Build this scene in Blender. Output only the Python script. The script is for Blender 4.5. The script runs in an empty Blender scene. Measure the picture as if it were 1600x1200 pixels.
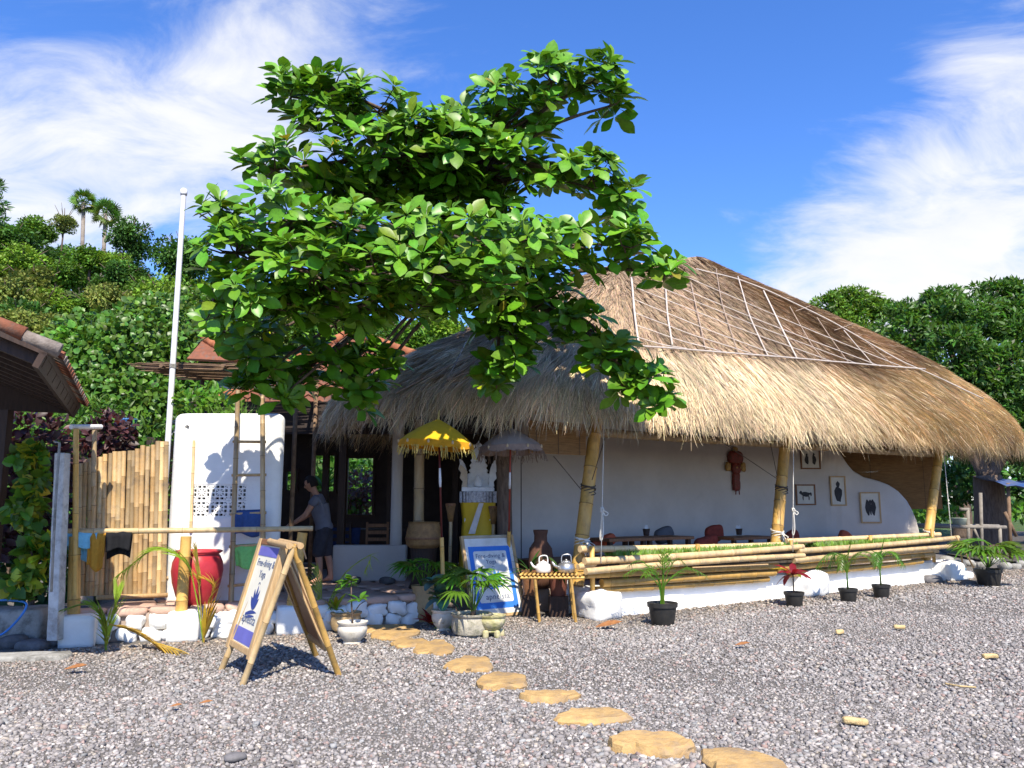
import bpy, math, random
import numpy as np
from mathutils import Vector, Matrix
from mathutils.bvhtree import BVHTree

random.seed(7)
rng = np.random.default_rng(7)
sc = bpy.context.scene
COL = sc.collection
R = math.radians

# ------------------------------------------------------------------ camera
EYE, FPX, PITCH = 1.6, 28.0 / 36.0 * 1600.0, R(8.46)
cam_data = bpy.data.cameras.new('camera')
cam_data.sensor_width = 36.0
cam_data.lens = 28.0
cam_data.clip_end = 2000.0
cam = bpy.data.objects.new('camera', cam_data)
COL.objects.link(cam)
cam.location = (0, 0, EYE)
cam.rotation_euler = (R(90) + PITCH, 0, 0)
sc.camera = cam

# ------------------------------------------------------------------ light
SUN_EL = R(49.0)
SUN_H = Vector((0.20, -0.98, 0)).normalized()
SUN_DIR = Vector((SUN_H.x * math.cos(SUN_EL), SUN_H.y * math.cos(SUN_EL), math.sin(SUN_EL)))
sun_data = bpy.data.lights.new('sun', 'SUN')
sun_data.energy = 5.0
sun_data.angle = R(0.53)
sun_data.color = (1.0, 0.925, 0.79)
sun = bpy.data.objects.new('sun', sun_data)
COL.objects.link(sun)
sun.rotation_euler = SUN_DIR.to_track_quat('Z', 'Y').to_euler()

world = bpy.data.worlds.new('World')
sc.world = world
world.cycles.sampling_method = 'MANUAL'
world.cycles.sample_map_resolution = 512
world.use_nodes = True
wn, wl = world.node_tree.nodes, world.node_tree.links
wn.clear()


def N(nodes, typ, **kw):
    n = nodes.new(typ)
    for k, v in kw.items():
        setattr(n, k, v)
    return n


def pix_dir(u, v):
    dx, dy = (u - 800.0) / FPX, (600.0 - v) / FPX
    return Vector((dx, math.cos(PITCH) - dy * math.sin(PITCH), math.sin(PITCH) + dy * math.cos(PITCH)))


def wmath(op, a, b=None, c=None):
    n = wn.new('ShaderNodeMath')
    n.operation = op
    for i, x in enumerate((a, b, c)):
        if x is None:
            continue
        if isinstance(x, (int, float)):
            n.inputs[i].default_value = x
        else:
            wl.new(x, n.inputs[i])
    return n.outputs[0]


sky = N(wn, 'ShaderNodeTexSky', sky_type='NISHITA', sun_disc=False)
sky.sun_elevation = SUN_EL
sky.sun_rotation = math.atan2(SUN_DIR.x, SUN_DIR.y)
sky.altitude = 0
sky.air_density = 1.0
sky.dust_density = 0.1
sky.ozone_density = 3.0
wtc = wn.new('ShaderNodeTexCoord')
wsep = wn.new('ShaderNodeSeparateXYZ')
wl.new(wtc.outputs['Generated'], wsep.inputs[0])
wz = wmath('MAXIMUM', wsep.outputs[2], 0.0)
den = wmath('ADD', wz, 0.32)
px_ = wmath('DIVIDE', wsep.outputs[0], den)
py_ = wmath('DIVIDE', wsep.outputs[1], den)
wcomb = wn.new('ShaderNodeCombineXYZ')
wl.new(px_, wcomb.inputs[0])
wl.new(py_, wcomb.inputs[1])
wmap = wn.new('ShaderNodeMapping')
wmap.inputs['Rotation'].default_value = (0, 0, R(-28))
wmap.inputs['Scale'].default_value = (0.9, 1.5, 1)
wmap.inputs['Location'].default_value = (3.7, 1.3, 0)
wl.new(wcomb.outputs[0], wmap.inputs[0])


def wnoise(vec, scale, detail, rough, dist=0.0, lac=2.0):
    n = wn.new('ShaderNodeTexNoise')
    n.inputs['Scale'].default_value = scale
    n.inputs['Detail'].default_value = detail
    n.inputs['Roughness'].default_value = rough
    n.inputs['Distortion'].default_value = dist
    wl.new(vec, n.inputs['Vector'])
    return n.outputs[0]


n_big = wnoise(wmap.outputs[0], 1.5, 4, 0.5, 0.3)
n_fine = wnoise(wmap.outputs[0], 4.2, 14, 0.62, 0.6)
n_soft = wmath('MULTIPLY_ADD', wnoise(wmap.outputs[0], 3.0, 8, 0.55, 0.3), 3.2, -1.0)
field = wmath('ADD', wmath('MULTIPLY', n_big, 0.42), wmath('MULTIPLY', n_fine, 0.58))
# the cloud banks that stand in the sky of the photograph: (pixel, angular radius, weight)
BANKS = [((80, 300), 0.13, 0.13), ((310, 190), 0.11, 0.13), ((190, 270), 0.13, 0.09), ((50, 190), 0.12, 0.06), ((420, 140), 0.09, 0.09), ((150, 30), 0.15, 0.07), ((400, 330), 0.08, 0.06),
         ((1380, 400), 0.14, 0.16), ((1540, 400), 0.15, 0.14), ((1230, 425), 0.11, 0.15), ((1480, 300), 0.10, 0.10), ((1560, 150), 0.07, 0.08),
         ((1500, 20), 0.12, 0.11), ((620, 0), 0.14, 0.11),
         ((980, 260), 0.20, -0.12), ((700, 90), 0.10, -0.05), ((1200, 130), 0.18, -0.12), ((300, 60), 0.07, -0.06), ((200, 150), 0.07, -0.09), ((290, 350), 0.06, -0.05), ((30, 110), 0.06, -0.05), ((1420, 190), 0.08, -0.06)]
acc = field
for (uv, rad, wt) in BANKS:
    d = pix_dir(*uv).normalized()
    vm = N(wn, 'ShaderNodeVectorMath', operation='DISTANCE')
    wl.new(wtc.outputs['Generated'], vm.inputs[0])
    vm.inputs[1].default_value = d
    q = wmath('DIVIDE', vm.outputs['Value'], rad)
    g = wmath('POWER', 2.718, wmath('MULTIPLY', wmath('MULTIPLY', q, q), -1.0))
    acc = wmath('MULTIPLY_ADD', g, wt, acc)
cramp = wn.new('ShaderNodeMapRange')
cramp.interpolation_type = 'SMOOTHSTEP'
cramp.inputs['From Min'].default_value = 0.50
cramp.inputs['From Max'].default_value = 0.82
wl.new(acc, cramp.inputs['Value'])
wmix = N(wn, 'ShaderNodeMix', data_type='RGBA')
wl.new(cramp.outputs[0], wmix.inputs[0])
sat = wn.new('ShaderNodeHueSaturation')
sat.inputs['Saturation'].default_value = 1.2
sat.inputs['Value'].default_value = 1.42
wl.new(sky.outputs[0], sat.inputs['Color'])
tint = N(wn, 'ShaderNodeMix', data_type='RGBA', blend_type='MULTIPLY')
tint.inputs[0].default_value = 1.0
tint.inputs[7].default_value = (0.98, 1.06, 1.42, 1)
wl.new(sat.outputs[0], tint.inputs[6])
wl.new(tint.outputs[2], wmix.inputs[6])
cshade = N(wn, 'ShaderNodeMix', data_type='RGBA')
wl.new(n_soft, cshade.inputs[0])
cshade.inputs[6].default_value = (6.6, 6.9, 7.4, 1)
cshade.inputs[7].default_value = (7.9, 7.9, 8.0, 1)
wl.new(cshade.outputs[2], wmix.inputs[7])
wbg = wn.new('ShaderNodeBackground')
wbg.inputs['Strength'].default_value = 0.08
wl.new(wmix.outputs[2], wbg.inputs[0])
wout = wn.new('ShaderNodeOutputWorld')
wl.new(wbg.outputs[0], wout.inputs[0])

sc.view_settings.view_transform = 'Standard'
sc.view_settings.look = 'None'
sc.view_settings.exposure = 0.75
sc.view_settings.gamma = 1.0
sc.view_settings.use_curve_mapping = False
sc.render.resolution_x, sc.render.resolution_y = 1024, 768
sc.render.engine = 'CYCLES'
sc.cycles.max_bounces = 8
sc.cycles.transparent_max_bounces = 8


# ------------------------------------------------------------------ placing helpers
def P(u, v, Y):
    """point at depth Y on the sight line of photo pixel (u, v)"""
    d = pix_dir(u, v)
    return Vector((0, 0, EYE)) + d * (Y / d.y)


def G(u, v, z=0.0):
    """where the sight line of photo pixel (u, v) meets height z"""
    d = pix_dir(u, v)
    return Vector((0, 0, EYE)) + d * ((z - EYE) / d.z)


FA, FB = Vector((1.1, 11.7, 0)), Vector((9.1, 17.3, 0))
FD = (FB - FA).normalized()
FN = Vector((FD.y, -FD.x, 0))


def F(u, v, off=0.0):
    """on the vertical plane of the open front of the hut, off metres in front of it"""
    d = pix_dir(u, v)
    o = Vector((0, 0, EYE))
    q = FA + FN * off
    return o + d * ((q - o).dot(FN) / d.dot(FN))


def uv_of(p):
    """photo pixel of a world point"""
    w = Vector(p) - Vector((0, 0, EYE))
    f = w.y * math.cos(PITCH) + w.z * math.sin(PITCH)
    up = -w.y * math.sin(PITCH) + w.z * math.cos(PITCH)
    return 800 + FPX * w.x / f, 600 - FPX * up / f, f


# ------------------------------------------------------------------ materials
def lin(c):
    return (c[0], c[1], c[2], 1.0)


MATS = {}


def mat(name, c1, c2=None, scale=6.0, rough=0.7, bump=0.0, bscale=60.0, stretch=(1, 1, 1), detail=6.0, spec=0.3,
        metallic=0.0, rand=0.0, attr=False, lo=0.35, hi=0.65, coord='Object', stain=None, stain_scale=2.0, stain_lo=0.55, stain_hi=0.75, bdist=0.02):
    m = bpy.data.materials.new(name)
    m.use_nodes = True
    nt = m.node_tree
    n, l = nt.nodes, nt.links
    b = n['Principled BSDF']
    b.inputs['Roughness'].default_value = rough
    b.inputs['Specular IOR Level'].default_value = spec
    b.inputs['Metallic'].default_value = metallic
    tc = n.new('ShaderNodeTexCoord')
    mp = n.new('ShaderNodeMapping')
    mp.inputs['Scale'].default_value = stretch
    l.new(tc.outputs[coord], mp.inputs[0])
    c2 = c2 or tuple(x * 0.75 for x in c1)
    nz = n.new('ShaderNodeTexNoise')
    nz.inputs['Scale'].default_value = scale
    nz.inputs['Detail'].default_value = detail
    nz.inputs['Roughness'].default_value = 0.65
    l.new(mp.outputs[0], nz.inputs['Vector'])
    cr = n.new('ShaderNodeValToRGB')
    cr.color_ramp.elements[0].position, cr.color_ramp.elements[1].position = lo, hi
    cr.color_ramp.elements[0].color, cr.color_ramp.elements[1].color = lin(c1), lin(c2)
    l.new(nz.outputs[0], cr.inputs[0])
    out = cr.outputs[0]
    if stain:
        ns = n.new('ShaderNodeTexNoise')
        ns.inputs['Scale'].default_value = stain_scale
        ns.inputs['Detail'].default_value = 8
        ns.inputs['Roughness'].default_value = 0.7
        l.new(tc.outputs[coord], ns.inputs['Vector'])
        mr = n.new('ShaderNodeMapRange')
        mr.inputs['From Min'].default_value, mr.inputs['From Max'].default_value = stain_lo, stain_hi
        l.new(ns.outputs[0], mr.inputs['Value'])
        mx = N(n, 'ShaderNodeMix', data_type='RGBA')
        l.new(mr.outputs[0], mx.inputs[0])
        l.new(out, mx.inputs[6])
        mx.inputs[7].default_value = lin(stain)
        out = mx.outputs[2]
    if attr:
        at = n.new('ShaderNodeAttribute')
        at.attribute_name = 'Col'
        mx = N(n, 'ShaderNodeMix', data_type='RGBA', blend_type='MULTIPLY')
        mx.inputs[0].default_value = 1.0
        l.new(out, mx.inputs[6])
        l.new(at.outputs['Color'], mx.inputs[7])
        out = mx.outputs[2]
    if rand:
        oi = n.new('ShaderNodeObjectInfo')
        mr = n.new('ShaderNodeMapRange')
        mr.inputs['To Min'].default_value, mr.inputs['To Max'].default_value = 1 - rand, 1 + rand
        l.new(oi.outputs['Random'], mr.inputs['Value'])
        hs = n.new('ShaderNodeHueSaturation')
        l.new(mr.outputs[0], hs.inputs['Value'])
        l.new(out, hs.inputs['Color'])
        out = hs.outputs[0]
    l.new(out, b.inputs['Base Color'])
    if bump:
        nb = n.new('ShaderNodeTexNoise')
        nb.inputs['Scale'].default_value = bscale
        nb.inputs['Detail'].default_value = 5
        l.new(mp.outputs[0], nb.inputs['Vector'])
        bp = n.new('ShaderNodeBump')
        bp.inputs['Strength'].default_value = bump
        bp.inputs['Distance'].default_value = bdist
        l.new(nb.outputs[0], bp.inputs['Height'])
        l.new(bp.outputs[0], b.inputs['Normal'])
    MATS[name] = m
    return m


def leafmat(name, c, tr, rough=0.38, mixf=0.35, attr=True, spec=0.4, var=0.25):
    m = bpy.data.materials.new(name)
    m.use_nodes = True
    nt = m.node_tree
    n, l = nt.nodes, nt.links
    b = n['Principled BSDF']
    b.inputs['Roughness'].default_value = rough
    b.inputs['Specular IOR Level'].default_value = spec
    t = n.new('ShaderNodeBsdfTranslucent')
    mx = n.new('ShaderNodeMixShader')
    mx.inputs[0].default_value = mixf
    tc = n.new('ShaderNodeTexCoord')
    nz = n.new('ShaderNodeTexNoise')
    nz.inputs['Scale'].default_value = 9.0
    nz.inputs['Detail'].default_value = 4.0
    l.new(tc.outputs['Object'], nz.inputs['Vector'])
    mr = n.new('ShaderNodeMapRange')
    mr.inputs['From Min'].default_value, mr.inputs['From Max'].default_value = 0.3, 0.7
    mr.inputs['To Min'].default_value, mr.inputs['To Max'].default_value = 1 - var, 1 + var
    l.new(nz.outputs[0], mr.inputs['Value'])
    for col, sock in ((c, b.inputs['Base Color']), (tr, t.inputs['Color'])):
        hs = n.new('ShaderNodeHueSaturation')
        l.new(mr.outputs[0], hs.inputs['Value'])
        if attr:
            at = n.new('ShaderNodeAttribute')
            at.attribute_name = 'Col'
            mm = N(n, 'ShaderNodeMix', data_type='RGBA', blend_type='MULTIPLY')
            mm.inputs[0].default_value = 1.0
            mm.inputs[6].default_value = lin(col)
            l.new(at.outputs['Color'], mm.inputs[7])
            l.new(mm.outputs[2], hs.inputs['Color'])
        else:
            hs.inputs['Color'].default_value = lin(col)
        l.new(hs.outputs[0], sock)
    l.new(b.outputs[0], mx.inputs[1])
    l.new(t.outputs[0], mx.inputs[2])
    l.new(mx.outputs[0], n['Material Output'].inputs['Surface'])
    MATS[name] = m
    return m


# ------------------------------------------------------------------ objects
def link(o, parent=None):
    COL.objects.link(o)
    if parent is not None:
        o.parent = parent
    return o


def tag(o, label=None, cat=None, group=None, kind=None):
    if label:
        o['label'] = label
    if cat:
        o['category'] = cat
    if group:
        o['group'] = group
    if kind:
        o['kind'] = kind
    return o


def thing(name, label, cat, loc, group=None):
    o = bpy.data.objects.new(name, None)
    o.empty_display_size = 0.1
    o.location = Vector(loc)
    COL.objects.link(o)
    return tag(o, label, cat, group)


def wloc(o):
    p = Vector((0, 0, 0))
    while o is not None:
        p += o.location
        o = o.parent
    return p


def basis(d, up=(0, 0, 1)):
    d = Vector(d).normalized()
    up = Vector(up)
    if abs(d.dot(up.normalized())) > 0.98:
        up = Vector((1, 0, 0))
    s = d.cross(up).normalized()
    return d, s, s.cross(d).normalized()


class MB:
    """collects shapes given in world coordinates and links them as one mesh object"""

    def __init__(self):
        self.v, self.f, self.m = [], [], []

    def add(self, vs, fs, mi=0):
        o = len(self.v)
        self.v += [tuple(x) for x in vs]
        self.f += [tuple(i + o for i in f) for f in fs]
        self.m += [mi] * len(fs)
        return self

    def box(self, c, size, rotz=0.0, rot=None, mi=0):
        c = Vector(c)
        M = rot if rot is not None else Matrix.Rotation(rotz, 3, 'Z')
        h = Vector(size) / 2
        vs = [c + M @ Vector((sx * h.x, sy * h.y, sz * h.z)) for sz in (-1, 1) for sy in (-1, 1) for sx in (-1, 1)]
        return self.add(vs, [(0, 2, 3, 1), (4, 5, 7, 6), (0, 1, 5, 4), (2, 6, 7, 3), (0, 4, 6, 2), (1, 3, 7, 5)], mi)

    def prism(self, pts, ext, mi=0):
        pts = [Vector(p) for p in pts]
        ext = Vector(ext)
        n = len(pts)
        vs = pts + [p + ext for p in pts]
        fs = [tuple(range(n - 1, -1, -1)), tuple(range(n, 2 * n))]
        fs += [(i, (i + 1) % n, n + (i + 1) % n, n + i) for i in range(n)]
        return self.add(vs, fs, mi)

    def tube(self, pts, radii, n=8, caps=True, mi=0, mis=None):
        pts = [Vector(p) for p in pts]
        if not hasattr(radii, '__len__'):
            radii = [radii] * len(pts)
        vs, fs, fm = [], [], []
        s = None
        for i, p in enumerate(pts):
            d = (pts[min(i + 1, len(pts) - 1)] - pts[max(i - 1, 0)])
            d = d.normalized() if d.length > 1e-9 else Vector((0, 0, 1))
            if s is None:
                _, s, u = basis(d)
            else:
                s = (s - d * s.dot(d)).normalized()
                u = s.cross(d).normalized()
            for k in range(n):
                a = 2 * math.pi * k / n
                vs.append(p + s * (math.cos(a) * radii[i]) + u * (math.sin(a) * radii[i]))
        for i in range(len(pts) - 1):
            for k in range(n):
                fs.append((i * n + k, i * n + (k + 1) % n, (i + 1) * n + (k + 1) % n, (i + 1) * n + k))
                fm.append(mis[i] if mis else mi)
        if caps:
            fs.append(tuple(range(n - 1, -1, -1)))
            fs.append(tuple(range((len(pts) - 1) * n, len(pts) * n)))
            fm += [mi, mi]
        o = len(self.v)
        self.v += [tuple(x) for x in vs]
        self.f += [tuple(i + o for i in f) for f in fs]
        self.m += fm
        return self

    def lathe(self, prof, c, n=20, mi=0, axis=None, sx=1.0, sy=1.0):
        c = Vector(c)
        M = Matrix.Identity(3)
        if axis is not None:
            M = Vector((0, 0, 1)).rotation_difference(Vector(axis).normalized()).to_matrix()
        vs, fs = [], []
        for (r, z) in prof:
            for k in range(n):
                a = 2 * math.pi * k / n
                vs.append(c + M @ Vector((math.cos(a) * r * sx, math.sin(a) * r * sy, z)))
        for i in range(len(prof) - 1):
            for k in range(n):
                fs.append((i * n + k, i * n + (k + 1) % n, (i + 1) * n + (k + 1) % n, (i + 1) * n + k))
        if prof[0][0] > 1e-4:
            fs.append(tuple(range(n - 1, -1, -1)))
        if prof[-1][0] > 1e-4:
            fs.append(tuple(range((len(prof) - 1) * n, len(prof) * n)))
        return self.add(vs, fs, mi)

    def leaf(self, base, d, up, L, W, seg=4, droop=0.2, fold=0.25, shape=(0.15, 0.7, 1.0, 0.75, 0.05), mi=0):
        """a blade with a folded midrib that bends under its weight"""
        base = Vector(base)
        d, s, u = basis(d, up)
        vs, fs = [], []
        k = len(shape)
        for i in range(k):
            t = i / (k - 1)
            w = shape[i] * W * 0.5
            c = base + d * (L * t * (1 - 0.12 * droop * t)) + u * (-droop * L * t * t)
            vs += [c - s * w + u * (fold * w), c, c + s * w + u * (fold * w)]
        for i in range(k - 1):
            a = i * 3
            fs += [(a, a + 1, a + 4, a + 3), (a + 1, a + 2, a + 5, a + 4)]
        return self.add(vs, fs, mi)

    def build(self, name, mats, parent=None, smooth=False, kind=None, label=None, bevel=0.0, bseg=2, autosmooth=None):
        if not isinstance(mats, (list, tuple)):
            mats = [mats]
        me = bpy.data.meshes.new(name)
        off = wloc(parent) if parent is not None else Vector((0, 0, 0))
        org = Vector((0, 0, 0))
        if parent is None and self.v:
            a = np.array(self.v)
            org = Vector(((a[:, 0].min() + a[:, 0].max()) / 2, (a[:, 1].min() + a[:, 1].max()) / 2, a[:, 2].min()))
            off = org
        me.from_pydata([(x - off.x, y - off.y, z - off.z) for x, y, z in self.v], [], self.f)
        for m in mats:
            me.materials.append(m)
        if len(mats) > 1:
            me.polygons.foreach_set('material_index', self.m)
        if smooth:
            me.polygons.foreach_set('use_smooth', [True] * len(me.polygons))
        me.update()
        o = bpy.data.objects.new(name, me)
        o.location = org
        link(o, parent)
        if smooth and autosmooth is not None:
            try:
                me.set_sharp_from_angle(angle=R(autosmooth))
            except Exception:
                pass
        if bevel:
            md = o.modifiers.new('bevel', 'BEVEL')
            md.width, md.segments, md.limit_method = bevel, bseg, 'ANGLE'
        if kind:
            o['kind'] = kind
        if label:
            o['label'] = label
        return o


def piece(name, me, parent, loc, rot=None, scale=(1, 1, 1)):
    """a piece that shares mesh data; loc in world space"""
    o = bpy.data.objects.new(name, me)
    M = Matrix.Translation(Vector(loc) - (wloc(parent) if parent is not None else Vector((0, 0, 0))))
    if rot is not None:
        M = M @ rot.to_4x4()
    S = Matrix.Diagonal((scale[0], scale[1], scale[2], 1))
    o.matrix_local = M @ S
    COL.objects.link(o)
    if parent is not None:
        o.parent = parent
    return o


def mesh_of(mb, name, mats, smooth=False):
    me = bpy.data.meshes.new(name)
    me.from_pydata(mb.v, [], mb.f)
    if not isinstance(mats, (list, tuple)):
        mats = [mats]
    for m in mats:
        me.materials.append(m)
    if len(mats) > 1:
        me.polygons.foreach_set('material_index', mb.m)
    if smooth:
        me.polygons.foreach_set('use_smooth', [True] * len(me.polygons))
    me.update()
    return me


def mass(name, tv, tf, mats3, locs, cols, material, parent=None, kind=None, smooth=False):
    """one mesh of many small copies of a template: tv (n,3), tf (m,k), mats3 (N,3,3), locs (N,3), cols (N,3)"""
    tv = np.asarray(tv, float)
    tf = np.asarray(tf, int)
    Nn, n = len(locs), len(tv)
    V = np.einsum('nij,kj->nki', mats3, tv) + np.asarray(locs)[:, None, :]
    off = np.array(wloc(parent)) if parent is not None else np.zeros(3)
    V = (V - off).reshape(-1, 3)
    k = tf.shape[1]
    Fs = (tf[None] + (np.arange(Nn) * n)[:, None, None]).reshape(-1)
    me = bpy.data.meshes.new(name)
    me.vertices.add(len(V))
    me.vertices.foreach_set('co', V.astype(np.float32).ravel())
    nf = Nn * len(tf)
    me.loops.add(nf * k)
    me.polygons.add(nf)
    me.loops.foreach_set('vertex_index', Fs.astype(np.int32))
    me.polygons.foreach_set('loop_start', (np.arange(nf) * k).astype(np.int32))
    me.polygons.foreach_set('loop_total', np.full(nf, k, np.int32))
    if smooth:
        me.polygons.foreach_set('use_smooth', np.ones(nf, bool))
    ca = me.attributes.new('Col', 'FLOAT_COLOR', 'POINT')
    cc = np.ones((Nn, n, 4), np.float32)
    cc[:, :, :3] = np.asarray(cols)[:, None, :]
    ca.data.foreach_set('color', cc.ravel())
    me.materials.append(material)
    me.update(calc_edges=True)
    me.validate()
    o = bpy.data.objects.new(name, me)
    link(o, parent)
    if kind:
        o['kind'] = kind
    return o


def frames(d, up=None):
    """(N,3,3) matrices whose x column is d and z column is near up"""
    d = d / np.linalg.norm(d, axis=1, keepdims=True)
    if up is None:
        up = np.tile(np.array([0, 0, 1.0]), (len(d), 1))
    s = np.cross(up, d)
    ln = np.linalg.norm(s, axis=1, keepdims=True)
    s = np.where(ln > 1e-4, s / np.maximum(ln, 1e-4), np.array([1.0, 0, 0]))
    u = np.cross(d, s)
    return np.stack([d, s, u], axis=2)


def unit(n):
    x = rng.normal(size=(n, 3))
    return x / np.linalg.norm(x, axis=1, keepdims=True)


def leaf_template(shape=(0.1, 0.6, 1.0, 0.8, 0.05), w=0.45, droop=0.18, fold=0.25):
    vs, fs = [], []
    k = len(shape)
    for i in range(k):
        t = i / (k - 1)
        h = shape[i] * w * 0.5
        z = -droop * t * t
        vs += [(t, -h, z + fold * h), (t, 0, z), (t, h, z + fold * h)]
    for i in range(k - 1):
        a = i * 3
        fs += [(a, a + 3, a + 4, a + 1), (a + 1, a + 4, a + 5, a + 2)]
    return np.array(vs), np.array(fs)


def colour_attr(o, c0=(0.75, 0.75, 0.75), c1=(1.25, 1.2, 1.2)):
    me = o.data
    ca = me.attributes.new('Col', 'FLOAT_COLOR', 'POINT')
    c = [random.uniform(a, b) for a, b in zip(c0, c1)]
    ca.data.foreach_set('color', [x for _ in me.vertices for x in (*c, 1.0)])
    return o


# bamboo ---------------------------------------------------------------
def bam_mats(name, c1, c2, node, stain=None):
    a = mat('bamboo_' + name, c1, c2, scale=5.0, stretch=(3, 3, 0.6), rough=0.42, bump=0.15, bscale=50, rand=0.24, spec=0.35, stain=stain or (c1[0] * 0.45, c1[1] * 0.48, c1[2] * 0.62), stain_scale=6.0, stain_lo=0.50, stain_hi=0.75)
    b = mat('bamboo_node_' + name, node, tuple(x * 0.6 for x in node), scale=20, rough=0.7, rand=0.1)
    c = mat('bamboo_core_' + name, (0.16, 0.09, 0.04), (0.07, 0.04, 0.02), rough=0.9)
    return [a, b, c]


BAM_Y = bam_mats('yellow', (0.56, 0.34, 0.095), (0.46, 0.26, 0.065), (0.26, 0.15, 0.05))
BAM_P = bam_mats('pale', (0.62, 0.46, 0.25), (0.52, 0.35, 0.16), (0.32, 0.20, 0.09))
BAM_G = bam_mats('grey', (0.40, 0.29, 0.165), (0.31, 0.21, 0.10), (0.18, 0.115, 0.06))
BAM_F = bam_mats('fence', (0.56, 0.38, 0.19), (0.43, 0.26, 0.105), (0.23, 0.14, 0.065))


def bamboo(name, p0, p1, r, mats, parent=None, seg=0.36, bend=0.0, n=10, label=None, taper=0.92, mb=None):
    p0, p1 = Vector(p0), Vector(p1)
    L = (p1 - p0).length
    d, s, u = basis(p1 - p0)
    bv = (s * random.uniform(-1, 1) + u * random.uniform(-1, 1)) * bend * L
    ts = [(0, 1.0, 0)]
    x = random.uniform(0.3, 1.0) * seg
    w = max(0.006, r * 0.12)
    while x < L - 0.03:
        ts += [(x - w * 1.6, 0.985, 0), (x - w * 0.5, 1.07, 1), (x + w * 0.5, 1.05, 0), (x + w * 1.6, 0.985, 0)]
        x += seg * random.uniform(0.85, 1.15)
    ts.append((L, 1.0, 0))
    pts, rad, mis = [], [], []

    def at(q):
        t = q / L
        return p0 + d * q + bv * (4 * t * (1 - t))
    for q, k, mi in ts:
        pts.append(at(q))
        rad.append(r * k * (1 - (1 - taper) * q / L))
        mis.append(mi)
    # hollow ends
    pts = [at(0.03), at(0)] + pts + [at(L), at(L - 0.03)]
    rad = [r * 0.78, r * 0.78] + rad + [r * taper * 0.78, r * taper * 0.78]
    mis = [2, 0] + mis[:-1] + [0, 2]
    own = mb is None
    mb = mb or MB()
    k0 = len(mb.f)
    mb.tube(pts, rad, n=n, caps=False, mis=mis)
    o = len(mb.v)
    tot = len(pts)
    base = o - tot * n
    mb.f += [tuple(base + i for i in range(n)), tuple(base + (tot - 1) * n + i for i in range(n - 1, -1, -1))]
    mb.m += [2, 2]
    if own:
        return mb.build(name, mats, parent, smooth=True, autosmooth=50, label=label)


def noise3(p, s=1.0, seed=0.0):
    from mathutils import noise
    return noise.noise(Vector(p) * s + Vector((seed * 3.1, seed * 1.7, seed * 2.3)))


def rough_mesh(name, size, mats, amp=0.03, scale=3.0, cuts=5, seed=0, roundness=0.35):
    """a rounded, uneven block centred on its base"""
    import bmesh
    bm = bmesh.new()
    bmesh.ops.create_cube(bm, size=1.0)
    bmesh.ops.subdivide_edges(bm, edges=bm.edges[:], cuts=cuts, use_grid_fill=True)
    for v in bm.verts:
        c = v.co * 2
        sph = c.normalized() * max(abs(c.x), abs(c.y), abs(c.z))
        m = 4.0
        ln = (abs(c.x) ** m + abs(c.y) ** m + abs(c.z) ** m) ** (1 / m)
        rd = c / max(ln, 1e-6) * max(abs(c.x), abs(c.y), abs(c.z))
        c = c.lerp(rd, min(1.0, roundness * 2)) if roundness <= 0.5 else rd.lerp(sph / max(sph.length, 1e-6), (roundness - 0.5) * 2)
        q = Vector((c.x * size[0] / 2, c.y * size[1] / 2, (c.z + 1) * size[2] / 2))
        k = noise3(q, scale, seed)
        k2 = noise3(q, scale * 2.7, seed + 9)
        q += c.normalized() * amp * (k + 0.5 * k2)
        v.co = q
    me = bpy.data.meshes.new(name)
    bm.to_mesh(me)
    bm.free()
    for m_ in (mats if isinstance(mats, (list, tuple)) else [mats]):
        me.materials.append(m_)
    me.polygons.foreach_set('use_smooth', [True] * len(me.polygons))
    return me


def rough_block(name, c, size, material, parent=None, rotz=0.0, amp=0.03, scale=3.0, cuts=5, seed=0, roundness=0.35):
    me = rough_mesh(name, size, material, amp, scale, cuts, seed, roundness)
    return piece(name, me, parent, c, Matrix.Rotation(rotz, 3, 'Z'))
# ================================================================== MATERIALS
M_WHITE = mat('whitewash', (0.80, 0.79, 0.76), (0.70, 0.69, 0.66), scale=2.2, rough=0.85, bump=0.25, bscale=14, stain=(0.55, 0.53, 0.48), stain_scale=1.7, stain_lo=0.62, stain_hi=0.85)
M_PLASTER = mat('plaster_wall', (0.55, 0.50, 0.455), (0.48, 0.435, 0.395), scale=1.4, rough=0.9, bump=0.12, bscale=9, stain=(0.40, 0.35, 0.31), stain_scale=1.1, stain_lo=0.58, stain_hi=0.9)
M_WOOD_D = mat('dark_wood', (0.055, 0.030, 0.020), (0.03, 0.017, 0.012), scale=6, stretch=(6, 6, 0.7), rough=0.6, bump=0.15)
M_WOOD_B = mat('brown_wood', (0.24, 0.11, 0.05), (0.15, 0.065, 0.03), scale=6, stretch=(5, 5, 0.8), rough=0.55, bump=0.15)
M_WOOD_L = mat('light_wood', (0.50, 0.34, 0.17), (0.38, 0.24, 0.11), scale=7, stretch=(5, 5, 0.8), rough=0.55, bump=0.12)
M_CONC = mat('grey_concrete', (0.36, 0.35, 0.32), (0.22, 0.21, 0.19), scale=5, rough=0.95, bump=0.5, bscale=26, stain=(0.10, 0.095, 0.08), stain_scale=5, stain_lo=0.52, stain_hi=0.72)
M_CONC_W = mat('weathered_white_concrete', (0.62, 0.60, 0.56), (0.45, 0.43, 0.40), scale=6, rough=0.95, bump=0.5, bscale=22, stain=(0.24, 0.22, 0.20), stain_scale=9, stain_lo=0.48, stain_hi=0.75)
M_TILE = mat('terracotta_tile', (0.27, 0.095, 0.05), (0.17, 0.07, 0.04), scale=8, rough=0.85, bump=0.3, bscale=40, rand=0.25, stain=(0.14, 0.11, 0.09), stain_scale=6, stain_lo=0.5, stain_hi=0.7)
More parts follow.
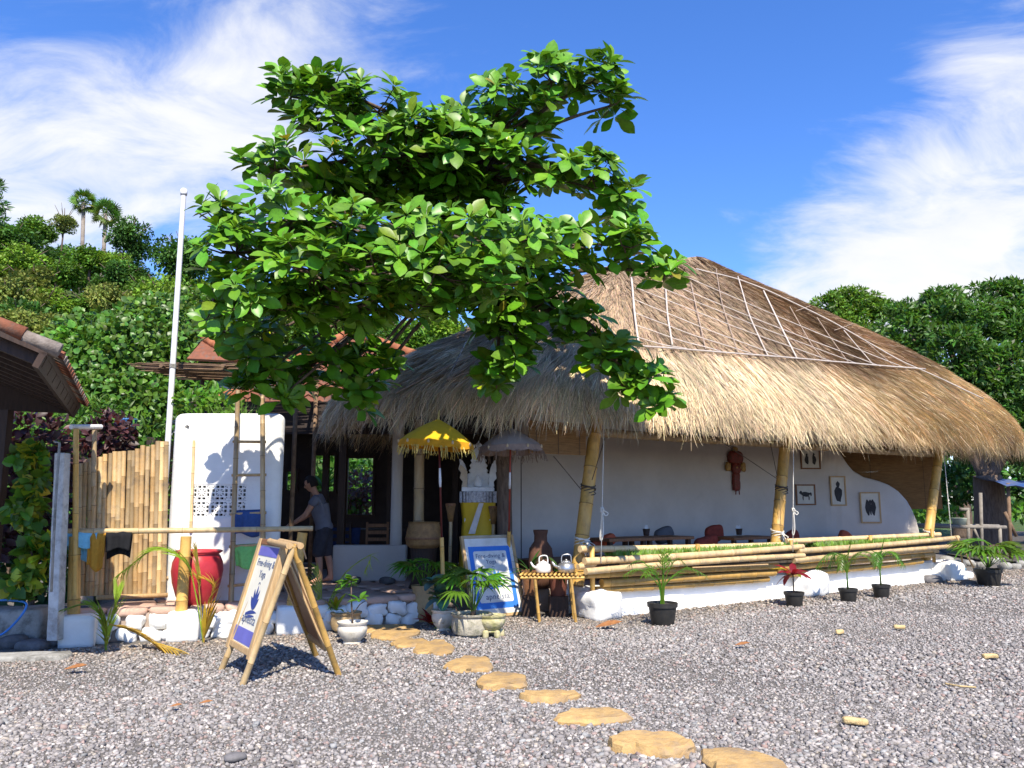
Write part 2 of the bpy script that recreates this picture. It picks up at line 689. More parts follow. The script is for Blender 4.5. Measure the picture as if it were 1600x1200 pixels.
M_TILE_G = mat('mossy_grey_tile', (0.26, 0.22, 0.19), (0.15, 0.12, 0.10), scale=12, rough=0.95, bump=0.4, bscale=40, rand=0.2)
M_SOIL = mat('dark_soil', (0.10, 0.085, 0.07), (0.06, 0.05, 0.04), scale=9, rough=1.0, bump=0.6, bscale=50)
M_STONE_D = mat('dark_river_stone', (0.16, 0.15, 0.15), (0.09, 0.085, 0.085), scale=8, rough=0.85, bump=0.4, bscale=30, rand=0.2)
M_PAVE = mat('pinkish_paving', (0.56, 0.38, 0.29), (0.44, 0.29, 0.22), scale=5, rough=0.85, bump=0.3, bscale=30, rand=0.18)
M_STEP = mat('ochre_stepping_stone', (0.50, 0.33, 0.14), (0.38, 0.23, 0.085), scale=7, rough=0.85, bump=0.55, bscale=26, rand=0.10, stain=(0.28, 0.21, 0.14), stain_scale=6, stain_lo=0.48, stain_hi=0.72)
M_ROPE = mat('white_rope', (0.76, 0.73, 0.66), (0.62, 0.58, 0.50), scale=40, rough=0.9, bump=0.5, bscale=120)
M_ROPE_D = mat('dark_rope', (0.09, 0.07, 0.055), rough=0.9)
M_PVC = mat('white_pipe', (0.74, 0.73, 0.72), (0.66, 0.64, 0.62), scale=3, rough=0.45)
M_BLACKPOT = mat('black_plastic', (0.022, 0.022, 0.022), (0.035, 0.033, 0.03), scale=12, rough=0.45)

# ================================================================== GROUND
mg = mat('gravel_ground', (0.20, 0.18, 0.16), (0.11, 0.10, 0.09), scale=22, rough=0.95, bump=0.9, bscale=34, bdist=0.04, detail=10, lo=0.3, hi=0.7, stain=(0.14, 0.115, 0.09), stain_scale=0.35, stain_lo=0.62, stain_hi=0.8)
mb = MB()
mb.add([(-700, -60, 0), (700, -60, 0), (700, 1200, 0), (-700, 1200, 0)], [(0, 1, 2, 3)])
ground = mb.build('ground', mg, kind='structure')

# the loose pebbles that lie on it -----------------------------------
ICO = 0.5 * (1 + 5 ** 0.5)
iv = np.array([(-1, ICO, 0), (1, ICO, 0), (-1, -ICO, 0), (1, -ICO, 0), (0, -1, ICO), (0, 1, ICO), (0, -1, -ICO), (0, 1, -ICO), (ICO, 0, -1), (ICO, 0, 1), (-ICO, 0, -1), (-ICO, 0, 1)], float)
iv /= np.linalg.norm(iv[0])
itf = np.array([(0, 11, 5), (0, 5, 1), (0, 1, 7), (0, 7, 10), (0, 10, 11), (1, 5, 9), (5, 11, 4), (11, 10, 2), (10, 7, 6), (7, 1, 8), (3, 9, 4), (3, 4, 2), (3, 2, 6), (3, 6, 8), (3, 8, 9), (4, 9, 5), (2, 4, 11), (6, 2, 10), (8, 6, 7), (9, 8, 1)])
ov = np.array([(1, 0, 0), (-1, 0, 0), (0, 1, 0), (0, -1, 0), (0, 0, 1), (0, 0, -1)], float)
of = np.array([(4, 0, 2), (4, 2, 1), (4, 1, 3), (4, 3, 0), (5, 2, 0), (5, 1, 2), (5, 3, 1), (5, 0, 3)])
M_PEB = mat('pebble', (1, 1, 1), (0.74, 0.74, 0.74), scale=30, rough=0.8, bump=0.15, bscale=60, attr=True, spec=0.25, coord='Generated')
M_PEB.node_tree.nodes['Mapping'].inputs['Scale'].default_value = (25, 25, 25)
PAL = np.array([(0.34, 0.325, 0.32), (0.27, 0.26, 0.265), (0.42, 0.40, 0.39), (0.19, 0.185, 0.19), (0.56, 0.53, 0.51), (0.40, 0.29, 0.265), (0.33, 0.35, 0.36), (0.48, 0.43, 0.36), (0.13, 0.125, 0.13), (0.70, 0.66, 0.62), (0.36, 0.24, 0.21)])
PAL_P = np.array([0.20, 0.18, 0.17, 0.11, 0.11, 0.055, 0.08, 0.03, 0.035, 0.022, 0.008])
PAL_P = PAL_P / PAL_P.sum()


def facade_y(x):
    return np.where(x > 0.9, 11.45 + (x - 1.1) * (FB.y - FA.y) / (FB.x - FA.x), np.where(x > -1.2, 11.5, 10.6 + (x + 1.2) * 0.42))


def scatter(y0, y1, dens, smin, smax):
    w0 = 0.66 * y1 + 1.2
    n = int(dens * (y1 - y0) * 2 * w0)
    x = rng.uniform(-w0, w0, n)
    y = rng.uniform(y0, y1, n)
    keep = (np.abs(x) < 0.66 * y + 1.2) & (y < facade_y(x) + 0.05)
    keep |= (np.abs(x) < 0.66 * y + 1.2) & (x > 8.6) & (y < 30)
    keep &= (x > -5.6) | (y < 8.75)
    x, y = x[keep], y[keep]
    n = len(x)
    drift = 1 + 0.22 * np.sin(x * 1.1 + 0.6 * np.sin(y * 1.7)) * np.sin(y * 1.4 + 0.8 * np.sin(x * 0.9)) + 0.10 * np.sin(x * 3.1 + y * 2.3)
    s = (smin + (smax - smin) * rng.beta(1.1, 3.6, n)) * drift
    return x, y, s


def pebbles(name, y0, y1, dens, smin, smax, tv, tf, parent=None):
    x, y, s = scatter(y0, y1, dens, smin, smax)
    n = len(x)
    a = rng.uniform(0, 2 * np.pi, n)
    tl, tp = rng.normal(0, 0.28, n), rng.normal(0, 0.28, n)
    ca, sa = np.cos(a), np.sin(a)
    z = np.zeros(n)
    o = np.ones(n)
    Rz = np.stack([np.stack([ca, -sa, z], 1), np.stack([sa, ca, z], 1), np.stack([z, z, o], 1)], 1)
    Rx = np.stack([np.stack([o, z, z], 1), np.stack([z, np.cos(tl), -np.sin(tl)], 1), np.stack([z, np.sin(tl), np.cos(tl)], 1)], 1)
    Ry = np.stack([np.stack([np.cos(tp), z, np.sin(tp)], 1), np.stack([z, o, z], 1), np.stack([-np.sin(tp), z, np.cos(tp)], 1)], 1)
    sx, sy, sz = s * rng.uniform(0.8, 1.35, n), s * rng.uniform(0.6, 0.95, n), s * rng.uniform(0.35, 0.7, n)
    S = np.zeros((n, 3, 3))
    S[:, 0, 0], S[:, 1, 1], S[:, 2, 2] = sx, sy, sz
    M = Rz @ Ry @ Rx @ S
    loc = np.stack([x, y, sz * rng.uniform(0.05, 0.75, n)], 1)
    idx = rng.choice(len(PAL), n, p=PAL_P)
    pal = PAL * 0.72 + PAL.mean(0) * 0.24
    dirt = np.clip(1.3 - np.abs(facade_y(x) - y), 0, 1)[:, None] * rng.uniform(0.2, 1, (n, 1))
    col = pal[idx] * rng.uniform(0.75, 1.25, (n, 1)) * np.array([0.93, 0.90, 0.865]) * (1 - dirt * np.array([0.10, 0.22, 0.38]))
    return mass(name, tv, tf, M, loc, col, M_PEB, parent, kind='stuff', smooth=False)


cv_r = np.array([(-1, -1, -1), (1, -0.8, -1), (0.7, 1, -1), (-1, 0.8, -1), (-0.7, -0.8, 0.9), (0.95, -0.7, 0.7), (0.5, 0.9, 0.8), (-0.8, 0.6, 0.6)], float) * 0.72
ctf = np.array([(0, 2, 1), (0, 3, 2), (4, 5, 6), (4, 6, 7), (0, 1, 5), (0, 5, 4), (1, 2, 6), (1, 6, 5), (2, 3, 7), (2, 7, 6), (3, 0, 4), (3, 4, 7)])
iv_r = iv * (1 + 0.20 * np.sin(np.arange(12) * 2.7))[:, None]
for nm, a, b, d, s0, s1, tv, tf in (('gravel', 3.6, 7.2, 2000, 0.008, 0.040, cv_r, ctf), ('gravel', 7.2, 11.8, 1300, 0.011, 0.040, ov, of), ('gravel', 11.8, 19.5, 420, 0.016, 0.048, ov, of)):
    o = pebbles(nm, a, b, d, s0, s1, tv, tf)
    tag(o, {3.6: 'loose grey pebbles spread over the near foreground', 7.2: 'loose grey pebbles around the signs and stepping stones', 11.8: 'grey pebbles along the foot of the thatched hut'}[a], 'gravel')

# ================================================================== TERRACE
TZ = 0.34
terr = [(-5.15, 9.42), (-3.87, 9.84), (-2.73, 10.30), (-1.95, 10.68), (-1.5, 10.95), (-1.28, 11.2), (-1.18, 11.6), (-1.2, 12.2), (1.0, 12.25), (1.35, 12.1), (9.0, 17.45), (9.4, 22), (-7.5, 22), (-7.5, 14), (-5.3, 11)]
mb = MB()
mb.prism([(x, y, 0) for x, y in terr], (0, 0, TZ - 0.03))
terrace = mb.build('terrace', mat('terrace_mortar', (0.38, 0.30, 0.25), (0.28, 0.22, 0.18), scale=6, rough=0.95, bump=0.3), kind='structure')


def in_poly(x, y, poly):
    c = False
    j = len(poly) - 1
    for i in range(len(poly)):
        xi, yi = poly[i]
        xj, yj = poly[j]
        if (yi > y) != (yj > y) and x < (xj - xi) * (y - yi) / (yj - yi) + xi:
            c = not c
        j = i
    return c


# flagstones of the terrace
slabs = [rough_mesh('paving_slab', (0.50, 0.42, 0.045), M_PAVE, amp=0.012, scale=5, cuts=3, seed=i, roundness=0.3) for i in range(4)]
for r_ in range(12):
    for c_ in range(15):
        x = -5.3 + c_ * 0.56 + (0.28 if r_ % 2 else 0)
        y = 9.2 + r_ * 0.47 + (x + 5.2) * 0.385
        if all(in_poly(x + dx, y + dy, terr) for dx in (-.24, .24) for dy in (-.2, .2)) and y < 13.4:
            piece('paving_slab', random.choice(slabs), terrace, (x, y, TZ - 0.035), Matrix.Rotation(0.37 + random.uniform(-0.05, 0.05), 3, 'Z'), (random.uniform(0.95, 1.08), random.uniform(0.95, 1.08), 1))
# pinkish kerb stones along the edge
edge = [Vector((x, y, 0)) for x, y in terr[:8]]
wst = [rough_mesh('stone', (0.27, 0.17, 0.175), M_WHITE, amp=0.055, scale=6, cuts=4, seed=20 + i, roundness=0.45) for i in range(8)]
kst = [rough_mesh('kerb_stone', (0.42, 0.26, 0.09), M_PAVE, amp=0.015, scale=5, cuts=3, seed=40 + i, roundness=0.4) for i in range(3)]
for i in range(len(edge) - 1):
    a, b = edge[i], edge[i + 1]
    d = b - a
    ang = math.atan2(d.y, d.x)
    nrm = Vector((d.y, -d.x, 0)).normalized()
    k = max(1, round(d.length / 0.25))
    for row in range(2):
        for j in range(k):
            t = (j + 0.5 + (0.3 if row else 0)) / k
            if t > 1:
                continue
            p = a + d * t + nrm * random.uniform(0.0, 0.05) + Vector((0, 0, -0.02 + row * 0.15))
            piece('stone', random.choice(wst), terrace, p, Matrix.Rotation(ang + random.uniform(-0.3, 0.3) + random.choice((0, math.pi)), 3, 'Z') @ Matrix.Rotation(random.uniform(-0.25, 0.25), 3, 'Y'), (random.uniform(0.7, 1.2), 1, random.uniform(0.8, 1.15)))
    k = max(1, round(d.length / 0.42))
    for j in range(k):
        p = a + d * ((j + 0.5) / k) - nrm * 0.07 + Vector((0, 0, TZ - 0.055))
        piece('kerb_stone', random.choice(kst), terrace, p, Matrix.Rotation(ang + random.uniform(-0.05, 0.05), 3, 'Z'), (d.length / k / 0.43, 1, 1))

# ================================================================== THATCHED HUT
HUT = thing('thatched_hut', 'open-sided hut with a shaggy straw thatched roof and white inner wall', 'hut', (4.5, 15.5, 0))
# low whitewashed base along the open front
fz = math.atan2(FD.y, FD.x)


def along(t, off, z):
    return FA + FD * t + FN * off + Vector((0, 0, z))


LEN = (FB - FA).length
base = MB()
nseg = 60
top, bot = [], []
for (off0, off1, z0, z1, amp, sd) in ((-0.22, 0.10, 0, 0.40, 0.012, 1), (0.09, 0.27, 0, 0.15, 0.022, 5)):
    ring = []
    for i in range(nseg + 1):
        t = -0.1 + (LEN + 0.2) * i / nseg
        w = noise3((t, 0, 0), 2.2, sd) * amp * 2 + noise3((t, 0, 0), 7, sd) * amp
        ring.append([along(t, off0, z0), along(t, off1 + w, z0), along(t, off1 + w * 0.8 - 0.01, z1 - 0.04 + w * 0.6), along(t, off1 - 0.05 + w, z1 + w * 0.5), along(t, off0, z1)])
    vs = [p for r_ in ring for p in r_]
    fs = [(i * 5 + k, (i + 1) * 5 + k, (i + 1) * 5 + k + 1, i * 5 + k + 1) for i in range(nseg) for k in range(4)]
    fs += [(0, 1, 2, 3, 4), tuple(nseg * 5 + k for k in (4, 3, 2, 1, 0))]
    base.add(vs, fs)
base.build('base_wall', M_WHITE, HUT, smooth=True, autosmooth=40)
# white rubble footings of the posts
for i, (t, w, h) in enumerate(((0.0, 0.50, 0.40), (LEN * 0.497, 0.62, 0.42), (LEN * 0.985, 0.66, 0.40))):
    rough_block('footing', along(t, 0.20, -0.02), (w, 0.52, h), M_WHITE, HUT, rotz=fz, amp=0.05, scale=4, cuts=7, seed=60 + i, roundness=0.3)

# inner wall: straight back wall, then the curved end wall
wl_pts = [Vector((0.0, 14.1, 0)), Vector((1.3, 14.95, 0)), Vector((3.4, 16.4, 0)), Vector((5.3, 17.75, 0)), Vector((6.0, 18.05, 0)), Vector((6.7, 18.15, 0)), Vector((7.6, 18.1, 0)), Vector((8.4, 17.85, 0)), Vector((8.95, 17.55, 0))]
mb = MB()
# dense plan polyline
dense = []
for i in range(len(wl_pts) - 1):
    for k in range(8):
        dense.append(wl_pts[i].lerp(wl_pts[i + 1], k / 8))
dense.append(wl_pts[-1])
for _ in range(3):
    dense = [dense[0]] + [(dense[i - 1] + dense[i] * 2 + dense[i + 1]) / 4 for i in range(1, len(dense) - 1)] + [dense[-1]]
# outline of the top of the end wall, read off the photograph as (pixel x, pixel y)
prof = [(1290, 600), (1312, 690), (1322, 716), (1335, 734), (1352, 745), (1372, 750), (1390, 757), (1405, 768), (1418, 784), (1428, 806), (1434, 840), (1440, 870)]
vs, fs = [], []
rows = 14
for i, p in enumerate(dense):
    u, _, f = uv_of((p.x, p.y, 1.6))
    if u <= prof[0][0]:
        ztop = 3.6
    else:
        v = prof[-1][1]
        for k in range(len(prof) - 1):
            if prof[k][0] <= u <= prof[k + 1][0]:
                tt = (u - prof[k][0]) / (prof[k + 1][0] - prof[k][0])
                v = prof[k][1] + tt * (prof[k + 1][1] - prof[k][1])
        ztop = P(u, v, p.y).z
    ztop = min(3.6, max(ztop, 0.5))
    d = (dense[min(i + 1, len(dense) - 1)] - dense[max(i - 1, 0)]).normalized()
    nr = Vector((d.y, -d.x, 0))
    for (o_, z_) in ((0, TZ - 0.1), (0, ztop - 0.05), (-0.03, ztop - 0.015), (-0.09, ztop), (-0.15, ztop - 0.015), (-0.18, ztop - 0.05), (-0.18, TZ - 0.1)):
        vs.append(p + nr * o_ + Vector((0, 0, z_)))
for i in range(len(dense) - 1):
    for k in range(6):
        fs.append((i * 7 + k, i * 7 + 7 + k, i * 7 + 8 + k, i * 7 + 1 + k))
e = (len(dense) - 1) * 7
fs += [(0, 1, 2, 3, 4, 5, 6), tuple(e + k for k in (6, 5, 4, 3, 2, 1, 0))]
mb.add(vs, fs)
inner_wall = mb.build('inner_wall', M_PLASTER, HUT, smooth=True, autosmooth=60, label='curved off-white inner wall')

# ------------------------------------------------------------------ roof shell
eave_pts = [(-2.75, 12.1), (-2.35, 11.5), (-1.4, 11.2), (-0.2, 11.03), (0.7, 10.92), (1.45, 11.08), (2.4, 11.65), (4.2, 12.95), (6.3, 14.5), (8.6, 16.1), (10.4, 17.25), (11.7, 18.3), (12.2, 19.4), (11.6, 20.8), (9.5, 22.0), (6, 21.6), (2, 19.4), (-1.2, 16.6), (-2.6, 14.0)]


def catmull(pts, k, closed=True):
    out = []
    n = len(pts)
    for i in range(n if closed else n - 1):
        p0, p1, p2, p3 = (pts[(i - 1) % n], pts[i], pts[(i + 1) % n], pts[(i + 2) % n]) if closed else (pts[max(i - 1, 0)], pts[i], pts[i + 1], pts[min(i + 2, n - 1)])
        for j in range(k):
            t = j / k
            out.append(tuple(0.5 * (2 * b + (c - a) * t + (2 * a - 5 * b + 4 * c - d) * t * t + (3 * b - a - 3 * c + d) * t ** 3) for a, b, c, d in zip(p0, p1, p2, p3)))
    if not closed:
        out.append(tuple(pts[-1]))
    return out


EAVE = np.array(catmull(eave_pts, 12))
NE = len(EAVE)
R0, R1 = np.array([2.0, 15.0]), np.array([3.95, 16.5])
ZE, ZR, ZR1 = 3.17, 6.15, 6.82
seg = np.roll(EAVE, -1, 0) - EAVE
seglen = np.linalg.norm(seg, axis=1)
cum = np.concatenate([[0], np.cumsum(seglen)])
PER = cum[-1]


def eave_at(s):
    """s in metres along the eave (array) -> xy"""
    s = np.mod(s, PER)
    i = np.clip(np.searchsorted(cum, s, side='right') - 1, 0, NE - 1)
    t = (s - cum[i]) / seglen[i]
    return EAVE[i] + seg[i] * t[:, None]


def ridge_of(e):
    d = R1 - R0
    t = ((e - R0) @ d) / (d @ d)
    t = np.clip((t + 0.25) / 1.5, 0, 1)
    return R0 + d * t[:, None]


def ridge_z(r):
    return ZR + (ZR1 - ZR) * np.linalg.norm(r - R0, axis=1) / np.linalg.norm(R1 - R0)


def roof_pt(s, t):
    """surface of the thatch: s metres along the eave, t 0 at the eave to 1 at the ridge"""
    s, t = np.broadcast_arrays(np.asarray(s, float), np.asarray(t, float))
    s, t = s.ravel(), t.ravel()
    e = eave_at(s)
    r = ridge_of(e)
    xy = e + (r - e) * t[:, None]
    run = np.linalg.norm(r - e, axis=1)
    hipk = np.clip((run - 4.4) / 4.5, 0, 1) * np.clip((e[:, 0] - 3) / 6, 0, 1)
    bulge = 0.12 + 0.56 * hipk
    tb = np.clip(t, 0, 1) ** (1 - 0.5 * hipk)
    z = ZE + (ridge_z(r) - ZE) * t + bulge * np.sin(np.pi * tb) * (1 - 0.35 * t) - 0.10 * np.exp(-t * 22)
    und = 0.05 * np.sin(xy[:, 0] * 1.3 + xy[:, 1] * 0.7) * np.sin(xy[:, 1] * 1.7 - xy[:, 0] * 0.6)
    z = z + und * np.clip(t * 4, 0, 1) * np.clip((1 - t) * 3, 0, 1)
    return np.column_stack([xy, z])


tl = np.concatenate([[0.0, 0.012, 0.03], np.linspace(0.06, 1, 26)])
ss = np.linspace(0, PER, 240, endpoint=False)
rv = []
for t in tl:
    rv.append(roof_pt(ss, np.full_like(ss, t)))
# underside
under = []
for (t, dz) in ((0.035, -0.42), (0.10, -0.46), (0.4, -0.42), (0.995, -0.35)):
    q = roof_pt(ss, np.full_like(ss, t))
    q[:, 2] += dz
    under.append(q)
lip = roof_pt(ss, np.full_like(ss, 0.008))
lip[:, 2] -= 0.30
allrings = under[::-1] + [lip] + rv
V = np.concatenate(allrings)
nr_ = len(ss)
Fc = []
for i in range(len(allrings) - 1):
    for k in range(nr_):
        Fc.append((i * nr_ + k, i * nr_ + (k + 1) % nr_, (i + 1) * nr_ + (k + 1) % nr_, (i + 1) * nr_ + k))
M_THATCH = mat('thatch_bed', (0.36, 0.25, 0.15), (0.26, 0.175, 0.10), scale=9, stretch=(3, 3, 0.8), rough=0.95, bump=0.7, bscale=30)
mb = MB()
mb.add(V.tolist(), Fc)
roof = mb.build('roof', M_THATCH, HUT, smooth=True)
ROOF_BVH = BVHTree.FromPolygons([tuple(x) for x in np.concatenate(rv).tolist()], [(i * nr_ + k, i * nr_ + (k + 1) % nr_, (i + 1) * nr_ + (k + 1) % nr_, (i + 1) * nr_ + k) for i in range(len(rv) - 1) for k in range(nr_)])

# ------------------------------------------------------------------ straw
# which stretch of the eave the picture can see: from behind the left end round the front to behind the right end
sA = PER * 0.90 - PER
sB = cum[np.argmin(np.linalg.norm(EAVE - np.array([11.6, 20.8]), axis=1))]
M_STRAW = mat('straw', (0.52, 0.43, 0.305), (0.455, 0.365, 0.25), scale=1.2, rough=0.75, attr=True, spec=0.2)


def straw(name, n, tdist, Lr, Wr, lift, colf, hang=0.0, root=None):
    per = 22
    nt = n // per + 1
    ti = np.repeat(np.arange(nt), per)[:n]
    ts_, tt_ = rng.uniform(sA, sB, nt), tdist(nt)
    s = ts_[ti] + rng.normal(0, 0.035, n)
    t = np.clip(tt_[ti] + rng.normal(0, 0.014, n), 0.0, 1.0)
    t_sk, t_lf, t_br = rng.normal(0, 0.16, nt), rng.uniform(0, 1, nt), rng.normal(1, 0.13, nt)
    L = rng.uniform(*Lr, n)
    W = rng.uniform(*Wr, n)
    p0 = roof_pt(s, t)
    e = eave_at(s)
    r = ridge_of(e)
    run = np.linalg.norm(r - e, axis=1)
    slope_len = np.hypot(run, ZR - ZE)
    sk = t_sk[ti] + rng.normal(0, 0.08, n)
    t1 = t - L * 0.5 / slope_len
    t2 = t - L / slope_len
    p1 = roof_pt(s + sk * L * 0.5, np.maximum(t1, 0.0))
    p2 = roof_pt(s + sk * L, np.maximum(t2, 0.0))
    # what goes past the edge hangs down
    out = e - r
    out = out / np.linalg.norm(out, axis=1, keepdims=True)
    for pp, tt in ((p1, t1), (p2, t2)):
        over = np.maximum(-tt, 0) * slope_len
        pp[:, :2] += out * (over * rng.uniform(0.05, 0.45, n))[:, None]
        pp[:, 2] -= over * rng.uniform(0.82, 1.0, n)
    up = np.zeros((n, 3))
    up[:, 2] = 0.75
    up[:, :2] = out * 0.66
    lf = (lift[0] + (lift[1] - lift[0]) * t_lf[ti]) * rng.uniform(0.5, 1.3, n)
    p0 = p0 + up * (0.004)
    p1 = p1 + up * (lf * 0.6)[:, None]
    p2 = p2 + up * lf[:, None]
    if hang:
        p2[:, :2] += rng.normal(0, hang, (n, 2))
    side = np.cross(p2 - p0, up + rng.normal(0, 0.35, (n, 3)))
    side /= np.maximum(np.linalg.norm(side, axis=1, keepdims=True), 1e-6)
    a = side * (W * 0.5)[:, None]
    V = np.stack([p0 - a, p0 + a, p1 - a * 0.9, p1 + a * 0.9, p2 - a * 0.25, p2 + a * 0.25], 1)
    off = np.array(wloc(root))
    V = (V - off).reshape(-1, 3)
    tf = np.array([(0, 1, 3, 2), (2, 3, 5, 4)])
    Fs = (tf[None] + (np.arange(n) * 6)[:, None, None]).reshape(-1)
    me = bpy.data.meshes.new(name)
    me.vertices.add(len(V))
    me.vertices.foreach_set('co', V.astype(np.float32).ravel())
    nf = n * 2
    me.loops.add(nf * 4)
    me.polygons.add(nf)
    me.loops.foreach_set('vertex_index', Fs.astype(np.int32))
    me.polygons.foreach_set('loop_start', (np.arange(nf) * 4).astype(np.int32))
    me.polygons.foreach_set('loop_total', np.full(nf, 4, np.int32))
    ca = me.attributes.new('Col', 'FLOAT_COLOR', 'POINT')
    cc = np.ones((n, 6, 4), np.float32)
    patch = 1 + 0.16 * np.sin(p0[:, 0] * 2.1 + p0[:, 2] * 1.3) * np.sin(p0[:, 1] * 1.7 - p0[:, 2] * 2.2) + 0.10 * np.sin(p0[:, 0] * 5.3 - p0[:, 1] * 4.1 + p0[:, 2] * 6.0)
    cc[:, :, :3] = (colf(n, t) * (np.clip(t_br[ti], 0.6, 1.5) * patch)[:, None])[:, None, :]
    ca.data.foreach_set('color', cc.ravel())
    me.materials.append(M_STRAW)
    me.update(calc_edges=True)
    o = bpy.data.objects.new(name, me)
    link(o, root)
    o['kind'] = 'stuff'
    return o


def cols_body(n, t):
    # older, weathered brown straw higher up, fresh pale straw in the bottom courses
    k = np.clip((0.33 - t) / 0.09, 0, 1)[:, None]
    old = np.array([(0.84, 0.74, 0.69)])
    new = np.array([(1.34, 1.30, 1.20)])
    c = old * (1 - k) + new * k
    return c * rng.uniform(0.72, 1.28, (n, 1)) * (1 + rng.normal(0, 0.05, (n, 3)))


def cols_eave(n, t):
    return np.array([(1.46, 1.38, 1.2)]) * rng.uniform(0.5, 1.25, (n, 1)) * (1 + rng.normal(0, 0.05, (n, 3)))


straw('thatch', 150000, lambda n: rng.uniform(0.03, 1.0, n) ** 1.12, (0.18, 0.50), (0.006, 0.012), (0.0, 0.075), cols_body, 0, HUT)
straw('eave_fringe', 42000, lambda n: rng.uniform(0.0, 0.10, n), (0.32, 0.66), (0.006, 0.013), (0.0, 0.09), cols_eave, 0.03, HUT)
straw('hanging_straw', 1300, lambda n: rng.uniform(0.0, 0.012, n), (0.45, 0.80), (0.005, 0.010), (0.0, 0.05), cols_eave, 0.07, HUT)

# ------------------------------------------------------------------ white split-bamboo netting on the roof
M_LATH = mat('bleached_bamboo_lath', (0.58, 0.51, 0.45), (0.44, 0.37, 0.31), scale=12, rough=0.6, rand=0.15)
M_LATH_D = mat('old_bamboo_lath', (0.40, 0.31, 0.24), (0.28, 0.20, 0.15), scale=12, rough=0.7, rand=0.15)


def on_roof(u, v, lift=0.075):
    d = pix_dir(u, v).normalized()
    o = Vector((0, 0, EYE))
    h = ROOF_BVH.ray_cast(o, d)
    if h[0] is None:
        return None
    n = h[1]
    if n.dot(d) > 0:
        n = -n
    return h[0] + n * lift


def lath(pts, r, m, name='lath'):
    q = []
    for i in range(len(pts) - 1):
        for k in range(6):
            t = k / 6
            p = on_roof(pts[i][0] + (pts[i + 1][0] - pts[i][0]) * t, pts[i][1] + (pts[i + 1][1] - pts[i][1]) * t)
            if p is not None:
                q.append(p + Vector((0, 0, random.uniform(-0.006, 0.006))))
    p = on_roof(*pts[-1])
    if p is not None:
        q.append(p)
    if len(q) < 2:
        return
    # ease out the bumps so the strip lies taut
    for _ in range(2):
        q = [q[0]] + [(q[i - 1] + q[i] * 2 + q[i + 1]) / 4 for i in range(1, len(q) - 1)] + [q[-1]]
    MB().tube(q, r * 0.78, n=5).build(name, m, roof, smooth=True)


lath([(986, 546), (1062, 551), (1140, 557), (1225, 563), (1300, 569), (1375, 575), (1442, 580)], 0.020, M_LATH)
lath([(984, 440), (988, 492), (995, 548)], 0.026, M_LATH)
lath([(1037, 446), (1040, 500), (1047, 545)], 0.024, M_LATH)
lath([(1077, 447), (1086, 490), (1099, 551)], 0.015, M_LATH_D)
lath([(1116, 425), (1125, 480), (1149, 556)], 0.015, M_LATH_D)
lath([(1150, 436), (1168, 500), (1196, 561)], 0.018, M_LATH)
lath([(1190, 458), (1213, 508), (1241, 564)], 0.020, M_LATH)
lath([(1231, 483), (1262, 540), (1282, 566)], 0.013, M_LATH_D)
lath([(1273, 500), (1300, 540), (1322, 571)], 0.013, M_LATH_D)
lath([(1315, 520), (1345, 555), (1360, 573)], 0.014, M_LATH)
lath([(1350, 538), (1395, 577)], 0.012, M_LATH_D)
lath([(1085, 425), (1150, 440), (1200, 459), (1300, 508), (1400, 566), (1460, 592), (1532, 626)], 0.019, M_LATH)
for a, b in (((1075, 440), (1412, 579)), ((1040, 447), (1372, 576)), ((1012, 447), (1335, 572)), ((990, 455), (1296, 569)), ((988, 474), (1220, 563)), ((989, 495), (1172, 558)), ((991, 514), (1122, 554)), ((993, 533), (1068, 550))):
    m_ = ((a[0] + b[0]) / 2, (a[1] + b[1]) / 2 + 3)
    lath([a, m_, b], 0.012, M_LATH)
for a, b in (((900, 440), (882, 480)), ((930, 442), (914, 486)), ((870, 470), (930, 441)), ((885, 478), (928, 458)), ((1400, 520), (1420, 540)), ((1450, 560), (1480, 545)), ((1300, 520), (1335, 508)), ((1240, 490), (1275, 478))):
    lath([a, b], 0.009, M_LATH_D)
for pts in ([(700, 600), (760, 560), (840, 540)], [(640, 645), (720, 590), (800, 572)], [(620, 620), (700, 580), (790, 540)], [(730, 540), (700, 600)], [(780, 520), (760, 590)]):
    lath(pts, 0.013, M_LATH_D)

# ------------------------------------------------------------------ posts
posts = [((901, 915), (934, 640), 0.105, -0.05), ((1209, 900), (1231, 650), 0.105, -0.05), ((1445, 885), (1474, 660), 0.10, -0.05)]
for (a, b, r, off) in posts:
    bamboo('post', F(*a, off), F(*b, off - 0.25), r, BAM_Y, HUT, seg=0.52, n=14, bend=0.004)
# tie beams of the roof, dark, high under the thatch
for off, z in ((-0.3, 2.66), (-2.0, 3.4)):
    bamboo('beam', along(-0.6, off, z), along(LEN + 0.5, off, z), 0.07, BAM_G, HUT, n=8)
# ================================================================== THE BROAD-LEAVED TREE IN FRONT OF THE HUT
M_ALMOND = leafmat('almond_leaf', (0.092, 0.235, 0.014), (0.17, 0.36, 0.015), rough=0.40, mixf=0.13, spec=0.36, var=0.2)
M_BARK = mat('grey_brown_bark', (0.16, 0.115, 0.085), (0.08, 0.055, 0.04), scale=7, stretch=(3, 3, 0.6), rough=0.95, bump=0.8, bscale=22)
TREE = thing('almond_tree', 'broad-leaved tree with big glossy green leaves spreading over the thatched roof', 'tree', (-0.14, 12.35, 0.3))
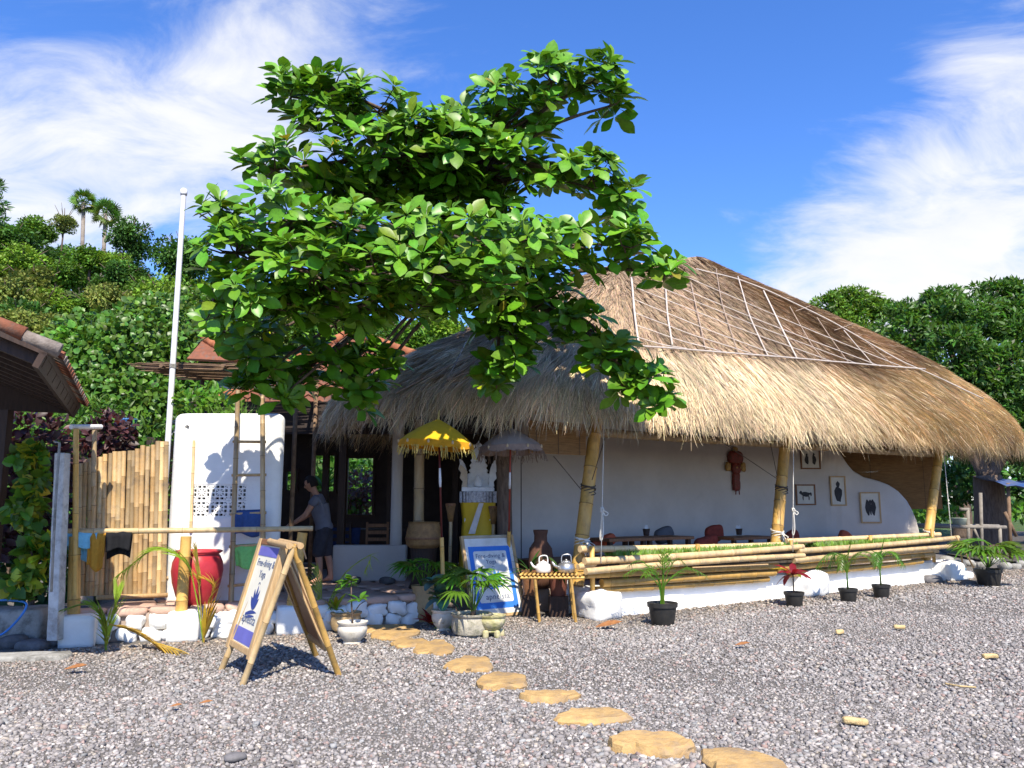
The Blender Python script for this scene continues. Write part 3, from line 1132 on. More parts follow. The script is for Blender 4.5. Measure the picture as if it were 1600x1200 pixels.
# crown lumps: pixel centre, pixel half sizes, depth, half depth
LUMPS = [
    (720, 205, 45, 34, 9.9, .6), (790, 160, 50, 40, 9.9, .6), (862, 128, 45, 40, 10.0, .6), (925, 128, 45, 34, 10.0, .5), (955, 165, 22, 30, 10.0, .35), (840, 180, 42, 30, 10.0, .5),
    (455, 150, 34, 38, 9.3, .5), (520, 138, 50, 32, 9.3, .6), (590, 175, 55, 38, 9.5, .7), (650, 205, 45, 36, 9.7, .7), (500, 185, 40, 35, 9.3, .5),
    (430, 265, 50, 30, 9.0, .6), (500, 255, 62, 36, 9.2, .8), (600, 245, 78, 46, 9.6, .9), (700, 250, 72, 50, 9.8, .9), (785, 245, 62, 42, 9.9, .8), (865, 265, 48, 32, 9.9, .6), (925, 278, 45, 32, 9.9, .5), (975, 315, 26, 36, 9.9, .4),
    (620, 300, 95, 30, 10.2, .6), (720, 305, 60, 26, 10.2, .6),
    (345, 345, 42, 26, 8.8, .5), (370, 395, 60, 40, 8.7, .7), (455, 345, 62, 40, 8.8, .8), (545, 355, 70, 40, 8.7, .8), (640, 360, 72, 40, 8.7, .8), (735, 375, 70, 40, 8.7, .8), (825, 375, 45, 40, 8.9, .6), (900, 385, 60, 34, 9.2, .6), (975, 385, 50, 34, 9.3, .5), (1040, 425, 38, 20, 9.4, .35),
    (335, 465, 34, 46, 8.6, .5), (400, 465, 60, 50, 8.6, .7), (490, 425, 72, 45, 8.4, .7), (590, 430, 72, 40, 8.4, .7), (680, 425, 65, 38, 8.4, .7), (770, 440, 62, 34, 8.5, .6),
    (470, 475, 60, 30, 8.8, .5), (560, 478, 60, 28, 8.9, .5), (640, 470, 55, 26, 8.9, .5), (520, 505, 50, 26, 9.0, .4), (345, 520, 22, 22, 8.6, .3), (400, 535, 36, 36, 8.7, .4), (415, 580, 26, 28, 8.8, .3), (385, 600, 14, 18, 8.8, .2), (705, 412, 50, 36, 9.3, .5), (650, 440, 46, 30, 9.4, .5),  # second-last lump, hidden behind front leaves, is added to shade the yellow umbrella
    (850, 470, 55, 34, 8.8, .5), (905, 510, 45, 34, 8.7, .4), (955, 560, 38, 30, 8.7, .35), (1010, 590, 34, 24, 8.7, .3), (1032, 622, 14, 22, 8.7, .2), (975, 605, 22, 22, 8.7, .2),
    (800, 515, 40, 45, 9.3, .5), (800, 565, 32, 30, 9.3, .4), (775, 590, 20, 22, 9.2, .3),
    (505, 560, 42, 24, 8.2, .35), (575, 565, 46, 26, 8.1, .35), (560, 600, 44, 26, 8.1, .35), (465, 590, 30, 22, 8.2, .3), (560, 635, 16, 14, 8.1, .2), (700, 480, 26, 20, 8.6, .3), (440, 620, 12, 14, 8.2, .2),
    (560, 300, 60, 20, 9.8, .6), (800, 300, 40, 26, 10.1, .5),
    (660, 250, 80, 50, 11.0, .9), (760, 260, 70, 45, 11.2, .9), (600, 330, 90, 40, 10.4, .9), (700, 340, 90, 45, 10.6, .9), (790, 350, 50, 40, 10.5, .7),  # from here, hidden back lumps added to cast shade on the left roof face
    (520, 400, 80, 36, 9.8, .6), (640, 410, 90, 40, 9.9, .8), (740, 420, 80, 40, 10.1, .7), (830, 420, 50, 36, 10.2, .5),
    (660, 450, 50, 30, 9.9, .6), (740, 470, 46, 36, 10.0, .6), (780, 490, 40, 40, 10.1, .6),
]
trunk_top = P(775, 430, 10.8)
mb = MB()
tr_pts = [Vector((-0.12, 12.35, 0.3)), Vector((-0.11, 12.3, 1.2)), Vector((-0.13, 12.15, 2.2)), Vector((-0.15, 11.6, 3.4)), trunk_top]
mb.tube(catmull([tuple(p) for p in tr_pts], 5, closed=False), [0.15, 0.14, .13, .125, .12, .12, .12, .115, .115, .115, .115, .11, .11, .11, .11, .11, .11, .11, .11, .105, .10], n=10)
top2 = P(740, 290, 10.3)
mb.tube(catmull([tuple(trunk_top), tuple(P(760, 360, 10.6)), tuple(top2)], 5, closed=False), [0.11, .105, .10, .095, .09, .085, .08, .075, .07, .06, .05], n=8)
mb.build('trunk', M_BARK, TREE, smooth=True)
pos, axs = [], []
limb = MB()
for (u, v, ru, rv, Y, rY) in LUMPS:
    if (v >= 505 and u > 750) or (u > 840 and v >= 465):
        Y = 10.2
    elif v >= 555 and u > 450:
        Y = 9.6
    elif v >= 505:
        Y = 9.1
    elif Y < 9.0:
        Y -= 0.75
    c = P(u, v, Y)
    ax = ru * Y / FPX
    az = rv * Y / FPX
    # a limb from the nearest fork
    fork = trunk_top if v > 330 else top2
    if v > 400 and u > 700:
        fork = P(790, 470, 10.9)
    mid = fork.lerp(c, 0.5) + Vector((0, 0, 0.22 if v < 500 else 0.35))
    q = catmull([tuple(fork), tuple(mid), tuple(c)], 4, closed=False)
    limb.tube(q, [0.05 - 0.037 * i / (len(q) - 1) for i in range(len(q))], n=5)
    vol = ax * az * rY
    k = int(4 + 8.0 * (ru * rv) / 1000.0 + 14 * vol)
    d = unit(k)
    rad = rng.uniform(0.35, 1.0, k) ** 0.5
    loc = np.array(c) + d * rad[:, None] * np.array([ax, rY, az])
    out = d * np.array([1, 1.0, 0.7])
    a = 0.55 * out + np.array([0.08, -0.30, 0.80]) + rng.normal(0, 0.22, (k, 3))
    pos.append(loc)
    axs.append(a)
    # twigs to about half of the rosettes
    for i in range(0, k, 3):
        limb.tube([c, Vector(loc[i]) * 0.5 + c * 0.5 + Vector((0, 0, -0.03)), Vector(loc[i])], [0.013, 0.010, 0.006], n=4, caps=False)
limb.build('limbs', M_BARK, TREE, smooth=True)
pos = np.concatenate(pos)
axs = np.concatenate(axs)
axs /= np.linalg.norm(axs, axis=1, keepdims=True)
LT_V, LT_F = leaf_template((0.06, 0.30, 0.62, 0.92, 1.0, 0.72, 0.06), w=0.52, droop=0.16, fold=0.22)
Ds, Us, Ls, Os, Cs = [], [], [], [], []
for p, a in zip(pos, axs):
    k = random.randint(7, 10)
    A = Vector(a)
    _, s, u_ = basis(A, (0.3, 0.5, 0.2))
    ph = random.uniform(0, 6.28)
    for j in range(k):
        an = ph + j * 2.399
        el = random.uniform(-0.15, 0.75) if j < k - 2 else random.uniform(0.7, 1.2)
        h = s * math.cos(an) + u_ * math.sin(an)
        d = (h * math.cos(el) + A * math.sin(el)).normalized()
        Ds.append(tuple(d))
        Us.append(tuple((A + Vector((random.gauss(0, .15), random.gauss(0, .15), random.gauss(0, .15))))))
        L = random.uniform(0.13, 0.29) * (0.62 if j >= k - 2 else 1.0)
        L *= min(1.22, max(0.92, p[1] / 8.3))
        Ls.append(L)
        Os.append(tuple(Vector(p) + d * 0.02))
        young = random.random()
        t = random.uniform(0.62, 1.3)
        Cs.append((t * random.uniform(0.85, 1.25) * (1.25 if j >= k - 2 else 1), t * (1.08 if j >= k - 2 else 1), t * random.uniform(0.7, 1.3)))
        if young > 0.988:
            Cs[-1] = random.choice([(3.2, 1.1, 0.9), (4.2, 2.0, 0.9), (2.2, 1.4, 1.0), (2.0, 0.7, 1.2)])
Ds, Us, Ls, Os, Cs = map(np.array, (Ds, Us, Ls, Os, Cs))
Mt = frames(Ds, Us) * Ls[:, None, None]
# keep the gap of sky between the upper and lower tier
uvs = np.array([uv_of(o)[:2] for o in Os])
gap = ((uvs[:, 0] > 806) & (uvs[:, 0] < 868) & (uvs[:, 1] > 292) & (uvs[:, 1] < 338)) | ((uvs[:, 0] > 640) & (uvs[:, 0] < 745) & (uvs[:, 1] > 500) & (uvs[:, 1] < 640))
gap |= uvs[:, 0] < 322 + 10 * np.sin(uvs[:, 1] * 0.11) + 6 * np.sin(uvs[:, 1] * 0.31)
keep = ~gap
Ds, Us, Ls, Os, Cs, Mt = (x[keep] for x in (Ds, Us, Ls, Os, Cs, Mt))
# which leaves show: cast from the eye at each leaf
tris_v = (np.einsum('nij,kj->nki', Mt, LT_V) + Os[:, None, :])
allv = tris_v.reshape(-1, 3)
allf = (LT_F[None] + (np.arange(len(Os)) * len(LT_V))[:, None, None]).reshape(-1, 4)
bvh = BVHTree.FromPolygons([tuple(x) for x in allv.tolist()], [tuple(f) for f in allf.tolist()])
nf = len(LT_F)
eye = Vector((0, 0, EYE))
score = np.zeros(len(Os))
for i in range(len(Os)):
    vis = 0
    for r_ in (7, 10, 13):
        c = Vector(tris_v[i, r_])
        h = bvh.ray_cast(eye, (c - eye).normalized())
        if h[2] is not None and h[2] // nf == i:
            vis += 1
    if vis:
        dv = (Vector(Os[i]) - eye)
        score[i] = vis * Ls[i] ** 2 * abs(Vector(Mt[i][:, 2]).normalized().dot(dv.normalized())) / dv.length ** 2
order = np.argsort(-score)
big = order[:300]
rest = order[300:]
mass('crown', LT_V, LT_F, Mt[rest], Os[rest], Cs[rest], M_ALMOND, TREE, kind='stuff', smooth=True)
variants = []
for i in range(8):
    me = bpy.data.meshes.new('leaf')
    me.from_pydata(LT_V.tolist(), [], LT_F.tolist())
    me.polygons.foreach_set('use_smooth', [True] * len(LT_F))
    ca = me.attributes.new('Col', 'FLOAT_COLOR', 'POINT')
    c = (random.uniform(0.7, 1.35), random.uniform(0.8, 1.2), random.uniform(0.7, 1.2))
    ca.data.foreach_set('color', [x for _ in LT_V for x in (*c, 1.0)])
    me.materials.append(M_ALMOND)
    variants.append(me)
tl_ = Matrix.Translation(-TREE.location)
for n_, i in enumerate(big):
    o = bpy.data.objects.new('leaf', variants[n_ % 8])
    m3 = Matrix([list(r_) for r_ in Mt[i]])
    o.matrix_local = tl_ @ Matrix.Translation(Vector(Os[i])) @ m3.to_4x4()
    link(o, TREE)
print('leaves', len(Os))
# ================================================================== WHITE ROUNDED OUTHOUSE
def boolean_cut(o, cutters):
    for c in cutters:
        md = o.modifiers.new('cut', 'BOOLEAN')
        md.operation = 'DIFFERENCE'
        md.object = c
        md.solver = 'EXACT'
    dg = bpy.context.evaluated_depsgraph_get()
    me = bpy.data.meshes.new_from_object(o.evaluated_get(dg))
    o.modifiers.clear()
    o.data = me
    for c in cutters:
        bpy.data.objects.remove(c)


WH = thing('washroom_block', 'white rounded washroom block with a pierced vent panel and ladder against it', 'outhouse', (-3.8, 11.3, TZ))
import bmesh
W0, W1, WY0, WY1 = P(262, 700, 10.6).x, P(447, 700, 10.6).x, 10.6, 12.1
WZ = P(350, 645, 10.6).z
bm = bmesh.new()
bmesh.ops.create_cube(bm, size=1.0)
for v in bm.verts:
    v.co = Vector(((W0 + W1) / 2 + v.co.x * (W1 - W0), (WY0 + WY1) / 2 + v.co.y * (WY1 - WY0), (TZ + WZ) / 2 + v.co.z * (WZ - TZ)))
for v in bm.verts:
    if v.co.y > WY1 - 0.1 and v.co.x > (W0 + W1) / 2:
        v.co.x -= 0.62
ed = [e for e in bm.edges if abs(e.verts[0].co.z - e.verts[1].co.z) > 1]
bmesh.ops.bevel(bm, geom=ed, offset=0.24, segments=8, affect='EDGES', profile=0.5)
ed = [e for e in bm.edges if e.verts[0].co.z > WZ - 0.01 and e.verts[1].co.z > WZ - 0.01 and len(e.link_faces) == 2 and any(abs(f.normal.z) < 0.5 for f in e.link_faces)]
bmesh.ops.bevel(bm, geom=ed, offset=0.09, segments=5, affect='EDGES', profile=0.5)
me = bpy.data.meshes.new('wall')
for v in bm.verts:
    v.co -= WH.location
bm.to_mesh(me)
bm.free()
me.polygons.foreach_set('use_smooth', [True] * len(me.polygons))
me.materials.append(M_WHITE)
wall = bpy.data.objects.new('wall', me)
link(wall, WH)
bpy.context.view_layer.update()
# opening for the pierced panel and a small round hole
VX0, VX1, VZ0, VZ1 = P(300, 780, WY0).x, P(385, 780, WY0).x, P(340, 808, WY0).z, P(340, 757, WY0).z
cut = MB().box(((VX0 + VX1) / 2, WY0, (VZ0 + VZ1) / 2), (VX1 - VX0, 0.22, VZ1 - VZ0)).build('cut_a', M_WHITE)
hp = P(292, 668, WY0)
cut2 = MB().lathe([(0.032, -0.1), (0.032, 0.1)], hp, n=12, axis=(0.2, 1, 0.35)).build('cut_b', M_WHITE)
bpy.context.view_layer.update()
boolean_cut(wall, [cut, cut2])
try:
    wall.data.set_sharp_from_angle(angle=R(40))
except Exception:
    pass
MB().box(((VX0 + VX1) / 2, WY0 + 0.098, (VZ0 + VZ1) / 2), (VX1 - VX0 - 0.004, 0.012, VZ1 - VZ0 - 0.004)).build('vent_shade_sheet', mat('vent_shade_black', (0.012, 0.011, 0.010), rough=1.0), WH)  # near-black sheet puts the shade behind the pierced blocks into colour
# pierced blocks: three across, two high
bw, bh = (VX1 - VX0) / 3, (VZ1 - VZ0) / 2
pb = MB()
T = 0.045
e_ = 0.006
for sx in (-1, 1):
    pb.box((sx * (bw / 2 - 0.009), 0, 0), (0.016, T, bh - 0.003))
    pb.box((0, 0, sx * (bh / 2 - 0.009)), (bw - 0.036, T * 0.98, 0.016))
for sx in (-0.25, 0.0, 0.25):
    pb.box((sx * bw, 0, 0), (0.017, T * 0.94, bh - 0.036))
    pb.box((0, 0, sx * bh), (bw - 0.036, T * 0.90, 0.017))
for (a, b) in ((1, 1), (1, -1), (-1, 1), (-1, -1)):
    pb.box((a * bw * 0.125, 0, b * bh * 0.125), (0.014, T * 0.86, 0.07), rot=Matrix.Rotation(R(45) * a * b, 3, 'Y'))
    pb.box((a * bw * 0.375, 0, b * bh * 0.375), (0.012, T * 0.84, 0.05), rot=Matrix.Rotation(R(45) * a * b, 3, 'Y'))
bme = mesh_of(pb, 'vent_block', M_WHITE)
for i in range(3):
    for j in range(2):
        piece('vent_block', bme, WH, (VX0 + bw * (i + 0.5), WY0 + 0.03, VZ0 + bh * (j + 0.5)))

# leaves growing on its flat roof
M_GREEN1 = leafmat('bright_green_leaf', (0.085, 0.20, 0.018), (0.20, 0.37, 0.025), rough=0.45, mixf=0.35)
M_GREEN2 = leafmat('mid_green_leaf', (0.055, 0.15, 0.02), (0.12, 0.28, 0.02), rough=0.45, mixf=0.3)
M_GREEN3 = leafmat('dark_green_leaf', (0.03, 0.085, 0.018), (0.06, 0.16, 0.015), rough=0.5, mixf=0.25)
M_PURPLE = leafmat('purple_brown_leaf', (0.07, 0.03, 0.032), (0.12, 0.03, 0.025), rough=0.45, mixf=0.25)
M_YELLOWG = leafmat('yellow_green_leaf', (0.34, 0.36, 0.02), (0.50, 0.50, 0.03), rough=0.4, mixf=0.35)
M_STRAWLEAF = leafmat('yellowing_frond', (0.42, 0.36, 0.05), (0.55, 0.45, 0.05), rough=0.45, mixf=0.3)
M_FAN = leafmat('fan_palm_leaf', (0.085, 0.20, 0.018), (0.20, 0.37, 0.025), rough=0.36, mixf=0.3)
M_RED = leafmat('crimson_leaf', (0.22, 0.018, 0.025), (0.45, 0.03, 0.03), rough=0.35, mixf=0.3)
M_BLUEG = leafmat('blue_green_leaf', (0.10, 0.20, 0.13), (0.12, 0.26, 0.12), rough=0.55, mixf=0.2)
LT2_V, LT2_F = leaf_template((0.1, 0.85, 1.0, 0.05), w=0.55, droop=0.2, fold=0.25)
LTN_V, LTN_F = leaf_template((0.3, 1.0, 0.8, 0.05), w=0.22, droop=0.35, fold=0.3)


def bush(name, lumps, n, size, material, parent, tint=(0.7, 1.3), template=(LT2_V, LT2_F), upbias=0.5, kind=None, shell=0.55, hue=0.12):
    """foliage of many single leaves spread through ellipsoids (centre, radii)"""
    vols = np.array([max(r[0] * r[1], r[0] * r[2]) for _, r in lumps]) ** 1.0
    ks = rng.multinomial(n, vols / vols.sum())
    L, D, U, C = [], [], [], []
    for (c, r), k in zip(lumps, ks):
        d = unit(k)
        rad = rng.uniform(shell ** 3, 1, k) ** (1 / 3)
        L.append(np.array(c) + d * rad[:, None] * np.array(r))
        dd = d + rng.normal(0, 0.6, (k, 3)) + np.array([0, 0, upbias * 0.2])
        D.append(dd)
        U.append(d * 0.7 + np.array([0.1, -0.2, upbias]) + rng.normal(0, 0.35, (k, 3)))
        t = rng.uniform(tint[0], tint[1], (k, 1))
        C.append(t * (1 + rng.normal(0, hue, (k, 3))))
    L, D, U, C = map(np.concatenate, (L, D, U, C))
    s = rng.uniform(size * 0.7, size * 1.3, len(L))
    return mass(name, template[0], template[1], frames(D, U) * s[:, None, None], L, np.clip(C, 0.05, 3), material, parent, kind=kind, smooth=False)


RP = thing('rooftop_plants', 'leafy green plants growing on top of the white washroom block', 'plants', (-3.8, 11.2, WZ))
bush('foliage', [((P(300, 628, 11.2)), (0.30, 0.25, 0.14)), ((P(345, 634, 11.3)), (0.32, 0.25, 0.10)), ((P(330, 618, 11.4)), (0.2, 0.2, 0.15))], 380, 0.10, M_GREEN1, RP)
g = MB()
for i in range(60):
    b = Vector((random.uniform(-4.3, -3.5), random.uniform(10.9, 11.6), WZ - 0.01))
    g.leaf(b, (random.gauss(0, .4), random.gauss(0, .4), 1), (0, -1, 0.2), random.uniform(0.12, 0.3), 0.012, droop=random.uniform(0, 0.5))
colour_attr(g.build('grass_blades', M_GREEN1, RP, smooth=True))

# bamboo pole standing against the white wall
bamboo('bamboo_pole', P(298, 830, WY0 - 0.03), P(303, 688, WY0 - 0.03), 0.020, BAM_P, None, seg=0.3)
tag(bpy.data.objects['bamboo_pole'], 'thin pale bamboo pole upright beside the vent panel of the white block', 'pole')

# ladder leaning on the block
LD = thing('bamboo_ladder', 'bamboo ladder leaning on the white washroom block', 'ladder', P(375, 938, 10.3))
la0, la1 = P(361, 940, 10.25), P(372, 610, 10.53)
lb0, lb1 = P(411, 935, 10.28), P(410, 612, 10.53)
bamboo('rail', la0, la1, 0.034, BAM_G, LD, seg=0.4)
bamboo('rail', lb0, lb1, 0.034, BAM_G, LD, seg=0.4)
for v in (695, 748, 808, 857, 915):
    t = (v - 612) / (938 - 612)
    a, b = la1.lerp(la0, t), lb1.lerp(lb0, t)
    d = (b - a).normalized()
    MB().tube([a - d * 0.045, b + d * 0.045], 0.019, n=7).build('rung', M_WOOD_L, LD, smooth=True)


def cloth(name, label, top_l, top_r, drop_f, drop_b, material, nx=14, ny=12, fold=0.018, depth=0.05, skew=0.0, group=None, cat='cloth'):
    """a cloth hung over a rail from top_l to top_r; front falls drop_f, back drop_b"""
    top_l, top_r = Vector(top_l), Vector(top_r)
    d = (top_r - top_l)
    nrm = Vector((d.y, -d.x, 0)).normalized()
    if nrm.y > 0:
        nrm = -nrm
    vs, fs = [], []
    sd = random.uniform(0, 50)
    rowsN = 2 * ny + 1
    for j in range(rowsN):
        s = (j - ny) / ny
        for i in range(nx + 1):
            t = i / nx
            dr = (drop_f if s < 0 else drop_b) * abs(s) ** 1.0 * (1 + 0.10 * math.sin(t * 5 + sd))
            side = nrm * (depth * (1 if s < 0 else -1) * min(1, abs(s) * 5))
            w = fold * min(1, abs(s) * 3) * (math.sin(t * 9 + sd + s) + 0.6 * math.sin(t * 17 + sd * 2))
            p = top_l + d * (0.5 + (t - 0.5) * (1 - 0.10 * abs(s))) + side + nrm * w + Vector((0, 0, 0.022 * (1 - min(1, abs(s) * 4)) - dr)) + d * (skew * abs(s))
            vs.append(p)
    for j in range(rowsN - 1):
        for i in range(nx):
            a = j * (nx + 1) + i
            fs.append((a, a + 1, a + nx + 2, a + nx + 1))
    mb = MB()
    mb.add(vs, fs)
    o = mb.build(name, material, smooth=True)
    sol = o.modifiers.new('thick', 'SOLIDIFY')
    sol.thickness = 0.004
    return tag(o, label, cat, group)


def fabric(name, c):
    return mat('cloth_' + name, c, tuple(x * 0.8 for x in c), scale=30, rough=0.95, bump=0.3, bscale=160, spec=0.1)


def lerp_ladder(v):
    t = (v - 612) / (938 - 612)
    return la1.lerp(la0, t), lb1.lerp(lb0, t)


a, b = lerp_ladder(805)
cloth('towel', 'blue towel hung over a rung of the bamboo ladder', a.lerp(b, 0.06), a.lerp(b, 0.97), 0.30, 0.24, fabric('blue', (0.045, 0.085, 0.22)), depth=0.035, cat='towel')
a, b = lerp_ladder(857)
cloth('towel', 'small bright green cloth hung low on the bamboo ladder', a.lerp(b, 0.05), a.lerp(b, 0.82), 0.27, 0.2, fabric('green', (0.22, 0.55, 0.16)), depth=0.035, skew=0.08, cat='towel')

# ================================================================== FLAG POLE / WHITE PIPE
fp = MB()
f0 = P(259, 745, 11.0)
ft = Vector((f0.x, f0.y, P(281, 302, 11.0).z))
f0 = Vector((f0.x, f0.y, TZ - 0.05))
fp.tube([f0, ft], [0.042, 0.036], n=12)
FPO = thing('pipe_pole', 'tall white pipe pole rising above the bamboo gate', 'pole', f0)
fp.build('pipe', M_PVC, FPO, smooth=True, autosmooth=60)
MB().lathe([(0.045, -0.03), (0.05, 0.0), (0.05, 0.05), (0.03, 0.07), (0.0, 0.072)], ft, n=12).build('cap', M_PVC, FPO, smooth=True)
bandz = P(262, 572, 11.0).z
MB().lathe([(0.043, -0.03), (0.046, -0.03), (0.046, 0.03), (0.043, 0.03)], (f0.x, f0.y, bandz), n=12).build('collar', M_CONC, FPO)

# ================================================================== STICK PERGOLA ROOF behind
PG = thing('stick_awning', 'flat brown awning of thin sticks behind the white pole', 'awning', (-4.3, 12.2, TZ))
M_STICK = mat('brown_stick', (0.22, 0.14, 0.085), (0.12, 0.075, 0.045), scale=9, rough=0.85)
st = MB()
zc = P(340, 578, 12.2).z
for i in range(150):
    x0 = -5.45 + random.uniform(-0.22, 0.25)
    y = 11.5 + i * 0.0115 + random.uniform(-0.01, 0.01)
    z = zc + random.uniform(-0.05, 0.05) + (y - 12.2) * 0.05
    x1 = random.uniform(-3.5, -3.0)
    st.tube([(x0, y, z), ((x0 + x1) / 2, y + random.uniform(-.03, .03), z - 0.04), (x1, y, z + random.uniform(-.03, .03))], 0.008, n=4, caps=False)
st.build('sticks', M_STICK, PG, kind='stuff')
for x in (-5.1, -4.2, -3.3):
    MB().tube([(x, 11.4, zc - 0.07), (x, 13.3, zc + 0.03)], 0.03, n=6).build('batten', M_STICK, PG)
for x, y in ((-5.15, 13.1), (-3.25, 13.1), (-5.15, 11.9), (-3.25, 11.9)):
    MB().tube([(x, y, TZ), (x, y, zc)], 0.035, n=7).build('post', M_STICK, PG, smooth=True)

# ================================================================== BAMBOO GATE
GT = thing('bamboo_gate', 'gate of upright split bamboo culms between grey post and white block', 'gate', P(190, 930, 10.4))
gx = np.linspace(124, 258, 19)
tops = [724, 722, 717, 714, 712, 711, 708, 707, 706, 704, 703, 706, 702, 697, 699, 694, 691, 690, 688]
g0, g1 = P(120, 930, 9.55), P(262, 928, 10.05)
for i, (u, tp) in enumerate(zip(gx, tops)):
    t = (u - 120) / 142
    Yd = 10.15 + 0.45 * t
    a = P(u - 3 + random.uniform(-1, 1), 931, Yd)
    a.z = max(a.z, TZ + 0.01)
    b = P(u + 3 + random.uniform(-1.5, 1.5), tp + random.uniform(-2, 2), Yd)
    bamboo('culm', a, b, random.uniform(0.031, 0.038), random.choice([BAM_F, BAM_F, BAM_P, BAM_G]), GT, seg=0.42, bend=0.004, n=9)
for v in (760, 905):
    bamboo('crossbar', P(118, v, 10.22), P(264, v - 2, 10.67), 0.028, BAM_G, GT)
MB().tube([P(150, 934, 10.1), P(262, 930, 10.5)], 0.03, n=7).build('sill', M_WOOD_L, GT, smooth=True)

# concrete post and shower pipe at the far left
CP = thing('concrete_post', 'leaning weathered white concrete post at the left of the bamboo gate', 'post', P(92, 955, 9.0))
rp = MB()
a, b = P(86, 1000, 9.1), P(98, 708, 9.2)
n_ = 16
ring = []
for i in range(n_ + 1):
    t = i / n_
    c = a.lerp(b, t)
    w = 0.058 + 0.006 * noise3((t * 5, 0, 0), 3)
    ring.append([c + Vector((sx * w + 0.006 * noise3((t * 9, sx, sy), 4), sy * 0.07, 0)) for sx, sy in ((-1, -1), (1, -1), (1, 1), (-1, 1))])
vs = [p for r_ in ring for p in r_]
fs = [(i * 4 + k, i * 4 + (k + 1) % 4, i * 4 + 4 + (k + 1) % 4, i * 4 + 4 + k) for i in range(n_) for k in range(4)] + [(3, 2, 1, 0), tuple(n_ * 4 + k for k in range(4))]
rp.add(vs, fs)
rp.build('shaft', M_CONC_W, CP, bevel=0.012)
MB().tube([P(80, 925, 8.86), P(86, 800, 8.88), P(93, 692, 8.9), P(85, 690, 8.9)], 0.014, n=7).build('pipe', M_CONC, CP, smooth=True)
SH = thing('shower_post', 'bamboo post topped with a short white pipe beside the gate', 'post', P(118, 930, 9.3))
bamboo('post', P(117, 936, 9.32), P(119, 670, 9.32), 0.033, BAM_Y, SH, seg=0.5)
bamboo('post', P(146, 760, 9.7), P(148, 672, 9.7), 0.03, BAM_G, SH, seg=0.4)
MB().tube([P(111, 667, 9.28), P(158, 667, 9.7)], 0.03, n=9).build('pipe', M_PVC, SH, smooth=True, autosmooth=60)

# ================================================================== RAIL IN FRONT
RL = thing('bamboo_rail', 'bamboo rail on three posts along the terrace edge', 'railing', P(280, 1000, 9.2))
ppos = []
for (u, v, ut, vt, bw_, Yp) in ((113, 1011, 117, 838, 0.34, 8.86), (279, 1003, 291, 838, 0.32, 9.22), (450, 992, 473, 832, 0.32, 9.70)):
    bpt = G(u, v)
    Yp = bpt.y + 0.12
    c = Vector((bpt.x, Yp, 0))
    rough_block('footing', (c.x, c.y, -0.02), (bw_ * 1.1, bw_, 0.36), M_WHITE, RL, rotz=0.3, amp=0.015, scale=4, cuts=5, seed=u, roundness=0.12)
    top = P(ut, vt, Yp)
    bamboo('post', (P(u + (2 if u < 200 else 4), 966 if u < 200 else 958, Yp)), top, 0.068, BAM_Y, RL, seg=0.45, n=12)
    ppos.append(top)
bamboo('handrail', ppos[0] + Vector((-0.1, -0.02, 0.055)), ppos[2] + Vector((0.12, 0.02, 0.05)), 0.036, BAM_P, RL, seg=0.42, n=10, bend=0.003)


def rail_pt(u):
    a, b = ppos[0] + Vector((-0.1, -0.02, 0.055)), ppos[2] + Vector((0.12, 0.02, 0.05))
    t = (u - 106) / (484 - 106)
    return a.lerp(b, t)


cloth('tshirt', 'light blue shirt hung over the left end of the bamboo rail', rail_pt(108), rail_pt(152), 0.18, 0.32, fabric('lightblue', (0.22, 0.52, 0.68)), depth=0.045, cat='shirt')
cloth('shorts', 'mustard yellow shorts hung on the bamboo rail', rail_pt(139), rail_pt(164), 0.42, 0.3, fabric('mustard', (0.52, 0.25, 0.035)), depth=0.05, cat='shorts')
cloth('swim_shorts', 'black swim shorts hung on the bamboo rail beside the mustard ones', rail_pt(164), rail_pt(202), 0.22, 0.30, fabric('black', (0.018, 0.018, 0.02)), depth=0.05, cat='shorts')

# ================================================================== RED JAR
JR = thing('red_jar', 'large glossy red clay jar on the terrace behind the rail', 'jar', P(305, 952, 10.12))
jc = P(305, 950, 10.12)
jc.z = TZ
hj, rj = 0.66, 0.30
prof_j = [(0.15, 0.0), (0.18, 0.02), (0.235, 0.12), (0.285, 0.28), (0.305, 0.42), (0.295, 0.53), (0.265, 0.60), (0.245, 0.625), (0.285, 0.65), (0.29, 0.665), (0.27, 0.675), (0.235, 0.66), (0.22, 0.60), (0.25, 0.4), (0.18, 0.05), (0.0, 0.04)]
MB().lathe(prof_j, jc, n=36).build('body', mat('red_glaze', (0.44, 0.035, 0.045), (0.36, 0.025, 0.035), scale=4, rough=0.38, bump=0.08, bscale=20), JR, smooth=True)

# ================================================================== PAVILION ROOF CORNER far left
PV = thing('tiled_pavilion', 'corner of a dark pavilion roof with mossy terracotta verge tiles', 'pavilion', (-5.6, 8.4, 0))
en, ef = P(72, 556, 6.5), P(124, 634, 10.2)
ef.z = en.z - 0.02
ed_ = (ef - en).normalized()
upv = Vector((-ed_.y, ed_.x, 0))
if upv.x > 0:
    upv = -upv
rise = 0.40
wv = (upv + Vector((0, 0, rise))).normalized()
nrm_ = ed_.cross(wv).normalized()
if nrm_.z < 0:
    nrm_ = -nrm_
Lw = 3.2
mb = MB()
mb.prism([en, ef, ef + wv * Lw, en + wv * Lw], nrm_ * 0.05)
mb.build('roof', M_WOOD_D, PV)
for i in range(9):
    p = en.lerp(ef, (i + 0.3) / 9)
    MB().box(p + wv * (Lw / 2) - nrm_ * 0.045, (0.07, Lw, 0.09), rot=Matrix((ed_, wv, nrm_)).transposed()).build('rafter', M_WOOD_D, PV)
MB().box(en.lerp(ef, 0.5) + wv * 0.03 - nrm_ * 0.05, ((ef - en).length, 0.05, 0.14), rot=Matrix((ed_, wv, nrm_)).transposed()).build('fascia', M_WOOD_D, PV)
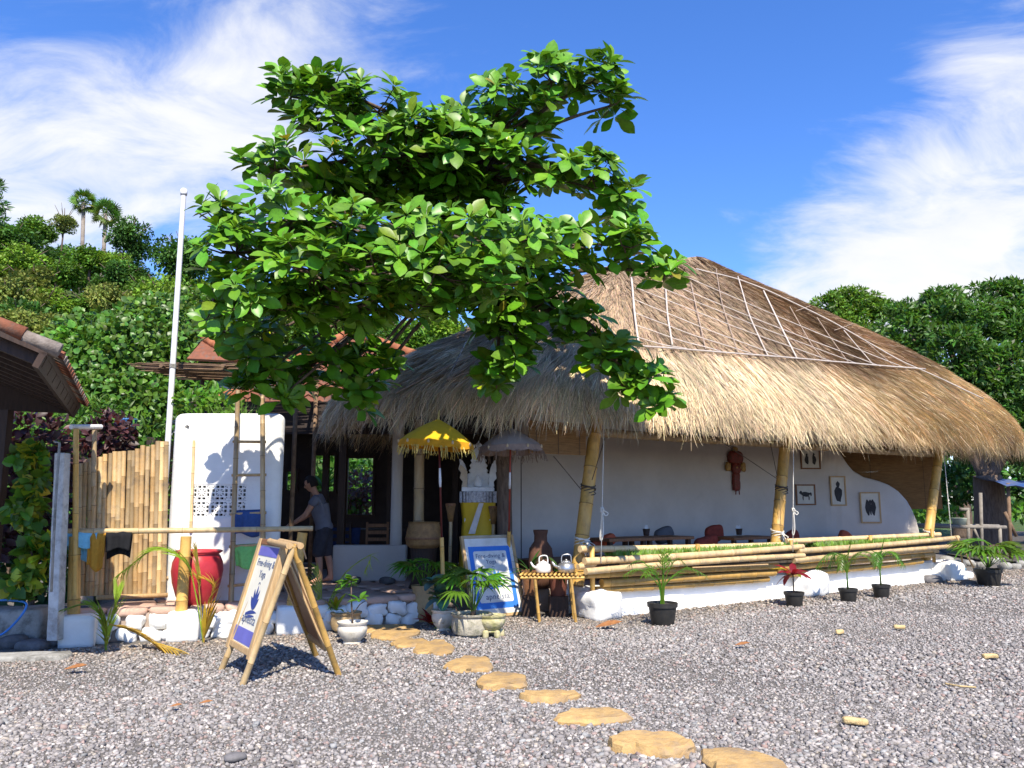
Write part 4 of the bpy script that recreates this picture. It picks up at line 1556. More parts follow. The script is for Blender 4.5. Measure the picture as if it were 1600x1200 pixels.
MB().prism([ef + Vector((0, 0, -0.05)), ef + wv * Lw, ef + upv * Lw * 0.9 + Vector((0, 0, -0.05))], ed_ * 0.04).build('gable_board', M_WOOD_D, PV)
# a real boarded ceiling at plate level and the post below
bq = ef + upv * 0.75 - ed_ * 0.35
MB().box((bq.x, bq.y, (en.z - 0.1) / 2), (0.12, 0.12, en.z - 0.1)).build('post', M_WOOD_D, PV)
# tiles: rows over the slope (seen on the verge and along the eave)
tm = MB()
k = 6
for i in range(k):
    a0, a1 = math.pi * i / k, math.pi * (i + 1) / k
    r0 = 0.085
    tm.add([(math.cos(a0) * r0, -0.17, math.sin(a0) * r0 * 0.7), (math.cos(a1) * r0, -0.17, math.sin(a1) * r0 * 0.7), (math.cos(a1) * r0 * 0.88, 0.17, math.sin(a1) * r0 * 0.6 + 0.03), (math.cos(a0) * r0 * 0.88, 0.17, math.sin(a0) * r0 * 0.6 + 0.03)], [(0, 1, 2, 3)])
    tm.add([(math.cos(a0) * r0, -0.17, math.sin(a0) * r0 * 0.7), (math.cos(a1) * r0, -0.17, math.sin(a1) * r0 * 0.7), (0, -0.17, 0)], [(0, 2, 1)])
tile_me = [mesh_of(tm, 'roof_tile', M_TILE, smooth=False), mesh_of(tm, 'roof_tile', M_TILE_G, smooth=False)]
rotM = Matrix((ed_, wv, nrm_)).transposed()
vt = MB()
vt.tube([(0, -0.17, 0), (0, -0.165, 0), (0, 0.17, 0.0)], [0.055, 0.068, 0.052], n=9)
verge_me = [mesh_of(vt, 'verge_tile', M_TILE, smooth=True), mesh_of(vt, 'verge_tile', M_TILE_G, smooth=True)]
for i in range(11):
    piece('verge_tile', verge_me[0 if i in (1, 4) else 1], PV, en + wv * (0.10 + i * 0.29) + nrm_ * (0.085 + 0.01 * (i % 2)) + ed_ * 0.03, rotM)
nrow = int((ef - en).length / 0.2)
for i in range(1, nrow):
    for j in range(3):
        piece('roof_tile', tile_me[0 if random.random() < 0.6 else 1], PV, en + ed_ * (i * 0.2) + wv * (0.08 + j * 0.3) + nrm_ * (0.055 + 0.008 * (j % 2)), rotM, (1.1, 1, 1))

# ================================================================== LOW STONE WALL with hose, far left
SW = thing('stone_retaining_wall', 'low rough concrete retaining wall under the croton bushes', 'wall', (-5.9, 8.95, 0))
for i, (x, y, w, h, dpt) in enumerate(((-5.85, 9.55, 1.0, 0.42, 0.5), (-6.7, 9.5, 0.95, 0.50, 0.5), (-7.6, 9.4, 1.0, 0.46, 0.5))):
    rough_block('stone_block', (x, y, -0.02), (w, dpt, h), M_CONC, SW, rotz=0.05, amp=0.05, scale=3, cuts=8, seed=100 + i, roundness=0.25)
    bpy.context.view_layer.update()
for i, (u, v, w, h, lab) in enumerate(((40, 1018, 0.36, 0.14, 'smooth dark grey boulder before the retaining wall'), (8, 1015, 0.30, 0.16, 'reddish dark boulder at the left edge of the gravel'), (70, 1012, 0.22, 0.10, 'small dark stone beside the white rail footing'))):
    o = rough_block('boulder', G(u, v) + Vector((0, 0.12, -0.03)), (w, w * 0.8, h), M_STONE_D, None, rotz=random.uniform(0, 3), amp=0.02, scale=4, cuts=5, seed=120 + i, roundness=0.8)
    tag(o, lab, 'boulder', 'loose boulders')
o = rough_block('kerb_slab', G(30, 1035) + Vector((-0.1, 0.15, -0.06)), (1.0, 0.3, 0.12), M_CONC, None, rotz=0.12, amp=0.02, scale=3, cuts=6, seed=130, roundness=0.25)
tag(o, 'flat mossy concrete slab lying at the left edge', 'slab')
hose = MB()
hp_ = [(-10, 938), (18, 938), (40, 942), (38, 955), (22, 975), (5, 990), (-10, 996)]
hz = [0.47, .47, .46, .36, .26, .16, .10]
hose.tube(catmull([tuple(P(u, v, 9.22 - 0.02 * i)) for i, (u, v) in enumerate(hp_)], 6, closed=False), 0.013, n=7)
tag(hose.build('garden_hose', mat('blue_hose', (0.05, 0.22, 0.60), rough=0.4), smooth=True), 'blue garden hose looped over the retaining wall', 'hose')
# ================================================================== DINING ROOM BEHIND THE TERRACE
DR = thing('dining_building', 'dark open dining room under a terracotta tiled roof behind the terrace', 'building', (-2.5, 16, TZ))
BY = 17.3


def open_wall(mb, x0, x1, z0, z1, y, th, ops):
    xs = sorted(set([x0, x1] + [o[0] for o in ops] + [o[1] for o in ops]))
    for a, b in zip(xs[:-1], xs[1:]):
        cov = [o for o in ops if o[0] <= a + 1e-6 and o[1] >= b - 1e-6]
        zz = z0
        for o in sorted(cov, key=lambda q: q[2]):
            if o[2] > zz:
                mb.box(((a + b) / 2, y, (zz + o[2]) / 2), (b - a, th, o[2] - zz))
            zz = o[3]
        if zz < z1:
            mb.box(((a + b) / 2, y, (zz + z1) / 2), (b - a, th, z1 - zz))


def opn(u0, v0, u1, v1, Y):
    a, b = P(u0, v1, Y), P(u1, v0, Y)
    return (a.x, b.x, a.z, b.z)


ops = [opn(447, 735, 466, 768, BY), opn(490, 710, 526, 770, BY), opn(541, 714, 586, 806, BY)]
mb = MB()
open_wall(mb, -6.2, 0.6, TZ, 3.6, BY, 0.14, ops)
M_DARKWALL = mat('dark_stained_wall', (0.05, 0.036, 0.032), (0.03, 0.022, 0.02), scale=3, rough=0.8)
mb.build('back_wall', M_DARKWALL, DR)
for (x0, x1, z0, z1) in ops:
    f = MB()
    for (cx, cz, sx, sz) in (((x0 + x1) / 2, z0, x1 - x0 + 0.1, 0.06), ((x0 + x1) / 2, z1, x1 - x0 + 0.1, 0.06)):
        f.box((cx, BY - 0.05, cz), (sx, 0.12, sz))
    for cx in (x0, x1):
        f.box((cx, BY - 0.05, (z0 + z1) / 2), (0.05, 0.11, z1 - z0 - 0.06))
    f.build('window_frame', M_WOOD_D, DR)
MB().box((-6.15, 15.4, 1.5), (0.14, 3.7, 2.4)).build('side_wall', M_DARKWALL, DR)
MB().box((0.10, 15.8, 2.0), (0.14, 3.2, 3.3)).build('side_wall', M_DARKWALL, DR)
MB().box((-2.7, 13.45, 3.02), (5.5, 0.10, 0.55)).build('lintel_board', M_DARKWALL, DR)
for x, y in ((-2.85, 13.5), (-2.35, 15.5), (-3.6, 15.5), (-1.1, 15.6)):
    MB().box((x, y, 1.6), (0.12, 0.12, 2.5)).build('pillar', M_WOOD_D, DR)
# hip roof of tiles
pk = P(548, 522, 17.2)
cl, crr, bl, br = Vector((-5.3, 13.5, 3.12)), Vector((0.7, 15.0, 3.45)), Vector((-6.4, 18.2, 3.12)), Vector((0.9, 18.4, 3.3))
for nm, a, b in (('front', cl, crr), ('left', bl, cl), ('right', crr, br), ('back', br, bl)):
    n = (b - a).cross(pk - a).normalized()
    if n.z < 0:
        n = -n
    MB().prism([a, b, pk], -n * 0.06).build('roof', M_WOOD_D, DR)
    if nm == 'back':
        continue
    # rows of curved tiles laid up the slope
    ex = (b - a).normalized()
    upx = n.cross(ex).normalized()
    if upx.z < 0:
        upx = -upx
    H = (pk - a).dot(upx)
    W = (b - a).length
    tx = MB()
    rows_ = int(H / 0.26)
    px0 = (pk - a).dot(ex)
    for j in range(rows_):
        y0 = j * 0.26
        f = y0 / H
        xl, xr = px0 * f, W + (px0 - W) * f
        x = xl + 0.02
        while x < xr - 0.16:
            vs = []
            for yy, lift in ((y0 - 0.03, 0.045), (y0 + 0.28, 0.012)):
                for q in range(5):
                    tt = q / 4
                    vs.append(a + ex * (x + 0.19 * tt) + upx * yy + n * (lift + 0.03 * math.sin(tt * 2 * math.pi)))
            tx.add(vs, [(q, q + 1, q + 6, q + 5) for q in range(4)])
            x += 0.19
    tx.build('roof_tiles', M_TILE, DR, kind='stuff')
M_RIDGE = mat('orange_ridge_tile', (0.38, 0.14, 0.06), (0.27, 0.095, 0.045), scale=9, rough=0.8, rand=0.2)
rm = MB()
rm.tube([(-0.17, 0, 0), (0.17, 0, 0)], [0.10, 0.085], n=8)
ridge_me = mesh_of(rm, 'ridge_tile', M_RIDGE, smooth=True)
for a in (cl, crr):
    d = pk - a
    k = int(d.length / 0.3)
    rot = d.normalized().to_track_quat('X', 'Z').to_matrix()
    for i in range(k):
        piece('ridge_tile', ridge_me, DR, a + d * ((i + 0.5) / k) + Vector((0, 0, 0.05)), rot)

# small tiled house further left
HS = thing('tiled_house', 'small house with an orange tiled roof and turquoise wall panel behind the awning', 'house', (-7.4, 21, 0))
pk2, e1, e2, e3 = P(318, 530, 20.5), P(372, 564, 19.6), P(292, 560, 19.6), P(335, 545, 23)
for a, b in ((e2, e1), (e1, e3)):
    n = (b - a).cross(pk2 - a).normalized()
    if n.z < 0:
        n = -n
    MB().prism([a, b, pk2], -n * 0.06).build('roof', M_TILE, HS)
d = pk2 - e1
k = 6
rot = d.normalized().to_track_quat('X', 'Z').to_matrix()
for i in range(k):
    piece('ridge_tile', ridge_me, HS, e1 + d * ((i + 0.5) / k) + Vector((0, 0, 0.05)), rot, (1.0, 1.2, 1.2))
hw0, hw1 = P(300, 640, 20), P(362, 596, 20)
MB().box(((hw0.x + hw1.x) / 2, 20.3, (hw1.z) / 2), (2.4, 0.2, hw1.z)).build('wall', mat('pale_house_wall', (0.55, 0.58, 0.66), rough=0.9), HS)
a, b = P(320, 622, 20.1), P(334, 597, 20.1)
MB().box(((a.x + b.x) / 2, 20.17, (a.z + b.z) / 2), (b.x - a.x, 0.05, b.z - a.z)).build('shutter', mat('turquoise_paint', (0.06, 0.42, 0.55), rough=0.6), HS)
a, b = P(337, 622, 20.1), P(358, 597, 20.1)
MB().box(((a.x + b.x) / 2, 20.17, (a.z + b.z) / 2), (b.x - a.x, 0.05, b.z - a.z)).build('shutter', mat('cream_paint', (0.58, 0.52, 0.42), rough=0.6), HS)

# low white sill wall and column
sl = thing('sill_wall', 'low white plastered wall at the dining room edge behind the man', 'wall', (-2.6, 13.5, TZ))
a, b = P(519, 873, 13.2), P(634, 852, 13.2)
MB().box(((a.x + b.x) / 2, 13.32, (TZ + b.z) / 2), (b.x - a.x, 0.22, b.z - TZ)).build('sill', M_PLASTER, sl, bevel=0.02)
c = P(618, 852, 13.3)
o = MB().lathe([(0.10, 0), (0.095, 0.4), (0.09, 2.1)], (c.x, 13.32, b.z + 0.002), n=20).build('white_column', M_PLASTER, smooth=True, autosmooth=50)
tag(o, 'round white column standing on the low sill wall', 'column')


# dark furniture
def table(name, label, c, w, d, h, material, z0=TZ, group=None, top=0.05):
    t = thing(name, label, 'table', c, group)
    x, y = c[0], c[1]
    MB().box((x, y, z0 + h - top / 2), (w, d, top)).build('tabletop', material, t, bevel=0.008)
    for sx in (-1, 1):
        for sy in (-1, 1):
            MB().box((x + sx * (w / 2 - 0.06), y + sy * (d / 2 - 0.06), z0 + (h - top) / 2), (0.07, 0.07, h - top)).build('leg', material, t)
    return t


def chair(name, label, c, rz, material, group=None, z0=TZ):
    t = thing(name, label, 'chair', (c[0], c[1], z0), group)
    M = Matrix.Rotation(rz, 3, 'Z')
    cc = Vector((c[0], c[1], z0))

    def bx(nm, p, s):
        MB().box(cc + M @ Vector(p), s, rotz=rz).build(nm, material, t)
    bx('seat', (0, 0, 0.45), (0.42, 0.42, 0.035))
    for sx in (-1, 1):
        bx('leg', (sx * 0.18, -0.18, 0.215), (0.04, 0.04, 0.43))
        bx('leg', (sx * 0.18, 0.18, 0.46), (0.04, 0.035, 0.92))
    for z in (0.62, 0.74, 0.86):
        bx('back_slat', (0, 0.182, z), (0.32, 0.02, 0.06))
    return t


p = P(560, 800, 15.0)
table('dining_table', 'dark wooden dining table inside the dining room nearest the man', (p.x, 15.0, TZ), 1.3, 0.8, 0.78, M_WOOD_D)
p = P(640, 800, 15.4)
table('dining_table', 'dark wooden dining table behind the white column', (p.x, 15.6, TZ), 1.0, 0.8, 0.78, M_WOOD_D)
chair('dining_chair', 'dark slatted chair at the near side of the dining table', (P(535, 820, 14.3).x, 14.3), math.pi, M_WOOD_D, 'dining chairs')
chair('dining_chair', 'dark slatted chair left of the white column', (P(590, 820, 14.4).x, 14.4), math.pi * 1.05, M_WOOD_B, 'dining chairs')
cloth('table_cloth', 'navy cloth draped over the dining table edge', (P(520, 786, 14.6).x, 14.55, TZ + 0.79), (P(566, 786, 14.6).x, 14.55, TZ + 0.79), 0.28, 0.02, fabric('navy', (0.03, 0.045, 0.11)), depth=0.02, cat='tablecloth')
# bamboo column with the basket
o = bamboo('bamboo_column', (P(654, 850, 12.6).x, 12.62, TZ), (P(655, 690, 12.6).x, 12.62, 2.9), 0.085, BAM_G, None, seg=0.5, n=14)
tag(bpy.data.objects['bamboo_column'], 'thick bamboo column under the thatch behind the basket', 'column')

M_RATTAN = mat('rattan', (0.30, 0.165, 0.06), (0.19, 0.10, 0.04), scale=14, rough=0.6, bump=0.3)


def woven(name, prof, c, parent, n=40, amp=0.006, material=None, sx=1.0, sy=1.0):
    """lathed basket wall with over-under weave relief"""
    vs, fs = [], []
    rr = []
    for i in range(len(prof) - 1):
        for k in range(5):
            t = k / 5
            rr.append((prof[i][0] + (prof[i + 1][0] - prof[i][0]) * t, prof[i][1] + (prof[i + 1][1] - prof[i][1]) * t))
    rr.append(prof[-1])
    for j, (r, z) in enumerate(rr):
        for k in range(n):
            a = 2 * math.pi * k / n
            q = r + amp * (1 if (j + k) % 2 else -1)
            vs.append(Vector(c) + Vector((math.cos(a) * q * sx, math.sin(a) * q * sy, z)))
    for j in range(len(rr) - 1):
        for k in range(n):
            fs.append((j * n + k, j * n + (k + 1) % n, (j + 1) * n + (k + 1) % n, (j + 1) * n + k))
    mb = MB()
    mb.add(vs, fs)
    return mb.build(name, material or M_RATTAN, parent, smooth=True)


bc = P(662, 858, 12.1)
bc.z = P(662, 856, 12.1).z
BS = thing('rattan_basket', 'wide woven rattan basket at the foot of the bamboo column', 'basket', bc)
woven('body', [(0.20, 0.0), (0.255, 0.05), (0.27, 0.14), (0.25, 0.26), (0.225, 0.36), (0.235, 0.38)], bc, BS)
woven('band', [(0.277, 0.125), (0.281, 0.14), (0.275, 0.16)], bc, BS, amp=0.003, material=M_WOOD_B)
stb = MB().lathe([(0.20, 0), (0.22, 0.02), (0.17, 0.12), (0.2, bc.z - TZ)], (bc.x, bc.y, TZ), n=20).build('basket_stool', M_WOOD_D, smooth=True)
tag(stb, 'round dark wooden stool under the woven basket', 'stool')

# rubble stones at the back of the terrace
for i, (x, lab) in enumerate(((-2.45, 'dark rubble stone nearest the man on the shaded terrace'), (-1.95, 'dark rubble stone below the middle of the sill wall'), (-1.45, 'dark rubble stone below the white column'), (-1.05, 'dark rubble stone beside the dark stool'))):
    p = Vector((x, 12.7 + 0.1 * (i % 2), TZ - 0.01))
    o = rough_block('rubble_stone', p, (random.uniform(.2, .34), random.uniform(.15, .2), random.uniform(.1, .16)), M_STONE_D, None, rotz=random.uniform(0, 3), amp=0.02, scale=5, cuts=3, seed=150 + i, roundness=0.7)
    tag(o, lab, 'stone', 'rubble stones on the terrace')

# ================================================================== SHRINE
SC = P(741, 880, 11.55)
SX, SYd = SC.x, 12.75
SHR = thing('shrine', 'white carved shrine throne wrapped in yellow cloth under the umbrellas', 'shrine', (SX, SYd, 0.1))
M_SHW = mat('shrine_white', (0.80, 0.82, 0.85), (0.68, 0.70, 0.74), scale=9, rough=0.8, bump=0.4, bscale=24)
M_SHC = mat('shrine_cream', (0.62, 0.53, 0.42), (0.48, 0.40, 0.31), scale=9, rough=0.85, bump=0.4, bscale=24)
M_YEL = mat('yellow_silk', (0.70, 0.46, 0.02), (0.60, 0.37, 0.015), scale=3, rough=0.5, bump=0.1, bscale=12)


def zat(v, Y=12.6):
    return P(741, v, Y).z


# body wrapped in pleated yellow cloth
vs, fs = [], []
nn = 64
levels = [(0.30, zat(945)), (0.30, zat(900)), (0.27, zat(850)), (0.245, zat(812)), (0.275, zat(785))]
for (r, z) in levels:
    for k in range(nn):
        a = 2 * math.pi * k / nn
        sq = 1 / max(abs(math.cos(a)), abs(math.sin(a))) ** 0.55
        q = r * sq * (1 + 0.022 * math.sin(k * 2.4 + z * 7) + 0.02 * math.sin(k * 0.9 - z * 5))
        vs.append((SX + math.cos(a) * q, SYd + math.sin(a) * q * 0.85, z))
for j in range(len(levels) - 1):
    for k in range(nn):
        fs.append((j * nn + k, j * nn + (k + 1) % nn, (j + 1) * nn + (k + 1) % nn, (j + 1) * nn + k))
mb = MB()
mb.add(vs, fs)
mb.build('yellow_cloth', M_YEL, SHR, smooth=True)
MB().box((SX, SYd, (0.05 + zat(800)) / 2), (0.42, 0.36, zat(800) - 0.05)).build('pedestal', M_SHW, SHR, bevel=0.02)
# sash
sash = MB()
s0, s1 = P(752, 786, 12.43), P(737, 834, 12.39)
sash.prism([s0 + Vector((-0.035, 0, 0)), s0 + Vector((0.035, 0, 0)), s1 + Vector((0.05, 0, 0)), s1 + Vector((-0.05, 0, 0))], (0, 0.012, 0))
sash.build('sash', mat('pale_sash', (0.62, 0.56, 0.52), rough=0.8), SHR)
# silver fringe band
bz0, bz1 = zat(785), zat(768)
fr = MB()
for k in range(48):
    a = 2 * math.pi * k / 48
    sq = 1 / max(abs(math.cos(a)), abs(math.sin(a))) ** 0.7
    p = Vector((SX + math.cos(a) * 0.285 * sq, SYd + math.sin(a) * 0.26 * sq, 0))
    fr.box((p.x, p.y, (bz0 + bz1) / 2 + random.uniform(-0.006, 0.006)), (0.036, 0.012, bz1 - bz0), rotz=a + math.pi / 2)
fr.build('fringe_band', mat('silver_fringe', (0.62, 0.62, 0.66), (0.22, 0.22, 0.25), scale=30, rough=0.6), SHR)
MB().box((SX, SYd, bz1 + 0.035), (0.50, 0.44, 0.07)).build('ledge', M_SHW, SHR, bevel=0.012)


def flame_slab(cx, cy, z0, w, h, th, material, name, wings=True):
    """upright carved back with a scalloped flame outline"""
    L = []
    m = 9
    for i in range(m + 1):
        t = i / m
        half = w / 2 * (1.0 if t < 0.30 else max(0.0, 1 - ((t - 0.30) / 0.70) ** 1.6) * 0.78)
        bump_ = 0.035 * w / 0.4
        L.append((half, z0 + h * t * 0.97))
        if i < m:
            L.append((half * 0.96 + bump_, z0 + h * (t + 0.45 / m) * 0.97))
            L.append((half * 0.93 + bump_ * 0.2, z0 + h * (t + 0.8 / m) * 0.97))
    pts = [Vector((cx + a, cy, z)) for a, z in L] + [Vector((cx, cy, z0 + h * 1.03))] + [Vector((cx - a, cy, z)) for a, z in reversed(L)]
    mb = MB()
    mb.prism(pts, (0, th, 0))
    return mb.build(name, material, SHR, bevel=0.012)


flame_slab(SX, SYd + 0.02, bz1 + 0.06, 0.34, zat(688) - bz1 - 0.06, 0.12, M_SHW, 'carved_back')
for sx in (-1, 1):
    cx = SX + sx * 0.19
    L = [(0.0, 0), (0.085, 0.02), (0.075, 0.10), (0.12, 0.15), (0.105, 0.24), (0.15, 0.30), (0.125, 0.38), (0.135, 0.46), (0.09, 0.44), (0.05, 0.38), (0.02, 0.30), (0.0, 0.2)]
    MB().prism([Vector((cx + sx * (a - 0.02), SYd - 0.03, bz1 + 0.06 + z)) for a, z in L], (0, 0.07, 0)).build('carved_wing', M_SHW if sx > 0 else M_SHW, SHR, bevel=0.008)
MB().prism([Vector((SX - 0.17 - a, SYd - 0.10, bz1 + 0.06 + z * 0.85)) for a, z in [(0, 0), (0.09, 0.02), (0.07, 0.12), (0.12, 0.18), (0.10, 0.28), (0.135, 0.36), (0.11, 0.43), (0.06, 0.38), (0.0, 0.3)]], (0, 0.03, 0)).build('carved_wing', M_SHC, SHR, bevel=0.006)
MB().lathe([(0.05, 0), (0.075, 0.04), (0.06, 0.10), (0.03, 0.16), (0.0, 0.2)], (SX, SYd - 0.06, bz1 + 0.07), n=14).build('finial', M_SHW, SHR, smooth=True)


# two torch stands of bamboo with woven cones
for (u, vt, vb, lab) in ((704, 788, 930, 'bamboo stand with a woven cone left of the shrine'), (771, 792, 900, 'bamboo stand with a woven cone right of the shrine')):
    Yd = 12.3 if u < 740 else 12.42
    t_ = P(u, vt, Yd)
    b_ = Vector((t_.x, Yd, 0.0))
    TS = thing('offering_stand', lab, 'stand', b_, 'offering stands beside the shrine')
    j = P(u, vt + 24, Yd)
    bamboo('pole', b_, j, 0.030, BAM_G, TS, seg=0.4)
    mb = MB()
    for k in range(18):
        a = 2 * math.pi * k / 18
        o1 = Vector((math.cos(a), math.sin(a), 0))
        mb.tube([j + o1 * 0.028 - Vector((0, 0, 0.03)), j + o1 * 0.045 + Vector((0, 0, 0.10)), t_ + o1 * 0.072], 0.0085, n=4)
    mb.build('cone', M_RATTAN, TS, smooth=True)
    MB().lathe([(0.066, -0.02), (0.076, -0.02), (0.076, 0.015), (0.066, 0.015)], t_, n=18).build('rim', M_WOOD_B, TS)


# ================================================================== CEREMONIAL UMBRELLAS
def umbrella(name, label, apex, rad, drop, pole_b, c_canopy, c_val, c_fringe, holder_v, pole_c, tilt=(0, 0)):
    apex, pole_b = Vector(apex), Vector(pole_b)
    U = thing(name, label, 'umbrella', pole_b)
    ax = Vector((tilt[0], tilt[1], 1)).normalized()
    rotm = Vector((0, 0, 1)).rotation_difference(ax).to_matrix()
    mc = mat(name + '_canopy_' + str(len(MATS)), c_canopy, tuple(x * 0.85 for x in c_canopy), scale=6, rough=0.85, bump=0.1)
    mv = mat(name + '_valance_' + str(len(MATS)), c_val, tuple(x * 0.7 for x in c_val), scale=10, rough=0.85)
    mf = mat(name + '_fringe_' + str(len(MATS)), c_fringe, tuple(x * 0.7 for x in c_fringe), scale=10, rough=0.9)
    nrib, sub = 10, 6
    nn = nrib * sub
    prof_u = [(0.02, 0.0), (0.07, -0.045), (0.28, -0.20), (0.55, -0.45), (0.80, -0.74), (0.97, -0.97), (1.0, -1.0)]
    vs, fs = [], []

    def pt(r, z, k, extra=0):
        a = 2 * math.pi * k / nn + 0.2
        ph = (k % sub) / sub
        sag = 1 - 0.045 * math.sin(math.pi * ph) * r
        return apex + rotm @ Vector((math.cos(a) * r * rad * sag, math.sin(a) * r * rad * sag, z * drop + extra))
    for (r, z) in prof_u:
        for k in range(nn):
            vs.append(pt(r, z, k))
    for j in range(len(prof_u) - 1):
        for k in range(nn):
            fs.append((j * nn + k, j * nn + (k + 1) % nn, (j + 1) * nn + (k + 1) % nn, (j + 1) * nn + k))
    mb = MB()
    mb.add(vs, fs)
    mb.build('canopy', mc, U, smooth=True)
    for i in range(nrib):
        q = [pt(r, z, i * sub) + ax * -0.012 for r, z in prof_u]
        MB().tube(q, 0.006, n=4).build('rib', M_WOOD_D, U)
    # valance
    vs, fs = [], []
    dv = 0.10
    for j in range(3):
        for k in range(nn):
            ph = (k % sub) / sub
            vs.append(pt(1.0 + 0.02 * j, -1.0, k, -dv * j / 2 * (0.75 + 0.25 * math.sin(math.pi * ph))))
    for j in range(2):
        for k in range(nn):
            fs.append((j * nn + k, j * nn + (k + 1) % nn, (j + 1) * nn + (k + 1) % nn, (j + 1) * nn + k))
    mb = MB()
    mb.add(vs, fs)
    mb.build('valance', mv, U, smooth=True)
    fr = MB()
    for k in range(110):
        a = random.uniform(0, 2 * math.pi)
        p0 = apex + rotm @ Vector((math.cos(a) * rad * 1.01, math.sin(a) * rad * 1.01, -drop - dv * 0.75))
        l = random.uniform(0.06, 0.15)
        p1 = p0 + Vector((random.gauss(0, 0.02) + math.cos(a) * 0.02, random.gauss(0, 0.02), -l))
        fr.tube([p0, p0.lerp(p1, 0.5) + Vector((random.gauss(0, .006), 0, 0)), p1], 0.0045, n=3)
    fr.build('fringe', mf, U, kind='stuff')
    # small shell tassels round the rim
    tm_ = mat(name + '_tassel_' + str(len(MATS)), (0.55, 0.42, 0.25), rough=0.6)
    for i in range(nrib):
        p0 = pt(1.02, -1.0, i * sub, -0.02)
        MB().lathe([(0.0, -0.03), (0.014, -0.022), (0.016, 0), (0.008, 0.02), (0, 0.025)], p0, n=8).build('tassel', tm_, U, smooth=True)
    # finial and pole
    MB().lathe([(0.018, -0.04), (0.02, 0.0), (0.010, 0.03), (0.016, 0.06), (0.009, 0.09), (0.012, 0.11), (0.0, 0.13)], apex, n=10, axis=ax).build('finial', mat(name + '_gold_' + str(len(MATS)), (0.5, 0.38, 0.12), rough=0.5), U, smooth=True)
    hj_ = Vector((pole_b.x + (apex.x - pole_b.x) * holder_v, pole_b.y + (apex.y - pole_b.y) * holder_v, pole_b.z + (apex.z - pole_b.z) * holder_v))
    red = mat(name + '_pole_' + str(len(MATS)), pole_c, tuple(x * 0.7 for x in pole_c), rough=0.4)
    MB().tube([hj_ - (apex - pole_b).normalized() * 0.1, apex], 0.013, n=8).build('pole', red, U, smooth=True)
    w0 = pole_b.lerp(apex, holder_v + (1 - holder_v) * 0.42)
    w1 = pole_b.lerp(apex, holder_v + (1 - holder_v) * 0.58)
    MB().tube([w0, w0.lerp(w1, 0.3), w0.lerp(w1, 0.5), w1], [0.014, 0.019, 0.017, 0.014], n=10).build('pole_band', mat(name + '_band_' + str(len(MATS)), (0.75, 0.74, 0.74), rough=0.4), U, smooth=True)
    bamboo('holder', pole_b, hj_, 0.030, BAM_Y, U, seg=0.4)
    return U


ya = P(685, 655, 10.75)
yb = Vector((P(695, 900, 10.75).x, 10.75, 0.0))
umbrella('ceremonial_umbrella', 'yellow fringed ceremonial umbrella left of the shrine', ya, 0.50, 0.31, yb, (0.62, 0.38, 0.01), (0.60, 0.28, 0.01), (0.62, 0.50, 0.16), 0.42, (0.12, 0.02, 0.018), tilt=(0.06, 0.0))
ga = P(798, 669, 11.45)
gb = Vector((P(794, 900, 12.32).x, 12.32, TZ))
umbrella('ceremonial_umbrella', 'faded grey fringed ceremonial umbrella right of the shrine', ga, 0.46, 0.27, gb, (0.34, 0.29, 0.26), (0.30, 0.22, 0.18), (0.24, 0.17, 0.13), 0.36, (0.35, 0.05, 0.03), tilt=(-0.03, 0.03))

# ================================================================== HUT FURNISHING
M_BLIND = mat('bamboo_blind', (0.30, 0.17, 0.07), (0.20, 0.11, 0.045), scale=10, stretch=(0.6, 0.6, 6), rough=0.8)


def blind(name, label, p0, p1, ztop, zbot, step=0.016, hue=None):
    t = thing(name, label, 'blind', (p0.lerp(p1, 0.5).x, p0.lerp(p1, 0.5).y, zbot))
    z = ztop
    mb = MB()
    d = (p1 - p0).normalized()
    while z > zbot:
        a, b = Vector((p0.x, p0.y, z)), Vector((p1.x, p1.y, z))
        mb.tube([a + Vector((random.uniform(-.003, .003), random.uniform(-.003, .003), 0)), a.lerp(b, .5) + Vector((0, 0, random.uniform(-.004, .004))), b], 0.011, n=4)
        z -= step
    mb.build('slats', M_BLIND, t, kind='stuff')
    L = (p1 - p0).length
    for q in (0.12, 0.5, 0.88):
        c = p0.lerp(p1, q) + FN * 0.014
        MB().tube([(c.x, c.y, ztop), (c.x, c.y, zbot)], 0.004, n=4).build('cord', M_ROPE_D, t)
    return t


b0, b1 = F(826, 690, -0.15), F(915, 690, -0.15)
blind('bamboo_blind', 'half rolled bamboo blind beside the left front post of the hut', Vector((b0.x, b0.y, 0)), Vector((b1.x, b1.y, 0)), 2.75, P(870, 708, b0.y).z)

b0, b1 = F(1305, 700, -1.2), F(1446, 790, -0.12)
r0_ = Vector((b1.x - 2.3, b1.y + 1.35, 0))
blind('bamboo_blind', 'brown bamboo blind hanging behind the right end of the hut wall', Vector((6.9, 19.0, 0)), Vector((9.75, 18.25, 0)), 2.95, P(1478, 795, 18.25).z)

